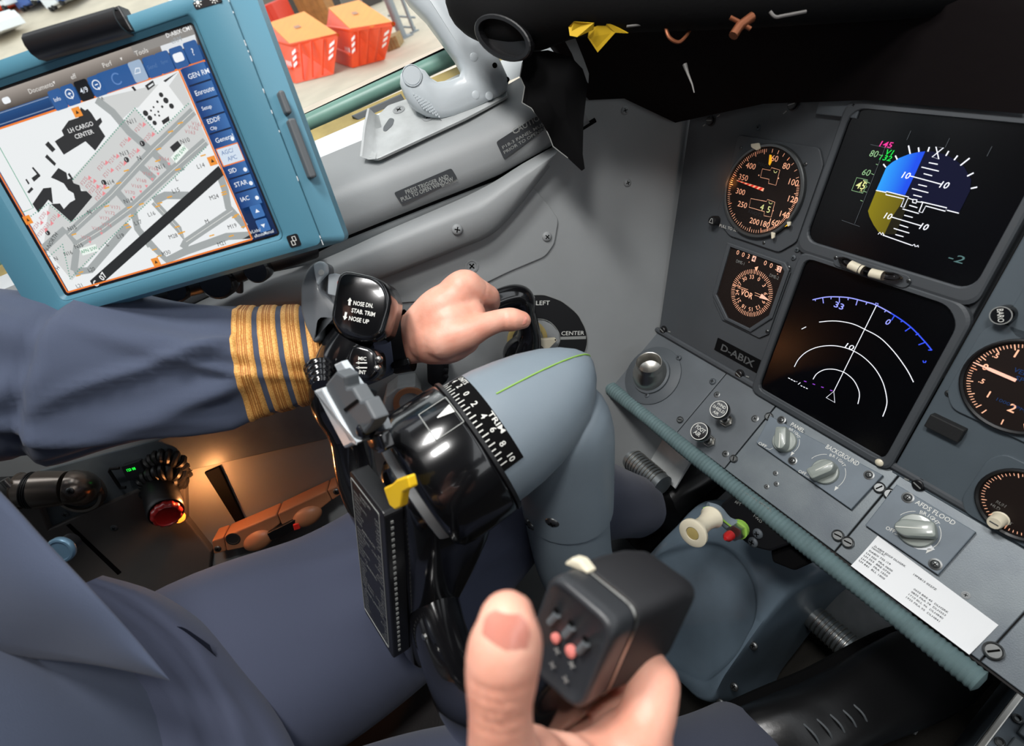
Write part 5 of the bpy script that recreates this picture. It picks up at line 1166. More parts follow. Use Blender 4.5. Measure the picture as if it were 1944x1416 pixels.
layT('red_labels', '#c08084', [(s, x, y, .0038, .5) for s, x, y in rl] + [(s, x, y, .0036, -.42) for s, x, y in (('V162', 900, 592), ('V161', 915, 575), ('V163', 885, 612), ('V164', 765, 735), ('V166', 715, 780), ('V167', 690, 805), ('V168', 660, 835), ('V169', 638, 862), ('V170', 607, 890), ('V171', 540, 960), ('V172', 515, 985), ('V173', 490, 1010), ('V176', 500, 1040), ('V174', 455, 1058), ('V178', 405, 1100))], .004, 1.0, 0)
tri = []
for s, x, y in rl:
    a, b = Zt([(x + 24, y - 14)])[0]; tri.append([(a - .002, b - .0018), (a + .0022, b - .0004), (a + .0004, b + .002)])
for x, y in ((790, 757), (740, 803), (713, 828), (686, 860), (660, 885), (628, 912), (478, 1078), (425, 1118)):
    a, b = Zt([(x, y)])[0]; tri.append([(a - .001, b - .0016), (a + .0012, b + .0002), (a - .0014, b + .001)])
lay('stand_markers', '#ea8c92', tri, 1.0, kind='stuff')
layT('map_label_digits', '#f4f4f4', [('1', x, y) for x, y in ((663, 665), (590, 740), (485, 845), (225, 1078))], .0028, 1.0, .02)
bx = []; 
for (x, y, rt) in ((838, 712, .42), (420, 1156, 0)):
    a, b = Zt([(x, y)])[0]; c, s = math.cos(rt), math.sin(rt); bx.append([(a + p * c - r * s, b + p * s + r * c) for p, r in ((-.0082, -.003), (.0082, -.003), (.0082, .003), (-.0082, .003))])
lay('apron_boxes', '#eef6f0', bx, 1.0, kind='stuff')
layT('apron_text', '#2f8f62', [('APN S/W', 838, 712, .0034, .42), ('APN S/W', 420, 1156, .0036, 0)], .0036, 1.0, .006)
layT('building_text', '#e8e8e8', [('LH CARGO', 382, 590, .0042), ('CENTER', 398, 622, .0042)], .0042, 1.0, .01)
layT('runway_text', '#f2f2f2', [('07', 484, 1278, .0066, 0.55), ('C', 452, 1312, .0066, .55)], .0066, 1.0, .02)
fr_ = [(-sw + .003, vbar1), (umap, vbar1), (umap, vbot), (-sw + .003, vbot)]
layL('orange_frame', '#f08030', [[(-sw, vbar1), (sw, vbar1)], [(umap, vbar1), (umap, vbot)], [(umap, vbot), (-sw + .003, vbot)], [(-sw + .003, vbot), (-sw + .003, vbar1)]], .0014)
# tab texts and tool buttons
layT('tab_text', '#e3e0dc', [('Documents', 200, 408), ('eff', 350, 356), ('Perf', 506, 300), ('Tools', 664, 243)], .0042, 1.0, .0)
layT('open_tab_text', '#9aa2a8', [('eRM', 825, 188)], .0042, 1.0, .0); layT('title_text', '#f2f2f2', [('D-ABIX CM1', 836, 150, .0036)], .0036, 1.0, .006)
ic = []; 
def btn(x, y, w=.0115, h=.0145):
    a, b = Zt([(x, y)])[0]; return rrect(a, b, w, h, .0015, 2)
lay('tool_buttons', '#2f5c98', [btn(280, 463, .0115), btn(338, 442), btn(462, 400), btn(553, 366, .030, .0145), btn(715, 311), btn(773, 291), btn(838, 269), btn(903, 243, .0115, .0145)], 1.0, kind='stuff')
lay('light_button', '#9fb4cc', [btn(650, 332)], 1.0); lay('dark_button', '#16181c', [btn(401, 420)], 1.0)
layT('tool_text', '#dfe6f0', [('4/9', 401, 420, .005), ('?', 903, 243, .0062), ('Info', 278, 461, .0036)], .005, 1.0, .01)
layT('dim_tool_text', '#5577a8', [('Send', 715, 311, .0038), ('Sync', 773, 291, .0038)], .0038, 1.0, 0)
ring = lambda x, y, r: [(Zt([(x, y)])[0][0] + r * math.cos(i * .3491), Zt([(x, y)])[0][1] + r * math.sin(i * .3491)) for i in range(19)]
layL('tool_icons', '#e8eef6', [ring(335, 437, .0032), Zt([(342, 447), (352, 460)]), Zt([(328, 439), (342, 434)]), Zt([(333, 430), (337, 444)]), ring(459, 395, .0032), Zt([(466, 406), (476, 418)]), Zt([(452, 397), (466, 392)]), Zt([(640, 320), (636, 345), (662, 338), (658, 318), (640, 320)])], .0008)
layL('rotate_icon', '#5f86c0', [ring(553, 368, .0038)[2:17]], .0010)
lay('window_icons', '#f0f4f8', [btn(838, 269, .0085, .006), btn(45, 467, .007, .0045)], 1.0, kind='stuff')
lay('tab_marks', '#e8e4e0', [[(a - .001, b + .0008), (a + .001, b + .0008), (a, b - .0012)] for a, b in Zt([(265, 385), (575, 276)])], 1.0, kind='stuff')
a0 = Zt([(252, 475)])[0]; layL('search_field', '#7f94b4', [[(-sw, vbar1 + .0022), (a0[0], vbar1 + .0022), (a0[0], vtab - .0018), (-sw, vtab - .0018)]], .0007)
# side list
yl = [353, 432, 508, 583, 648, 722, 793, 853, 922]; xl = [908, 932, 952, 985, 1030, 1062, 1078, 1113, 1135]
us0 = umap + .0030; us1 = sw - .0008; ys = [Zt([(x, y)])[0][1] for x, y in zip(xl, yl)]
hb = .0135
lay('list_buttons', '', [R4_(us0, y - hb / 2, us1, y + hb / 2) for i, y in enumerate(ys) if i != 5], 1, gradient_glow('screen list', '#123a78', '#4f86c6', 'X', us0, us1 + .012, 1.0), kind='stuff')
lay('list_gap', '#0a1c3c', [R4_(us0, (a + b) / 2 - .0006, us1, (a + b) / 2 + .0006) for a, b in zip(ys, ys[1:])], 1.0, kind='stuff')
lay('selected_button', '#d3e0ee', [R4_(us0, ys[5] - hb / 2, us1, ys[5] + hb / 2)], 1.0)
layL('selected_edge', '#f08030', [[(us0, ys[5] - hb / 2), (us1, ys[5] - hb / 2), (us1, ys[5] + hb / 2), (us0, ys[5] + hb / 2), (us0, ys[5] - hb / 2)]], .0010)
zc[0] += .0001; mb = MB()
for s, y in zip(('GEN RM', 'Enroute', 'Setup', 'EDDF/Clip', 'General', None, 'SID', 'STAR', 'IAC'), ys):
    if not s: continue
    L2 = s.split('/')
    for k, t_ in enumerate(L2): txt(mb, t_, us0 + .0025, y + (.0030 - .0058 * k if len(L2) > 1 else 0), .0036 if len(L2) < 2 else .0033, None, 0, zc[0], .006, None, 'l')
mb.build('list_text', glow('screen list text', '#eef3fa', 1.0), tab)
mb = MB()
for k, t_ in enumerate(('AGC/', 'APC')): txt(mb, t_, us0 + .0028 + .003 * k, ys[5] + .0028 - .0054 * k, .0032, None, 0, zc[0], .004, None, 'l')
mb.build('selected_text', glow('screen sel text', '#5f7fb0', 1.0), tab)
lay('list_dots', '#eef3fa', [[(us1 - .0025 + .0017 * math.cos(k * .7), ys[i] - .002 + .0017 * math.sin(k * .7)) for k in range(9)] for i in (4, 6, 7, 8)], 1.0, kind='stuff')
ay = [Zt([(1218, 972)])[0], Zt([(1245, 1037)])[0]]
lay('arrow_buttons', '#3d6fae', [rrect(us1 - .007, p[1], .0105, .0105, .001, 2) for p in ay], 1.0, kind='stuff')
lay('arrow_icons', '#f0f4fa', [[(us1 - .009, ay[0][1] - .001), (us1 - .005, ay[0][1] - .001), (us1 - .007, ay[0][1] + .002)], [(us1 - .009, ay[1][1] + .001), (us1 - .005, ay[1][1] + .001), (us1 - .007, ay[1][1] - .002)]], 1.0, kind='stuff')
mb = MB(); zc[0] += .0001; txt(mb, 'Lido/', us0 + .001, vbot + .0058, .0028, None, 0, zc[0], .004, None, 'l'); txt(mb, 'eRouteManual', us0 + .001, vbot + .0018, .0028, sw - us0 - .002, 0, zc[0], .004, None, 'l'); mb.build('footer_text', glow('screen footer', '#dfe6ee', 1.0), tab)
# rubber clips on the right side face, badge stickers, top clip, scuffs
uS = cR + .0075
for v0_, v1_, w in ((.0165, .034, .005), (-.034, .013, .0065)):
    mb = MB(); M = FTb.M(uS, (v0_ + v1_) / 2 - .006, -.006) ; mb.prism(rrect(0, 0, w, v1_ - v0_, .002, 3), -.006, .0065, .0015, Matrix.Translation((uS + .001, (v0_ + v1_) / 2 - .012, -.006)) @ Matrix.Rotation(R_(38), 4, 'Y')); mb.build('side_clip', mClip, tab)
a, b = Zt([(1362, 1115)], hF)[0]
mb = MB(); mb.prism(rrect(a, b, .0105, .0105, .0018, 3), hF - .001, hF + .0004); bg = mb.build('badge', mBlack, tab)
mb = MB()
for dx, dy in ((-.0010, -.0016), (.0010, .0016)):
    mb.line([(a + dx - .0014, b + dy - .0018), (a + dx + .0014, b + dy - .0018), (a + dx + .0014, b + dy + .0018), (a + dx - .0014, b + dy + .0018)], .0007, hF + .0006, True)
mb.build('link_icon', mWhite, bg)
c_ = Zt([(892, 12), (1020, -20), (1030, 10), (908, 46)], hF)
mb = MB(); mb.prism(roundpoly(c_, .0015, 3), hF - .001, hF + .0004); bg = mb.build('badge', mBlack, tab)
mb = MB()
for (x, y) in ((918, 12), (992, -4)):
    a, b = Zt([(x, y)], hF)[0]; mb.disc((a, b), .0013, 12, hF + .0006)
    for k in range(8): mb.line([(a + .0019 * math.cos(k * .785), b + .0019 * math.sin(k * .785)), (a + .0031 * math.cos(k * .785), b + .0031 * math.sin(k * .785))], .0006, hF + .0006)
mb.build('sun_icons', mWhite, bg)
def t1(x, y, h): a, b = FTb.uv(*q('Z1', x, y), h); return (a, b, h)
a0, a1 = Vector(t1(172, 250, .014)), Vector(t1(585, 130, .014)); ex = (a1 - a0).normalized(); ey = Vector((0, 0, 1)).cross(ex)
secs = []
for k in range(15):
    p = a0.lerp(a1, k / 14)
    prof_ = [(-.004, -.006), (-.004, .001), (-.001, .0062), (.004, .0085), (.009, .0082), (.0125, .005), (.013, 0), (.0118, -.0005), (.0112, .0045), (.008, .007), (.004, .0073), (0, .005), (-.0024, .0), (-.0024, -.006)]
    secs.append([tuple(p + ey * y_ + Vector((0, 0, z_))) for y_, z_ in prof_])
mb = MB(); mb.loft(secs); mb.build('top_clip', mBlack, tab, 50)
b0, b1 = Vector(t1(178, 175, .004)), Vector(t1(545, 35, .004))
mb = MB(); mb.prism([tuple(v.xy) for v in (a0 - ex * .002, a1, b1 + ex * .003, b0)], -.004, .0075, .001); mb.build('clip_plate', mBlack, tab)
rnd = random.Random(5); mb = MB()
for i in range(14):
    t_ = rnd.random(); v_ = cB + (cT - cB) * t_; l = rnd.uniform(.0008, .004)
    mb.box((cR + .0004, v_, hF - .0012), (.0006, l, .0007))
mb.build('edge_scuffs', mSill, tab, kind='stuff')

# tablet bracket below the tablet
Fk = FW.sub(*q('Z1', 1000, 1290), 0.05)
br = empty('tablet_bracket', Fk.M(), 'black jointed bracket arm with knobs under the tablet', 'bracket')
def kk(x, y, h): a, b = Fk.uv(*q('Z1', x, y), h); return (a, b, h)
mb = MB(); mb.tube(smooth_path([kk(700, 1380, .03), kk(850, 1330, .02), kk(1000, 1290, .02), kk(1150, 1240, .01), kk(1330, 1190, 0), kk(1450, 1150, -.02)], 4), .013, 12); mb.build('arm', mBlack, br)
for x, y, r in ((1020, 1300, .020), (830, 1330, .016), (1200, 1245, .015)):
    mb = MB(); mb.lathe([(r, -.01), (r, .012), (r * .85, .016), (.0001, .016)], 20, Matrix.Translation(kk(x, y, .02))); mb.build('knob', mBlackG, br)
mb = MB(); mb.tube([kk(1110, 1350, .0), kk(1110, 1270, .01), kk(1150, 1230, .01)], .0045, 10); mb.build('rod', mSteelD, br)
# ------------------------------------------------------------------ glareshield, torn flap, loose wires
gs = empty('glareshield', Matrix.Translation((-.3, .45, -.1)), 'black glareshield overhanging the instrument panel, with rounded left end', 'glareshield')
GI = Matrix.Translation((.3, -.45, .1))
def gl_build(mb, name, m, sharp=50): mb.v = [tuple(GI @ Vector(p)) for p in mb.v]; return mb.build(name, m, gs, sharp)
# front roll follows photo points, with real distances
roll = [(888, 20, .60), (905, 55, .60), (950, 78, .59), (1010, 92, .575), (1100, 62, .53), (1200, 52, .50), (1400, 44, .47), (1650, 30, .45), (1944, 10, .43)]
nose = []
prof_n = []
secs = []
for (x, y, d), rr in zip(roll, (.018, .030, .036, .038, .036, .034, .033, .032, .032)):
    c0 = P(x, y, d) + Vector((0, .0, rr * .9))
    ring_ = []
    for k in range(14):
        a = R_(-200 + 250 * k / 13); ring_.append(tuple(c0 + Vector((0, -rr * .9 * math.cos(a) * -1 * -1, rr * math.sin(a)))))
    secs.append(ring_)
# smooth sections along x
def resample(secs, k=5):
    n = len(secs[0]); cols = [smooth_path([s[i] for s in secs], k) for i in range(n)]
    return [[tuple(cols[i][j]) for i in range(n)] for j in range(len(cols[0]))]
mb = MB(); mb.grid(resample(secs)); mb.grid([r[::-1] for r in resample(secs)][:1] + [r[::-1] for r in resample(secs)][:1])
gl_build(mb, 'front_roll', mat('black roll leather', '#060607', .8, bump=.2, scale=300, spec=.2))
# underside sheet from the roll back to the panel top edge
back = [(1040, 320, .62), (1085, 300, .625), (1115, 170, .70), (1130, 192, .72), (1190, 196, .71), (1270, 232, .70), (1440, 200, .655), (1600, 186, .615), (1944, 224, .575)]
backP = [FW.hit(1072, 118, .012), FW.hit(1092, 160, .012), FW.hit(1118, 190, .012), FW.hit(1185, 187, .012), FW.hit(1282, 233, .010), FP.hit(1360, 216, .016), FP.hit(1450, 197, .014), FP.hit(1640, 190, .012), FP.hit(1944, 216, .012)]
rows = []
for t in range(7):
    f = t / 6; rows.append([P(*r).lerp(b, f) + Vector((0, 0, .05 * math.sin(f * math.pi))) for r, b in zip(roll, backP)])
mb = MB(); mb.grid(rows); gl_build(mb, 'underside', mat('black underside foam', '#120d0e', .9, bump=.3, scale=120, spec=.15))
rows = []
for t in range(5):
    f = t / 4; rows.append([(P(*r) + Vector((0, 0, .062))).lerp(P(*r) + Vector((0, .26, .035)), f) for r, b in zip(roll, backP)])
mb = MB(); mb.grid(rows[::-1]); gl_build(mb, 'top_cover', mRubber)
# oval recess at the left end of the roll
FO = Fr(P(955, 72, .545), RX_ := (P(1010, 88, .535) - P(900, 40, .555)), Vector((0, .3, 1)))
mb = MB(); o_ = [(x * 1.0, y) for x, y in circ(0, 0, .036, 32, .019)]; i_ = circ(0, 0, .030, 32, .0145)
mb.v = []; mb.ring(o_, i_, -.004, .003, .001, -.012, FO.M()); mb.prism(circ(0, 0, .031, 32, .0155), -.014, -.010, 0, FO.M()); gl_build(mb, 'oval_recess', mBlack)
# yellow tag ribbons
tg = empty('yellow_tag', Matrix.Translation(P(1130, 70, .50)), 'torn yellow tag ribbons hanging under the glareshield', 'tag')
TI = Matrix.Translation(-P(1130, 70, .50))
for pts, d in (([(1078, 52), (1095, 38), (1125, 45), (1120, 60), (1100, 68), (1085, 66)], .500), ([(1120, 40), (1150, 34), (1190, 64), (1168, 62), (1130, 102), (1118, 70)], .495)):
    Fy = Fr(P(pts[0][0], pts[0][1], d), Vector((.8, .5, -.1)), Vector((.1, .2, 1)))
    mb = MB(); mb.prism([Fy.uv(*p) for p in pts], -.0006, .0006, 0, Fy.M()); mb.v = [tuple(TI @ (Vector(p) + Vector((0, .004 * math.sin(p[0] * 300), 0)))) for p in mb.v]; mb.build('ribbon', mYellowR, tg)
def wire(name, label, pts, r, m, cat='wire'):
    mb = MB(); mb.tube(smooth_path([P(*p) for p in pts], 5), r, 8); o = mb.build(name, m); tag(o, label, cat); return o
mCop = mat('copper wire ends', '#8a5236', .4, metal=.6); mPale = mat('pale shrink sleeve', '#6d6a67', .5)
w = wire('wire_loop', 'thin pale wire loop hanging under the glareshield near the yellow tag', [(1262, 45, .478), (1270, 70, .478), (1288, 80, .478), (1303, 68, .478), (1312, 52, .478)], .0016, mCop)
wire('loose_wire', 'thin grey wire running level under the glareshield edge', [(1190, 50, .48), (1230, 46, .48), (1260, 46, .475), (1320, 42, .475), (1350, 38, .47)], .0010, mPale)
cl = empty('wire_clamp', Matrix.Translation(P(1410, 48, .44)), 'copper coloured wire clamp hanging under the glareshield', 'clamp')
for pts, r, nm in (([(1392, 68, .44), (1404, 50, .44), (1428, 32, .44)], .0040, 'sleeve'), ([(1386, 33, .44), (1400, 40, .44), (1425, 55, .44)], .0018, 'pin')):
    mb = MB(); mb.tube([P(*p) - P(1410, 48, .44) for p in pts], r, 10); mb.build(nm, mCop, cl)
wire('wire_stub', 'short pale wire stub to the side of the copper clamp, under the glareshield', [(1462, 22, .43), (1472, 32, .43), (1488, 30, .43), (1530, 22, .43)], .0013, mPale)
mb = MB(); mb.tube([P(1300, 122, .5), P(1306, 140, .5), P(1314, 160, .5), P(1318, 176, .5)], [.0022, .0012, .0008, .0005], 8); o = mb.build('hanging_thread', mPale); tag(o, 'short pale thread hanging in the dark under the glareshield', 'thread')
# torn flap
fl = [(995, 100), (1040, 96), (1085, 108), (1106, 130), (1116, 160), (1108, 230), (1106, 290), (1110, 318), (1104, 322), (1078, 300), (1050, 278), (1044, 262), (1030, 232), (1008, 205), (991, 195), (996, 165), (987, 145), (992, 118)]
d0 = .585
FF = Fr(P(1050, 200, d0), Vector((.55, .83, 0)), Vector((0, .25, 1)))
inn = lerp2(fl, [(1055, 190)] * len(fl), .25); inn2 = lerp2(fl, [(1058, 190)] * len(fl), .65)
mb = MB(); 
def fp_(pts, h, wob=.006): return [(*FF.uv(x, y, h), h + wob * math.sin(x * .05 + y * .03)) for x, y in pts]
n = len(fl); loops = [fp_(inn2, .004), fp_(inn, .003), fp_(fl, 0), fp_(fl, -.004), fp_(inn, -.003), fp_(inn2, -.002)]
mb.loft([[tuple(p) for p in l] for l in loops], True, False, True, FF.M())
flap = empty('torn_flap', FF.M(), 'torn black leather flap hanging from the glareshield end over the side wall', 'flap')
FFI = FF.M().inverted(); mb.v = [tuple(FFI @ Vector(p)) for p in mb.v]; mb.build('leather', mBlackM, flap)
mb = MB(); mb.tube([FFI @ FF.hit(x, y, .001) for x, y in fl[9:18]], .0006, 6); mb.build('frayed_edge', mGreyMk, flap)
mb = MB(); pf = [(1067, 68), (1092, 72), (1108, 112), (1118, 140), (1117, 158), (1100, 138), (1086, 102)]
F2 = Fr(P(1095, 110, .60), Vector((.6, .8, 0)), Vector((0, .2, 1)))
mb.prism([F2.uv(*p) for p in pf], -.001, .001, 0, F2.M()); mb.v = [tuple(FFI @ Vector(p)) for p in mb.v]; mb.build('pale_lining', mPlateL, flap)
# ------------------------------------------------------------------ control column and yoke
XC = -0.312
yoke = empty('control_yoke', Matrix.Translation((XC, 0.08, -1.05)), 'captain\'s black glossy control yoke on a blue grey column', 'control yoke')
YI = Matrix.Translation((-XC, -0.08, 1.05))
def yb(mb, name, m, sharp=45, label=None, parent=None, kind=None):
    mb.v = [tuple(YI @ Vector(p)) for p in mb.v]; return mb.build(name, m, parent or yoke, sharp, label, kind)
def ell(c, x, y, rx, ry, n=24, p=2.0, a0=0.0):
    c = Vector(c); x = Vector(x); y = Vector(y); out = []
    for i in range(n):
        a = a0 + 2 * math.pi * i / n; ca, sa = math.cos(a), math.sin(a)
        out.append(tuple(c + x * (rx * math.copysign(abs(ca) ** (2 / p), ca)) + y * (ry * math.copysign(abs(sa) ** (2 / p), sa))))
    return out
X1 = Vector((1, 0, 0)); Y1 = Vector((0, 1, 0)); Z1 = Vector((0, 0, 1))
# lower column tube and upper sleeve
colp = smooth_path([(XC, .098, -.43), (XC, .078, -.50), (XC, .066, -.60), (XC, .075, -.75), (XC, .10, -1.06)], 5)
mb = MB(); mb.tube(colp, .0445, 28, up=(1, 0, 0)); yb(mb, 'column_tube', mYokeGr)
mb = MB(); mb.tube(smooth_path([(XC, .112, -.335), (XC, .110, -.37), (XC, .100, -.415), (XC, .086, -.470)], 5), [.036, .041, .0445, .0462, .047, .0475, .0475, .0475, .0475, .0475, .0475, .0475, .0475, .0475, .0475, .0472][:16], 32, up=(1, 0, 0)); yb(mb, 'column_sleeve', mYokeGr)
# nose fairing
prof = [(.030, .0580, -.319), (.045, .0575, -.319), (.065, .0560, -.3195), (.085, .0525, -.320), (.105, .0470, -.3195), (.125, .0385, -.318), (.140, .0285, -.3155), (.151, .0175, -.3125), (.157, .0075, -.310), (.1585, .002, -.309)]
mb = MB(); mb.loft([ell((XC, y, z), X1, Z1, r, r * (1.0), 40) for y, r, z in prof][::-1]); yb(mb, 'nose_fairing', mYokeGr, 60)
mb = MB(); pts = []
for y, r, z in prof[2:]: pts.append((XC + r * .32, y, z + r * .948 + .0003))
mb.tube(smooth_path(pts, 4), .0007, 6); yb(mb, 'witness_line', mLime)
# trim scale band wrapped on the fairing
def on_nose(y, ang, h=0.0):
    for (y0, r0, z0), (y1, r1, z1) in zip(prof, prof[1:]):
        if y <= y1 or y1 == prof[-1][0]:
            t = (y - y0) / (y1 - y0); r = r0 + (r1 - r0) * t + h; z = z0 + (z1 - z0) * t; break
    a = R_(ang); return (XC + r * math.sin(a), y, z + r * math.cos(a))
A0, A1 = -28, 72
mb = MB(); mb.grid([[on_nose(y, A0 + (A1 - A0) * i / 30, .0006) for i in range(31)] for y in (.0335, .040, .047, .055)]); sb = yb(mb, 'trim_scale', mBlackM)
L = MB()
def nose_txt(s, y, ang, h, w=None, turn=0, adv=None):
    vs, fs, x0, x1, y0, y1 = text_mesh(s, .012); sy = h / (y1 - y0); sx = (w / (x1 - x0)) if w else sy; out = []
    for p in vs:
        a = (p[0] - (x0 + x1) / 2) * sx; b = (p[1] - (y0 + y1) / 2) * sy
        if turn: out.append(on_nose(y - b * -1 * -1 if False else y - a * 0 + b, ang + math.degrees(a / .0565), .0011))
        else: out.append(on_nose(y + b, ang + math.degrees(a / .0565), .0011))
    L.add(out, fs, False)
for i in range(23):
    ang = -24 + i * 4.1; big = True
    L.grid([[on_nose(.0350, ang - .45, .0010), on_nose(.0350, ang + .45, .0010)], [on_nose(.0405 if i % 2 else .0425, ang - .45, .0010), on_nose(.0405 if i % 2 else .0425, ang + .45, .0010)]], smooth=False)
for k, s in enumerate(('10', '8', '6', '4', '2', '0', '2', '4')): nose_txt(s, .0468, 66 - k * 12.3, .0052)
nose_txt('TRIM', .0522, 38, .0042, .018); nose_txt('UNITS', .0522, -14, .0040, .016)
yb(L, 'scale_lettering', mWhite, parent=None)
# black hub drum
mb = MB(); hub = [(.034, .0585), (.033, .0612), (.030, .0622), (.010, .0625), (-.008, .0622), (-.018, .0605), (-.0225, .0565), (-.024, .050)]
mb.loft([ell((XC, y, -.319), X1, Z1, r, r, 48) for y, r in hub]); yb(mb, 'hub_drum', mBlackG, 60)
mb = MB(); mb.loft([ell((XC, y, -.319), X1, Z1, r, r, 48) for y, r in ((.0365, .0590), (.0365, .0618), (.0335, .0626), (.0330, .0600))], cap=False); yb(mb, 'hub_rim', mBlack)
mb = MB()
def on_hub(y, ang, h): a = R_(ang); return (XC + (.0624 + h) * math.sin(a), y, -.319 + (.0624 + h) * math.cos(a))
mb.grid([[on_hub(.031, 8, .0005), on_hub(.031, 12, .0005), on_hub(.031, 16, .0005)], [on_hub(.018, 11.5, .0005), on_hub(.018, 12, .0005), on_hub(.018, 12.5, .0005)]], smooth=False); yb(mb, 'trim_pointer', mWhite)
mb = MB()
for pr in (((.032, 0), (.032, 26)), ((.008, 0), (.008, 26)), ((.032, 0), (.008, 0)), ((.032, 26), (.008, 26))):
    mb.tube([on_hub(pr[0][0] + (pr[1][0] - pr[0][0]) * k / 5, pr[0][1] + (pr[1][1] - pr[0][1]) * k / 5, .0003) for k in range(6)], .0005, 5)
yb(mb, 'pointer_window', mGreyMk)
mb = MB(); mb.loft([ell((XC, y, -.319), X1, Z1, r, r, 48) for y, r in ((-.0235, .0515), (-.030, .050), (-.031, .046))]); yb(mb, 'gasket', mGrey)
# body below the hub
TV = Vector((0, .423, .906)); TN = Vector((0, -.906, .423))     # up along the tilted wheel face, and its normal (aft)
def wheel(x, s, h): return Vector((x, -.046, -.2985)) + TV * s + TN * h   # s up the face, h aft of the plate
bs = []
for s, hw, y0, y1 in ((.012, .026, -.012, -.070), (.004, .038, -.004, -.082), (-.01, .046, -.003, -.086), (-.05, .044, -.003, -.083), (-.085, .041, -.003, -.072), (-.12, .040, -.003, -.060), (-.155, .042, -.003, -.052), (-.19, .040, -.004, -.048), (-.21, .030, -.010, -.040)):
    bs.append(ell(wheel(XC + (.004 if s > -.1 else 0), s, (y0 + y1) / 2), X1, TN, hw, (y0 - y1) / 2, 28, 3.4))
mb = MB(); mb.loft(bs); yb(mb, 'wheel_body', mBlackG, 60)
# checklist plate
_ph = R_(9); FPl = Fr(wheel(XC + .002, -.07, .003), X1 * math.cos(_ph) - TN * math.sin(_ph), TV)
PI_ = lambda: FPl.M()
mb = MB(); mb.prism(rrect(.0005, -.012, .060, .176, .004, 3), -.004, .011, .0012, FPl.M()); pln = yb(mb, 'checklist_holder', mBlack)
mb = MB(); mb.ring(rrect(-.003, -.012, .050, .164, .002, 2), rrect(-.003, -.012, .0482, .162, .0015, 2), .0108, .0114, 0, .011, FPl.M()); yb(mb, 'plate_border', mGreyMk)
L = MB(); rnd = random.Random(11); y_ = .062
secs_ = ['TAKEOFF', 'APPROACH', 'LANDING', 'AFTER LANDING', 'SHUTDOWN']
row = 0
while y_ > -.088:
    if row % 9 == 0:
        txt(L, secs_[(row // 9) % 5], -.003, y_, .0034, None, 0, .0112, .01, FPl.M())
    else:
        w1 = rnd.choice(('FLAPS', 'TRIM', 'ANTI ICE', 'FUEL', 'GEAR', 'ENGINE START', 'ALTIMETERS', 'SPEED BRAKE', 'LIGHTS', 'PACKS')); w2 = rnd.choice(('SET', 'ON', 'CHECKED', 'UP', 'DOWN', 'AUTO', 'OFF'))
        txt(L, w1, -.025, y_, .0027, None, 0, .0112, .0, FPl.M(), 'l'); 
        vs_ = text_mesh(w2, 0.0); wd = (vs_[3] - vs_[2]) * .0027 / (vs_[5] - vs_[4]); txt(L, w2, .0195 - wd, y_, .0027, None, 0, .0112, .0, FPl.M(), 'l')
    y_ -= .0044; row += 1
yb(L, 'checklist_lettering', mGreyMk)
mb = MB()
for i in range(26): mb.box((.0308, .066 - i * .0062, .0055), (.0012, .0024, .0022), FPl.M())
yb(mb, 'edge_beads', mGreyMk, kind='stuff')
o5 = lambda pts, h: [FPl.uv(*q('Z5', x, y), h) for x, y in pts]
mb = MB(); mb.prism(roundpoly(o5([(412, 600), (450, 583), (470, 562), (522, 547), (536, 602), (500, 622), (490, 690), (466, 703), (440, 682)], .016), .0015, 3), .0112, .0165, .0012, FPl.M()); yb(mb, 'yellow_marker', mYellow, label='yellow slide marker')
mb = MB(); mb.lathe([(.0028, 0), (.0028, .002), (.0015, .0032), (.0001, .0034)], 12, FPl.M(*o5([(585, 1298)], .004)[0], .0)); yb(mb, 'plate_screw', mSteel)
# spring clip at the top of the plate
mb = MB(); mb.prism(o5([(180, 30), (212, 15), (400, 285), (418, 330), (395, 345), (330, 330)], .006), .001, .006, .001, FPl.M()); yb(mb, 'clip_base', mHandle)
mb = MB(); mb.prism(roundpoly(o5([(138, 122), (188, 60), (228, 85), (235, 140), (262, 135), (300, 200), (320, 195), (368, 285), (350, 318), (285, 398), (232, 400)], .018), .0015, 2), .008, .018, .002, FPl.M()); cb = yb(mb, 'clip_lever', mClip)
mb = MB(); mb.prism(roundpoly(o5([(86, 150), (122, 138), (252, 372), (285, 392), (228, 420)], .021), .001, 2), .010, .021, .002, FPl.M()); yb(mb, 'clip_lip', mHandle)
mb = MB(); mb.prism(o5([(225, 235), (285, 190), (292, 200), (232, 248)], .0186), .0178, .0188, 0, FPl.M()); yb(mb, 'clip_slot', mSlot)
mb = MB(); mb.prism(roundpoly(o5([(325, 370), (385, 350), (412, 430), (385, 445), (345, 420)], .012), .002, 3), .004, .012, .002, FPl.M()); mb.lathe([(.0048, 0), (.0048, .009), (.003, .0105), (.0001, .0107)], 14, FPl.M(*o5([(345, 325)], .012)[0], .010)); yb(mb, 'clip_pivot', mBlackG)
# ---- horns
def horn(name, path, rad, k=6):
    p = smooth_path(path, k); mb = MB(); rr = [(a, b) for a, b in zip(smooth_vals([r[0] for r in rad], k), smooth_vals([r[1] for r in rad], k))]
    mb.tube(p, rr, 22, up=(0, -.9, .4)); return yb(mb, name, mBlackG, 60)
horn('left_horn', [(-.325, -.068, -.425), (-.39, -.082, -.425), (-.450, -.082, -.405), (-.482, -.062, -.365), P(628, 760, .545), P(648, 690, .53), P(672, 640, .525)], [(.024, .030), (.022, .026), (.022, .025), (.022, .025), (.021, .024), (.0245, .029), (.021, .024)])
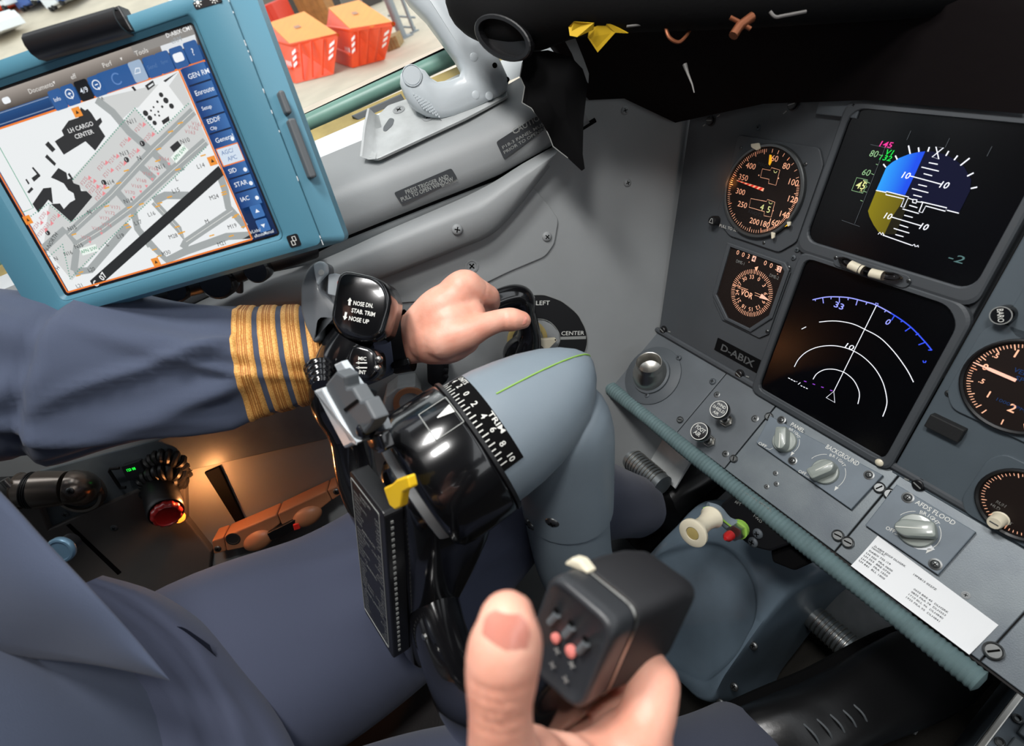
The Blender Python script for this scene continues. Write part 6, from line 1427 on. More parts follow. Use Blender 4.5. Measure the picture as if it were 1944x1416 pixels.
# left grip head (trim switch housing)
hc = [(352, 250), (420, 300), (480, 320), (560, 340), (640, 345)]
FHd = Fr(P(700, 575, .52), RX_3 := (P(745, 590, .52) - P(655, 560, .525)), P(705, 530, .52) - P(690, 640, .52))
def hd2(pts, h=0.0): return [FHd.uv(*q('Z4', x, y), h) for x, y in pts]
mb = MB(); hp = roundpoly(hd2([(352, 108), (545, 150), (612, 190), (646, 270), (640, 340), (600, 480), (545, 520), (470, 525), (372, 500), (300, 405)]), .013, 5)
mb.prism(hp, -.026, .018, .0055, FHd.M(), True, True); yb(mb, 'trim_switch_housing', mBlackG, 70)
L = MB()
for s, p0, p1 in (('NOSE DN.', (398, 288), (512, 306)), ('STAB. TRIM', (387, 330), (522, 356)), ('NOSE UP', (372, 375), (487, 398))): txt_px(L, FHd, s, q('Z4', *p0), q('Z4', *p1), 25 / 3.04, .0185, .02)
for (x0, y0), (x1, y1) in (((375, 303), (380, 258)), ((357, 342), (347, 388))):
    a, b = Vector(hd2([(x0, y0)], .018)[0]), Vector(hd2([(x1, y1)], .018)[0]); d = (b - a); nn = Vector((-d.y, d.x)) * .3
    L.line([a, a + d * .6], .0022, .0185); L.poly([a + d * .55 + nn, a + d * .55 - nn, b] if True else [], .0185)
L.v = [tuple(FHd.M() @ Vector(p)) for p in L.v]; yb(L, 'lettering', mWhite)
# grey thumb switch and its guard, on the aft end of the housing
mb = MB(); mb.prism(roundpoly(hd2([(248, 122), (290, 116), (345, 130), (362, 160), (330, 300), (296, 405), (240, 410), (205, 380)], .010), .003, 3), -.020, .010, .004, FHd.M(), True, True); yb(mb, 'thumb_switch', mat('dark grey switch plastic', '#4d5054', .4), 70)
mb = MB(); mb.prism(roundpoly(hd2([(250, 122), (290, 116), (342, 130), (335, 232), (300, 250), (246, 238)], .012), .002, 2), .006, .0115, .001, FHd.M()); yb(mb, 'switch_face', mHandle)
mb = MB(); mb.lathe([(.0024, 0), (.0024, .0008), (.0001, .0009)], 12, FHd.M(*hd2([(318, 172)], .012)[0], .0115)); yb(mb, 'red_dot', mPink)
gd_ = roundpoly(hd2([(84, 190), (110, 110), (150, 55), (195, 38), (238, 52), (244, 112), (205, 150), (196, 210), (240, 235), (300, 300), (296, 395), (200, 385), (190, 500), (160, 520), (110, 420), (84, 330)], .014), .004, 3)
mb = MB(); mb.prism(gd_, -.006, .012, .003, FHd.M(), True, True); yb(mb, 'switch_guard', mat('grey guard plastic', '#5a5e62', .4, coat=.15), 70)
mb = MB(); mb.prism(roundpoly(hd2([(160, 62), (196, 42), (236, 55), (242, 110), (205, 148), (185, 190), (170, 130)], .015), .003, 3), .009, .0145, .002, FHd.M()); yb(mb, 'guard_top', mHandle)
mb = MB(); mb.lathe([(.0028, 0), (.0028, .0012), (.0001, .0014)], 12, FHd.M(*hd2([(210, 112)], .016)[0], .0145)); yb(mb, 'guard_pin', mWhite)
# mic rocker, boot and small screws on the left horn
FMc = Fr(P(*q('Z4', 450, 650), .505), FHd.u, FHd.v)
def mc(pts, h=0): return [FMc.uv(*q('Z4', x, y), h) for x, y in pts]
mb = MB(); mb.prism(roundpoly(mc([(395, 520), (540, 560), (545, 690), (500, 740), (400, 740), (360, 640)]), .009, 4), -.025, .004, .0035, FMc.M(), True, True); yb(mb, 'mic_switch_block', mBlackG, 70)
L = MB()
for s, p0, p1 in (('MIC', (426, 608), (472, 611)), ('INT', (430, 686), (470, 690))): txt_px(L, FMc, s, q('Z4', *p0), q('Z4', *p1), 22 / 3.04, .0045, .02)
for y_ in (634, 662): L.line(mc([(420, y_), (478, y_)], .004), .0012, .0045); L.poly(mc([(412, y_), (432, y_ - 9), (432, y_ + 9)], .004), .0045)
L.v = [tuple(FMc.M() @ Vector(p)) for p in L.v]; yb(L, 'lettering', mWhite)
for x, y in ((535, 665), (543, 612)):
    mb = MB(); mb.lathe([(.0034, 0), (.0034, .004), (.002, .0055), (.0001, .0058)], 14, FMc.M(*mc([(x, y)], .002)[0], -.001)); yb(mb, 'block_screw', mSteel)
bt = [P(*q('Z4', 200, 655), .50), P(*q('Z4', 212, 770), .485)]; ds = (bt[1] - bt[0])
pp = []; rr = []
for i in range(13): pp.append(bt[0] + ds * (i / 12)); rr.append(.0135 - .00035 * i + (.0012 if i % 3 == 1 else -.0006))
mb = MB(); mb.tube(pp, rr, 18); yb(mb, 'rubber_boot', mBlackG, 80)
# ---- right horn, close to the viewer
FRh = Fr(P(1085, 1220, .213), P(1165, 1190, .213) - P(1052, 1088, .213), Vector((0, 1, 1)))
nR = Vector((.15, -.75, .65)).normalized()
u_ = (P(1165, 1190, .213) - P(1052, 1088, .213)); u_ = (u_ - nR * u_.dot(nR)).normalized()
FRh = Fr(P(1085, 1220, .213), u_, nR.cross(u_))
fc = [FRh.uv(x, y) for x, y in ((1046, 1082), (1172, 1190), (1100, 1362), (985, 1255))]
face = roundpoly(fc, .0085, 6)
def sect(k, h, dx=0, dy=0):
    c = (sum(p[0] for p in fc) / 4, sum(p[1] for p in fc) / 4); return [((p[0] - c[0]) * k + c[0] + dx, (p[1] - c[1]) * k + c[1] + dy, h) for p in face]
MR = FRh.M()
mb = MB(); mb.loft([sect(.80, -.0018), sect(.86, -.0004), sect(.93, .0), sect(.985, -.0018), sect(1.0, -.006), sect(1.0, -.0145)][::-1], True, False, True, MR); yb(mb, 'grip_cap', mat('charcoal grip plastic', '#2b2d30', .38), 80)
mb = MB(); mb.loft([sect(1.02, -.0145), sect(1.035, -.0155), sect(1.02, -.0168)], False, False, True, MR); yb(mb, 'seam_ring', mSteel, 80)
mb = MB(); mb.loft([sect(1.0, -.0160), sect(1.03, -.0185), sect(1.05, -.030, .001, .002), sect(1.02, -.044, .002, .004), sect(.92, -.054, .003, .006), sect(.70, -.060, .003, .007)], True, False, True, MR); yb(mb, 'grip_head', mat('black grip rubber', '#17171a', .55), 80)
mb = MB(); cp = [FRh.uv(*q('Z6', x, y), -.0135) for x, y in ((862, 230), (905, 198), (960, 215), (1018, 290), (1005, 308), (940, 258), (868, 250))]
mb.prism(roundpoly(cp, .001, 3), -.018, -.0128, .0012, MR); yb(mb, 'cream_tab', mCream)
r6 = lambda x, y, h=0: FRh.uv(*q('Z6', x, y), h)
for x, y in ((785, 590), (880, 672), (972, 775)):
    a, b = Vector(r6(x - 25, y + 30)), Vector(r6(x + 22, y - 22)); 
    mb = MB(); mb.tube([(a.x, a.y, -.0003), (b.x, b.y, -.0003)], .0018, 8, M=MR); yb(mb, 'slot', mClip)
    mb = MB(); mb.lathe([(.0014, 0), (.0012, .0006), (.0001, .0006)], 10, MR @ Matrix.Translation((*r6(x + 16, y - 50), -.0003))); yb(mb, 'stud', mSlot)
for x, y, r in ((795, 722, .0022), (893, 806, .0026)):
    mb = MB(); mb.lathe([(r, -.001), (r, .0006), (r * .6, .0012), (.0001, .0013)], 14, MR @ Matrix.Translation((*r6(x, y), -.0003))); yb(mb, 'pink_button', mPink)
L = MB()
for x, y in ((810, 800), (905, 890), (780, 893), (865, 985)): 
    a, b = r6(x, y); L.line([(a - .0012, b - .0012), (a + .0012, b + .0012)], .0007, .0002, False, MR); L.line([(a - .0012, b + .0012), (a + .0012, b - .0012)], .0007, .0002, False, MR)
yb(L, 'cross_marks', mGreyMk, kind='stuff')
hb_ = FRh.o + FRh.n * -.040 + FRh.v * -.004
horn('right_horn', [(-.300, -.068, -.425), (-.245, -.078, -.425), (-.185, -.075, -.402), (-.135, -.048, -.345), (-.112, -.012, -.285), tuple(hb_)], [(.024, .030), (.022, .026), (.021, .024), (.0195, .022), (.0175, .020), (.016, .018)])
for px, py, d in ((1160, 908, .53), (1046, 980, .505), (985, 1012, .525)):
    c0 = Vector((XC, .090, P(px, py, d).z)); p = P(px, py, d); dirn = (p - c0); dirn.z = 0; dirn.normalize()
    zx = Vector((0, 0, 1)).cross(dirn); F0 = Fr(c0 + Vector((0, (c0.z + .45) * .34, 0)) + dirn * .0462, zx, Vector((0, 0, 1)))
    o = screw(yoke, 0, 0, 0, .0075, 'dome', 'steel'); o.matrix_local = YI @ F0.M() @ Matrix.Diagonal((.0075, .0075, .0075, 1))
# ------------------------------------------------------------------ the pilot
pil = empty('person', Matrix.Translation((-.31, -.40, -.66)), 'pilot in navy jacket with gold sleeve stripes, hands on tiller and yoke', 'person')
PIv = Matrix.Translation((.31, .40, .66))
def pb(mb, name, m, sharp=0, label=None, parent=None, kind=None):
    mb.v = [tuple(PIv @ Vector(p)) for p in mb.v]; return mb.build(name, m, parent or pil, sharp, label, kind)
B = MB()
def limb(path, rad, k=5, n=18, up=None):
    p = smooth_path(path, k)
    rr = [(r if isinstance(r, tuple) else (r, r)) for r in rad]
    r2 = list(zip(smooth_vals([r[0] for r in rr], k), smooth_vals([r[1] for r in rr], k)))
    B.tube(p, r2, n, up=up)
    for c, r in ((p[0], r2[0]), (p[-1], r2[-1])):
        s = min(r) * .999; B.lathe([(s * math.sin(math.pi * i / 8) + 1e-5, -s * math.cos(math.pi * i / 8)) for i in range(9)], 14, Matrix.Translation(c))
def ball(c, r, sx=1, sy=1, sz=1):
    B.lathe([(r * math.sin(math.pi * i / 12) + 1e-5, -r * math.cos(math.pi * i / 12)) for i in range(13)], 18, Matrix.Translation(c) @ Matrix.Diagonal((sx, sy, sz, 1)))
# trunk, neck, head, legs (inside the clothes)
limb([(-.31, -.42, -.56), (-.31, -.43, -.40), (-.31, -.46, -.20), (-.31, -.47, -.04), (-.31, -.46, .04)], [(.13, .09), (.13, .09), (.14, .095), (.15, .09), (.07, .06)], 5, 24, up=(1, 0, 0))
limb([(-.31, -.46, .0), (-.31, -.45, .08), (-.31, -.435, .14)], [.058, .054, .054])
ball((-.31, -.405, .235), .078, .95, 1.15, 1.32); ball((-.31, -.375, .17), .058, .95, 1.0, .8)
limb([(-.31, -.318, .245), (-.31, -.298, .222), (-.31, -.306, .212)], [.007, .011, .009], 4, 10)
for s in (-1, 1):
    ball((-.31 + s * .076, -.41, .225), .024, .35, .8, 1.25); limb([(-.31 + s * .012, -.322, .182), (-.31, -.315, .183)], [.006, .007], 2, 8)
limb([(-.385, -.40, -.475), (-.405, -.19, -.527), (-.422, 0, -.542), (-.425, .065, -.550)], [.075, .066, .055, .048]); limb([(-.425, .065, -.550), (-.432, .16, -.675), (-.447, .235, -.80), (-.455, .262, -.86)], [.046, .044, .037, .034]); limb([(-.455, .262, -.86), (-.46, .33, -.885)], [.034, .022])
limb([(-.235, -.40, -.56), (-.172, -.18, -.572), (-.125, -.06, -.577)], [.072, .055, .044]); limb([(-.122, -.05, -.577), (-.116, .024, -.69), (-.112, .095, -.81)], [.042, .040, .034]); limb([(-.112, .095, -.81), (-.108, .16, -.86)], [.034, .022])
# arms
SHL, ELL_, WRL = Vector((-.50, -.45, -.02)), P(70, 715, .50), P(762, 648, .600)
limb([SHL, P(-200, 712, .455), ELL_], [.052, .044, .041]); limb([ELL_, ELL_.lerp(WRL, .4), ELL_.lerp(WRL, .8), WRL], [.042, .042, .032, .027])
SHR, ELR, WRR = Vector((-.13, -.45, -.03)), Vector((-.045, -.30, -.30)), Vector((-.070, -.055, -.262))
limb([SHR, SHR.lerp(ELR, .5), ELR], [.055, .048, .042]); limb([ELR, ELR.lerp(WRR, .5), WRR], [.042, .04, .027])
# left hand on the tiller
pz = lambda x, y, d: P(*q('Z4', x, y), d)
hv = (P(860, 520, .57) - P(860, 660, .57)).normalized()
limb([WRL, pz(800, 470, .585), pz(880, 410, .568)], [(.0270, .022), (.031, .022), (.031, .022)], 5, 20, up=hv)
limb([pz(800, 440, .584), pz(900, 330, .570), pz(990, 255, .567)], [.0265, .0255, .0205])
limb([pz(850, 450, .58), pz(960, 400, .568), pz(1050, 370, .572)], [.0285, .0270, .0225])
limb([pz(840, 500, .578), pz(960, 465, .563), pz(1060, 430, .566)], [.026, .0250, .0205])
limb([pz(840, 545, .580), pz(950, 530, .568), pz(1040, 500, .572)], [.0190, .0205, .017])
limb([pz(980, 235, .570), pz(1040, 190, .568), pz(1095, 210, .574), pz(1175, 246, .590)], [.0190, .0182, .0150, .0122])
limb([pz(1180, 246, .591), pz(1185, 300, .612), pz(1110, 330, .622)], [.0120, .0110, .0095])
limb([pz(960, 320, .575), pz(1060, 300, .590), pz(1130, 320, .605), pz(1090, 380, .618)], [.018, .0150, .012, .010])
limb([pz(930, 400, .585), pz(1010, 400, .605), pz(1060, 430, .615)], [.016, .0130, .0110])
limb([pz(920, 500, .560), pz(1040, 465, .555), pz(1150, 420, .5535), pz(1245, 390, .556), pz(1310, 385, .557), pz(1372, 388, .560)], [.0225, .0190, .0140, .0122, .0130, .0098], 6, 18)
# right hand round the yoke grip
limb([WRR, P(1010, 1560, .205), P(1000, 1490, .195)], [(.027, .020), (.032, .022), (.030, .02)], 5, 18)
limb([P(985, 1545, .193), P(958, 1440, .181), P(950, 1355, .172), P(953, 1270, .1685), P(962, 1210, .167), P(963, 1176, .1685)], [.0155, .0128, .0107, .0121, .0118, .0095], 7, 22)
limb([P(1090, 1560, .215), P(1150, 1500, .218), P(1200, 1430, .222)], [.024, .0225, .018])
limb([P(1010, 1540, .205), P(1080, 1530, .212), P(1180, 1520, .222)], [.025, .025, .022])
limb([P(1185, 1455, .219), P(1224, 1370, .221), P(1243, 1300, .228)], [.0135, .0122, .0112])
limb([P(1241, 1300, .229), P(1216, 1258, .243), P(1172, 1262, .262), P(1120, 1280, .275)], [.0110, .0098, .0092, .0082])
limb([P(1150, 1500, .218), P(1172, 1420, .232), P(1160, 1345, .250), P(1130, 1320, .270)], [.0130, .0120, .0105, .009])
limb([P(1110, 1520, .225), P(1120, 1440, .246), P(1090, 1390, .265)], [.0125, .0110, .0095])
limb([P(1060, 1530, .225), P(1070, 1460, .248), P(1040, 1430, .268)], [.0115, .0100, .0085])
# one continuous surface
bm_ = bpy.data.meshes.new('raw'); bm_.from_pydata(B.v, [], B.f)
ro = bpy.data.objects.new('raw', bm_); COL.objects.link(ro)
md = ro.modifiers.new('r', 'REMESH'); md.mode = 'VOXEL'; md.voxel_size = .0022; md.use_smooth_shade = True
m2 = ro.modifiers.new('s', 'SMOOTH'); m2.factor = .5; m2.iterations = 7
dg = bpy.context.evaluated_depsgraph_get()
bme = bpy.data.meshes.new_from_object(ro.evaluated_get(dg)); bpy.data.objects.remove(ro)
import numpy as np
nv = len(bme.vertices); co = np.empty(nv * 3); no = np.empty(nv * 3); bme.vertices.foreach_get('co', co); bme.vertex_normals.foreach_get('vector', no) if hasattr(bme, 'vertex_normals') else None
co = co.reshape(-1, 3); no = no.reshape(-1, 3)
def crease(c, ax, w, amp, rad, side=None):
    global co
    c = np.array(c); ax = np.array(Vector(ax).normalized()); d = co - c; al = d @ ax; rr_2 = np.linalg.norm(d - np.outer(al, ax), axis=1)
    k = amp * np.exp(-(al / w) ** 2) * (rr_2 < rad) * (np.abs(al) < w * 4)
    if side is not None: k = k * np.clip((no @ np.array(Vector(side).normalized())) * 1.6, 0, 1)
    co = co - no * k[:, None]
tax = P(955, 1230, .1685) - P(952, 1330, .170)
for y_, a_, w_ in ((1262, .0007, .0012), (1284, .0009, .0010), (1308, .0008, .0010), (1330, .0010, .0011), (1352, .0006, .0010)):
    crease(P(952, y_, .170), tax, w_, a_, .02, CAMO - P(952, y_, .17))
tl_ = pz(1372, 388, .56) - pz(1245, 390, .556)
for x_ in (1262, 1290, 1310): crease(pz(x_, 388, .557), tl_, .0011, .0007, .018, CAMO - pz(1290, 388, .557))
crease(pz(1120, 225, .575), pz(1175, 246, .59) - pz(1095, 210, .574), .0012, .0006, .018)
bme.vertices.foreach_set('co', co.reshape(-1)); bme.update()
bme.transform(PIv); bme.polygons.foreach_set('use_smooth', [True] * len(bme.polygons)); bme.materials.clear(); bme.materials.append(mSkin)
body = bpy.data.objects.new('body', bme); COL.objects.link(body); body.parent = pil
# finger creases and nails
def nail(c, axis, normal, w, l, name='thumb_nail'):
    axis = Vector(axis).normalized(); n = Vector(normal); n = (n - axis * n.dot(axis)).normalized(); s = axis.cross(n); rows = []
    for j in range(9):
        t = -1 + 2 * j / 8; row = []
        for i in range(9):
            x = -1 + 2 * i / 8; ww = w * (1 - .10 * (t * t)) * math.sqrt(max(0.02, 1 - (max(0, abs(t) - .35) / .68) ** 2 * .75)); row.append(Vector(c) + axis * (t * l) + s * (x * ww) - n * (ww * .42 * x * x + .0008 * max(0, t) ** 2))
        rows.append(row)
    mb = MB(); mb.grid(rows[::-1]); return pb(mb, name, mNail)
ctr = P(962, 1205, .167); tow = (CAMO - ctr).normalized()
nail(P(956, 1216, .1677) + tow * .0131, P(963, 1176, .1685) - P(953, 1270, .1685), tow + Vector((0, -.15, 0)), .0072, .0078)
c2 = pz(1372, 388, .560); nail(c2 + (CAMO - c2).normalized() * .0106 + (pz(1366, 376, .56) - pz(1372, 388, .56)), pz(1400, 375, .56) - pz(1310, 385, .557), (CAMO - c2).normalized() + Vector((0, 0, .5)), .0062, .0062)
# hair cap, eyes and brows (head is above the picture)
mb = MB(); mb.lathe([(.081 * math.sin(R_(a)) + 1e-5, .081 * math.cos(R_(a))) for a in range(0, 100, 9)], 24, Matrix.Translation((-.31, -.415, .245)) @ Matrix.Rotation(R_(18), 4, 'X') @ Matrix.Diagonal((.98, 1.16, 1.3, 1)), cap=False); pb(mb, 'hair', mHair)
for s in (-1, 1):
    mb = MB(); mb.lathe([(.0115 * math.sin(math.pi * i / 8) + 1e-5, -.0115 * math.cos(math.pi * i / 8)) for i in range(9)], 12, Matrix.Translation((-.31 + s * .030, -.328, .243)) @ Matrix.Rotation(R_(90), 4, 'X')); e = pb(mb, 'eye', mSill)
    mb = MB(); mb.disc((0, 0), .005, 12, 0, Matrix.Translation((-.31 + s * .030, -.3163, .243)) @ Matrix.Rotation(R_(-90), 4, 'X')); pb(mb, 'iris', mHair, parent=None)
    mb = MB(); mb.tube([(-.31 + s * .014, -.316, .258), (-.31 + s * .03, -.312, .263), (-.31 + s * .047, -.322, .258)], .0032, 8); pb(mb, 'eyebrow', mHair)

# ---- clothes
def cloth_tube(path, rad, k, n, up, fold=None, z0=0):
    p = smooth_path(path, k); ra = smooth_vals([r[0] for r in rad], k); rb = smooth_vals([r[1] for r in rad], k); m = len(p); secs = []; prev = Vector(up)
    for i in range(m):
        t = (p[min(i + 1, m - 1)] - p[max(i - 1, 0)]).normalized(); x = (prev - t * prev.dot(t)).normalized(); prev = x; y = t.cross(x); s = i / (m - 1); sec = []
        for j in range(n):
            a = 2 * math.pi * j / n; d = fold(s, a) if fold else 0
            sec.append(p[i] + x * ((ra[i] + d) * math.cos(a)) + y * ((rb[i] + d) * math.sin(a)))
        secs.append(sec)
    return secs
def gss(x, w): return math.exp(-(x / w) ** 2)
def adiff(a, b): return (a - b + math.pi) % (2 * math.pi) - math.pi
# left sleeve; angle 0 = up in the picture, 90 deg = towards the viewer side
slp = [SHL + Vector((-.005, -.01, .01)), P(-200, 712, .455), P(0, 712, .498), P(160, 706, .525), P(330, 700, .545), P(470, 688, .562), P(600, 670, .580), P(690, 659, .594), P(738, 653, .602)]
slr = [(.088, .080), (.084, .074), (.0815, .070), (.0755, .064), (.0665, .060), (.0595, .056), (.0520, .051), (.0430, .044), (.0345, .037)]
upv = P(300, 560, .54) - P(300, 700, .545)
def sfold(s, a):
    d = 0.0
    # elbow crease: a step running down and back from the top
    for ang, s0, amp, w in ((0, .395, .010, .02),):
        sl = .395 - .10 * (1 - math.cos(min(math.pi, abs(a if a < math.pi else a - 2 * math.pi)))) * .5
        x = s - sl; d += .0120 * (1 / (1 + math.exp(-x / .004))) * gss(max(0, x - .01), .10) - .004 * gss(x + .012, .014)
    for a0, s0, sa, ss, tilt, amp in ((1.2, .56, .22, .10, 1.5, .0045), (1.9, .60, .2, .09, -2.2, .0045), (2.3, .50, .25, .12, 1.2, .0040), (.8, .66, .3, .05, -1.0, .0025), (1.55, .70, .16, .08, 2.0, .0035), (2.6, .62, .2, .10, 0, .004), (1.0, .28, .3, .08, 1.6, .005), (1.8, .22, .25, .1, -1.5, .005), (-1.5, .5, .5, .05, 0, .003), (1.75, .66, .10, .10, 3.0, .0045), (1.35, .55, .10, .12, -2.5, .0040), (2.2, .36, .12, .10, 2.0, .004), (.5, .58, .18, .06, 1.0, .003)):
        u = adiff(a, a0) - tilt * (s - s0); d += amp * 2.6 * gss(u, sa * .8) * gss(s - s0, ss * 1.6)
    d -= .003 * gss(adiff(a, 2.75), .10) * (1 if s > .3 else 0)
    return d * (1 if s < .60 else max(.22, 1 - (s - .60) / .07))
KS = 10
ssec = cloth_tube(slp, slr, KS, 96, upv, sfold)
mb = MB(); inner_ = [[p + (ssec[-1 - 0][j] - p) * 0 for j, p in enumerate(ssec[-1])]]
c_end = sum(ssec[-1], Vector()) / len(ssec[-1]); lipin = [p.lerp(c_end, .12) for p in ssec[-1]]; lipin2 = [p.lerp(sum(ssec[-4], Vector()) / 96, .15) for p in ssec[-4]]
mb.loft([[tuple(p) for p in s] for s in ssec + [lipin, lipin2]], False); pb(mb, 'jacket_sleeve', mNavy, label='navy sleeve with four gold stripes')
# gold stripes: rings on the sleeve with three cords each
def sl_ring(i): 
    k = int(i); f = i - k; return [a.lerp(b, f) for a, b in zip(ssec[k], ssec[min(k + 1, len(ssec) - 1)])]
tot = len(ssec) - 1
def idx_for_px(x):
    lo, hi = 0.0, float(tot)
    for _ in range(40):
        md_ = (lo + hi) / 2; c = sum(sl_ring(md_), Vector()) / 96
        v = c - CAMO; cc = Vector((RX.x * v.x + RY.x * v.y + RZ.x * v.z, 0, RX.z * v.x + RY.z * v.y + RZ.z * v.z)); px_ = PPX + FPX * cc.x / cc.z
        if px_ < x: lo = md_
        else: hi = md_
    return (lo + hi) / 2
for x0, x1 in ((470, 505), (514, 546), (555, 586), (595, 626)):
    i0, i1 = idx_for_px(x0), idx_for_px(x1); secs = []
    prof = [0.0002, .0013, .0017, .0013, .0010, .0016, .0011, .0016, .0010, .0013, .0017, .0013, .0002]
    for k, h in enumerate(prof):
        r_ = sl_ring(i0 + (i1 - i0) * k / (len(prof) - 1)); c = sum(r_, Vector()) / 96; secs.append([tuple(p + (p - c).normalized() * h) for p in r_])
    mb = MB(); mb.loft(secs, False); st_ = pb(mb, 'gold_stripe', mGold, 0, 'gold braid stripe')
    for kk_ in (3.6, 4.6, 6.0, 7.4, 8.4):
        r_ = sl_ring(i0 + (i1 - i0) * kk_ / 12); c = sum(r_, Vector()) / 96
        mb = MB(); mb.tube([p + (p - c).normalized() * .00135 for p in r_], .00042, 5, closed=True); mb.v = [tuple(PIv @ Vector(p)) for p in mb.v]; mb.build('cord_line', mGoldD, st_)
# shirt cuff and watch
wp = [P(738, 653, .602), P(745, 652, .601), P(775, 646, .599)]
mb = MB(); mb.loft([[tuple(p) for p in s] for s in cloth_tube([P(742, 652, .602), P(752, 650, .601), P(764, 648, .600), P(777, 646, .5995)], [(.0355, .0315)] * 4, 3, 40, upv)], False); pb(mb, 'wristwatch_strap', mBlack, label='black wristwatch strap')
Fw_ = Fr(P(760, 690, .575), P(775, 685, .575) - P(742, 695, .575), upv)
mb = MB(); mb.prism(rrect(0, 0, .021, .009, .003, 3), -.008, .001, .0015, Fw_.M()); pb(mb, 'wristwatch_buckle', mBlackG)
# right sleeve (below the picture)
mb = MB(); mb.loft([[tuple(p) for p in s] for s in cloth_tube([SHR + Vector((-.01, 0, .02)), SHR.lerp(ELR, .5), ELR, ELR.lerp(WRR, .45), ELR.lerp(WRR, .80)], [(.080, .075), (.066, .064), (.060, .058), (.056, .052), (.042, .040)], 6, 48, (1, 0, 0), lambda s, a: .003 * math.sin(9 * s + 2 * a))], False); pb(mb, 'jacket_sleeve', mNavy)
for k in range(4):
    c0 = ELR.lerp(WRR, .50 + .07 * k); c1 = ELR.lerp(WRR, .545 + .07 * k); rr0 = .0575 - .0030 * k
    mb = MB(); mb.tube([c0, c0.lerp(c1, .1), c0.lerp(c1, .9), c1], [rr0 - .002, rr0, rr0 - .002, rr0 - .004], 40, up=(1, 0, 0), cap=False); pb(mb, 'gold_stripe', mGold, 0, 'gold braid stripe')
# jacket trunk
def tf(s, a):
    return .004 * math.sin(7 * a + 9 * s) + .006 * gss(s - .75, .06) * math.sin(3 * a)
mb = MB(); mb.loft([[tuple(p) for p in s] for s in cloth_tube([(-.31, -.40, -.53), (-.31, -.405, -.44), (-.31, -.425, -.33), (-.31, -.45, -.18), (-.31, -.465, -.06), (-.31, -.462, .02), (-.31, -.455, .06)], [(.175, .125), (.178, .132), (.175, .135), (.18, .13), (.185, .12), (.13, .09), (.075, .068)], 7, 64, (1, 0, 0), tf)], False); jk = pb(mb, 'jacket', mNavy)
mb = MB(); mb.loft([[tuple(p) for p in s] for s in cloth_tube([(-.31, -.455, .04), (-.31, -.452, .075), (-.31, -.448, .10)], [(.074, .068), (.066, .062), (.061, .060)], 4, 40, (1, 0, 0))], False); pb(mb, 'shirt_collar', mShirt)
mb = MB(); mb.prism([(-.012, 0), (.012, 0), (.02, -.10), (0, -.13), (-.02, -.10)], -.002, .002, .001, Fr((-.31, -.375, .03), (1, 0, 0), (0, .45, 1)).M()); pb(mb, 'tie', mNavyD)
for y_, z_ in ():
    mb = MB(); mb.lathe([(.009, 0), (.009, .002), (.006, .0035), (.0001, .003)], 16, Fr((-.31, y_ + .004, z_), (1, 0, 0), (0, .1, 1)).M()); pb(mb, 'jacket_button', mGold)
# open jacket front that falls over the lap, lit along its edge
E_ = [P(-260, 700, .31), P(-120, 822, .315), P(0, 932, .320), P(95, 1035, .326), P(185, 1130, .330), P(262, 1216, .335), P(322, 1290, .338)]
Bq = [P(-260, 1260, .36), P(-140, 1250, .358), P(0, 1246, .355), P(80, 1252, .352), P(160, 1260, .348), P(245, 1275, .342), P(322, 1292, .338)]
E_ = smooth_path(E_, 4); Bq = smooth_path(Bq, 4); rows = []
for k in range(15):
    t = -.06 + 1.12 * k / 14; row = []
    for i, (a, b) in enumerate(zip(E_, Bq)):
        p = a.lerp(b, min(1, max(0, t))); tow = (CAMO - p).normalized()
        bul = .022 * math.sin(min(1, max(0, t)) * math.pi) * (1 - (i / (len(E_) - 1)) ** 2) + .004 * math.sin(i * .5 + t * 5) * (1 - i / (len(E_) - 1))
        if t < 0 or t > 1: bul -= .012
        row.append(p + tow * bul)
    rows.append(row)
mb = MB(); mb.grid(rows); mb.grid([[p + (p - CAMO).normalized() * .004 for p in r] for r in rows][::-1]); pb(mb, 'jacket_front', mNavy)
# jacket skirt over the lap
rows = []
A_ = [P(195, 1092, .480), P(300, 1125, .472), P(395, 1190, .462), P(470, 1280, .450), P(535, 1370, .440), P(580, 1460, .425)]
C_ = [P(40, 1160, .42), P(100, 1220, .42), P(180, 1290, .41), P(230, 1350, .40), P(250, 1420, .39), P(260, 1500, .38)]
A_ = smooth_path(A_, 4); C_ = smooth_path(C_, 4)
for k in range(15):
    t = k / 14; rows.append([a.lerp(b, t) + (CAMO - a).normalized() * (.010 * math.sin(t * math.pi) + .010 * gss(t - .12 - .012 * i, .07) - .006 * gss(t - .30 - .014 * i, .06) + .006 * gss(t - .45 - .01 * i, .06) - .014 * gss(t, .04)) for i, (a, b) in enumerate(zip(A_, C_))])
mb = MB(); mb.grid(rows); pb(mb, 'jacket_skirt', mNavyT)
mb = MB(); mb.grid([[p + (CAMO - p).normalized() * .004 + d for p in smooth_path([P(316, 1192, .449), P(345, 1190, .446), P(375, 1208, .444), P(398, 1224, .442)], 4)] for d in (Vector((0, 0, 0)), Vector((.002, -.002, -.006)), Vector((.003, -.004, -.014)))]); pb(mb, 'pocket_flap', mNavyD)
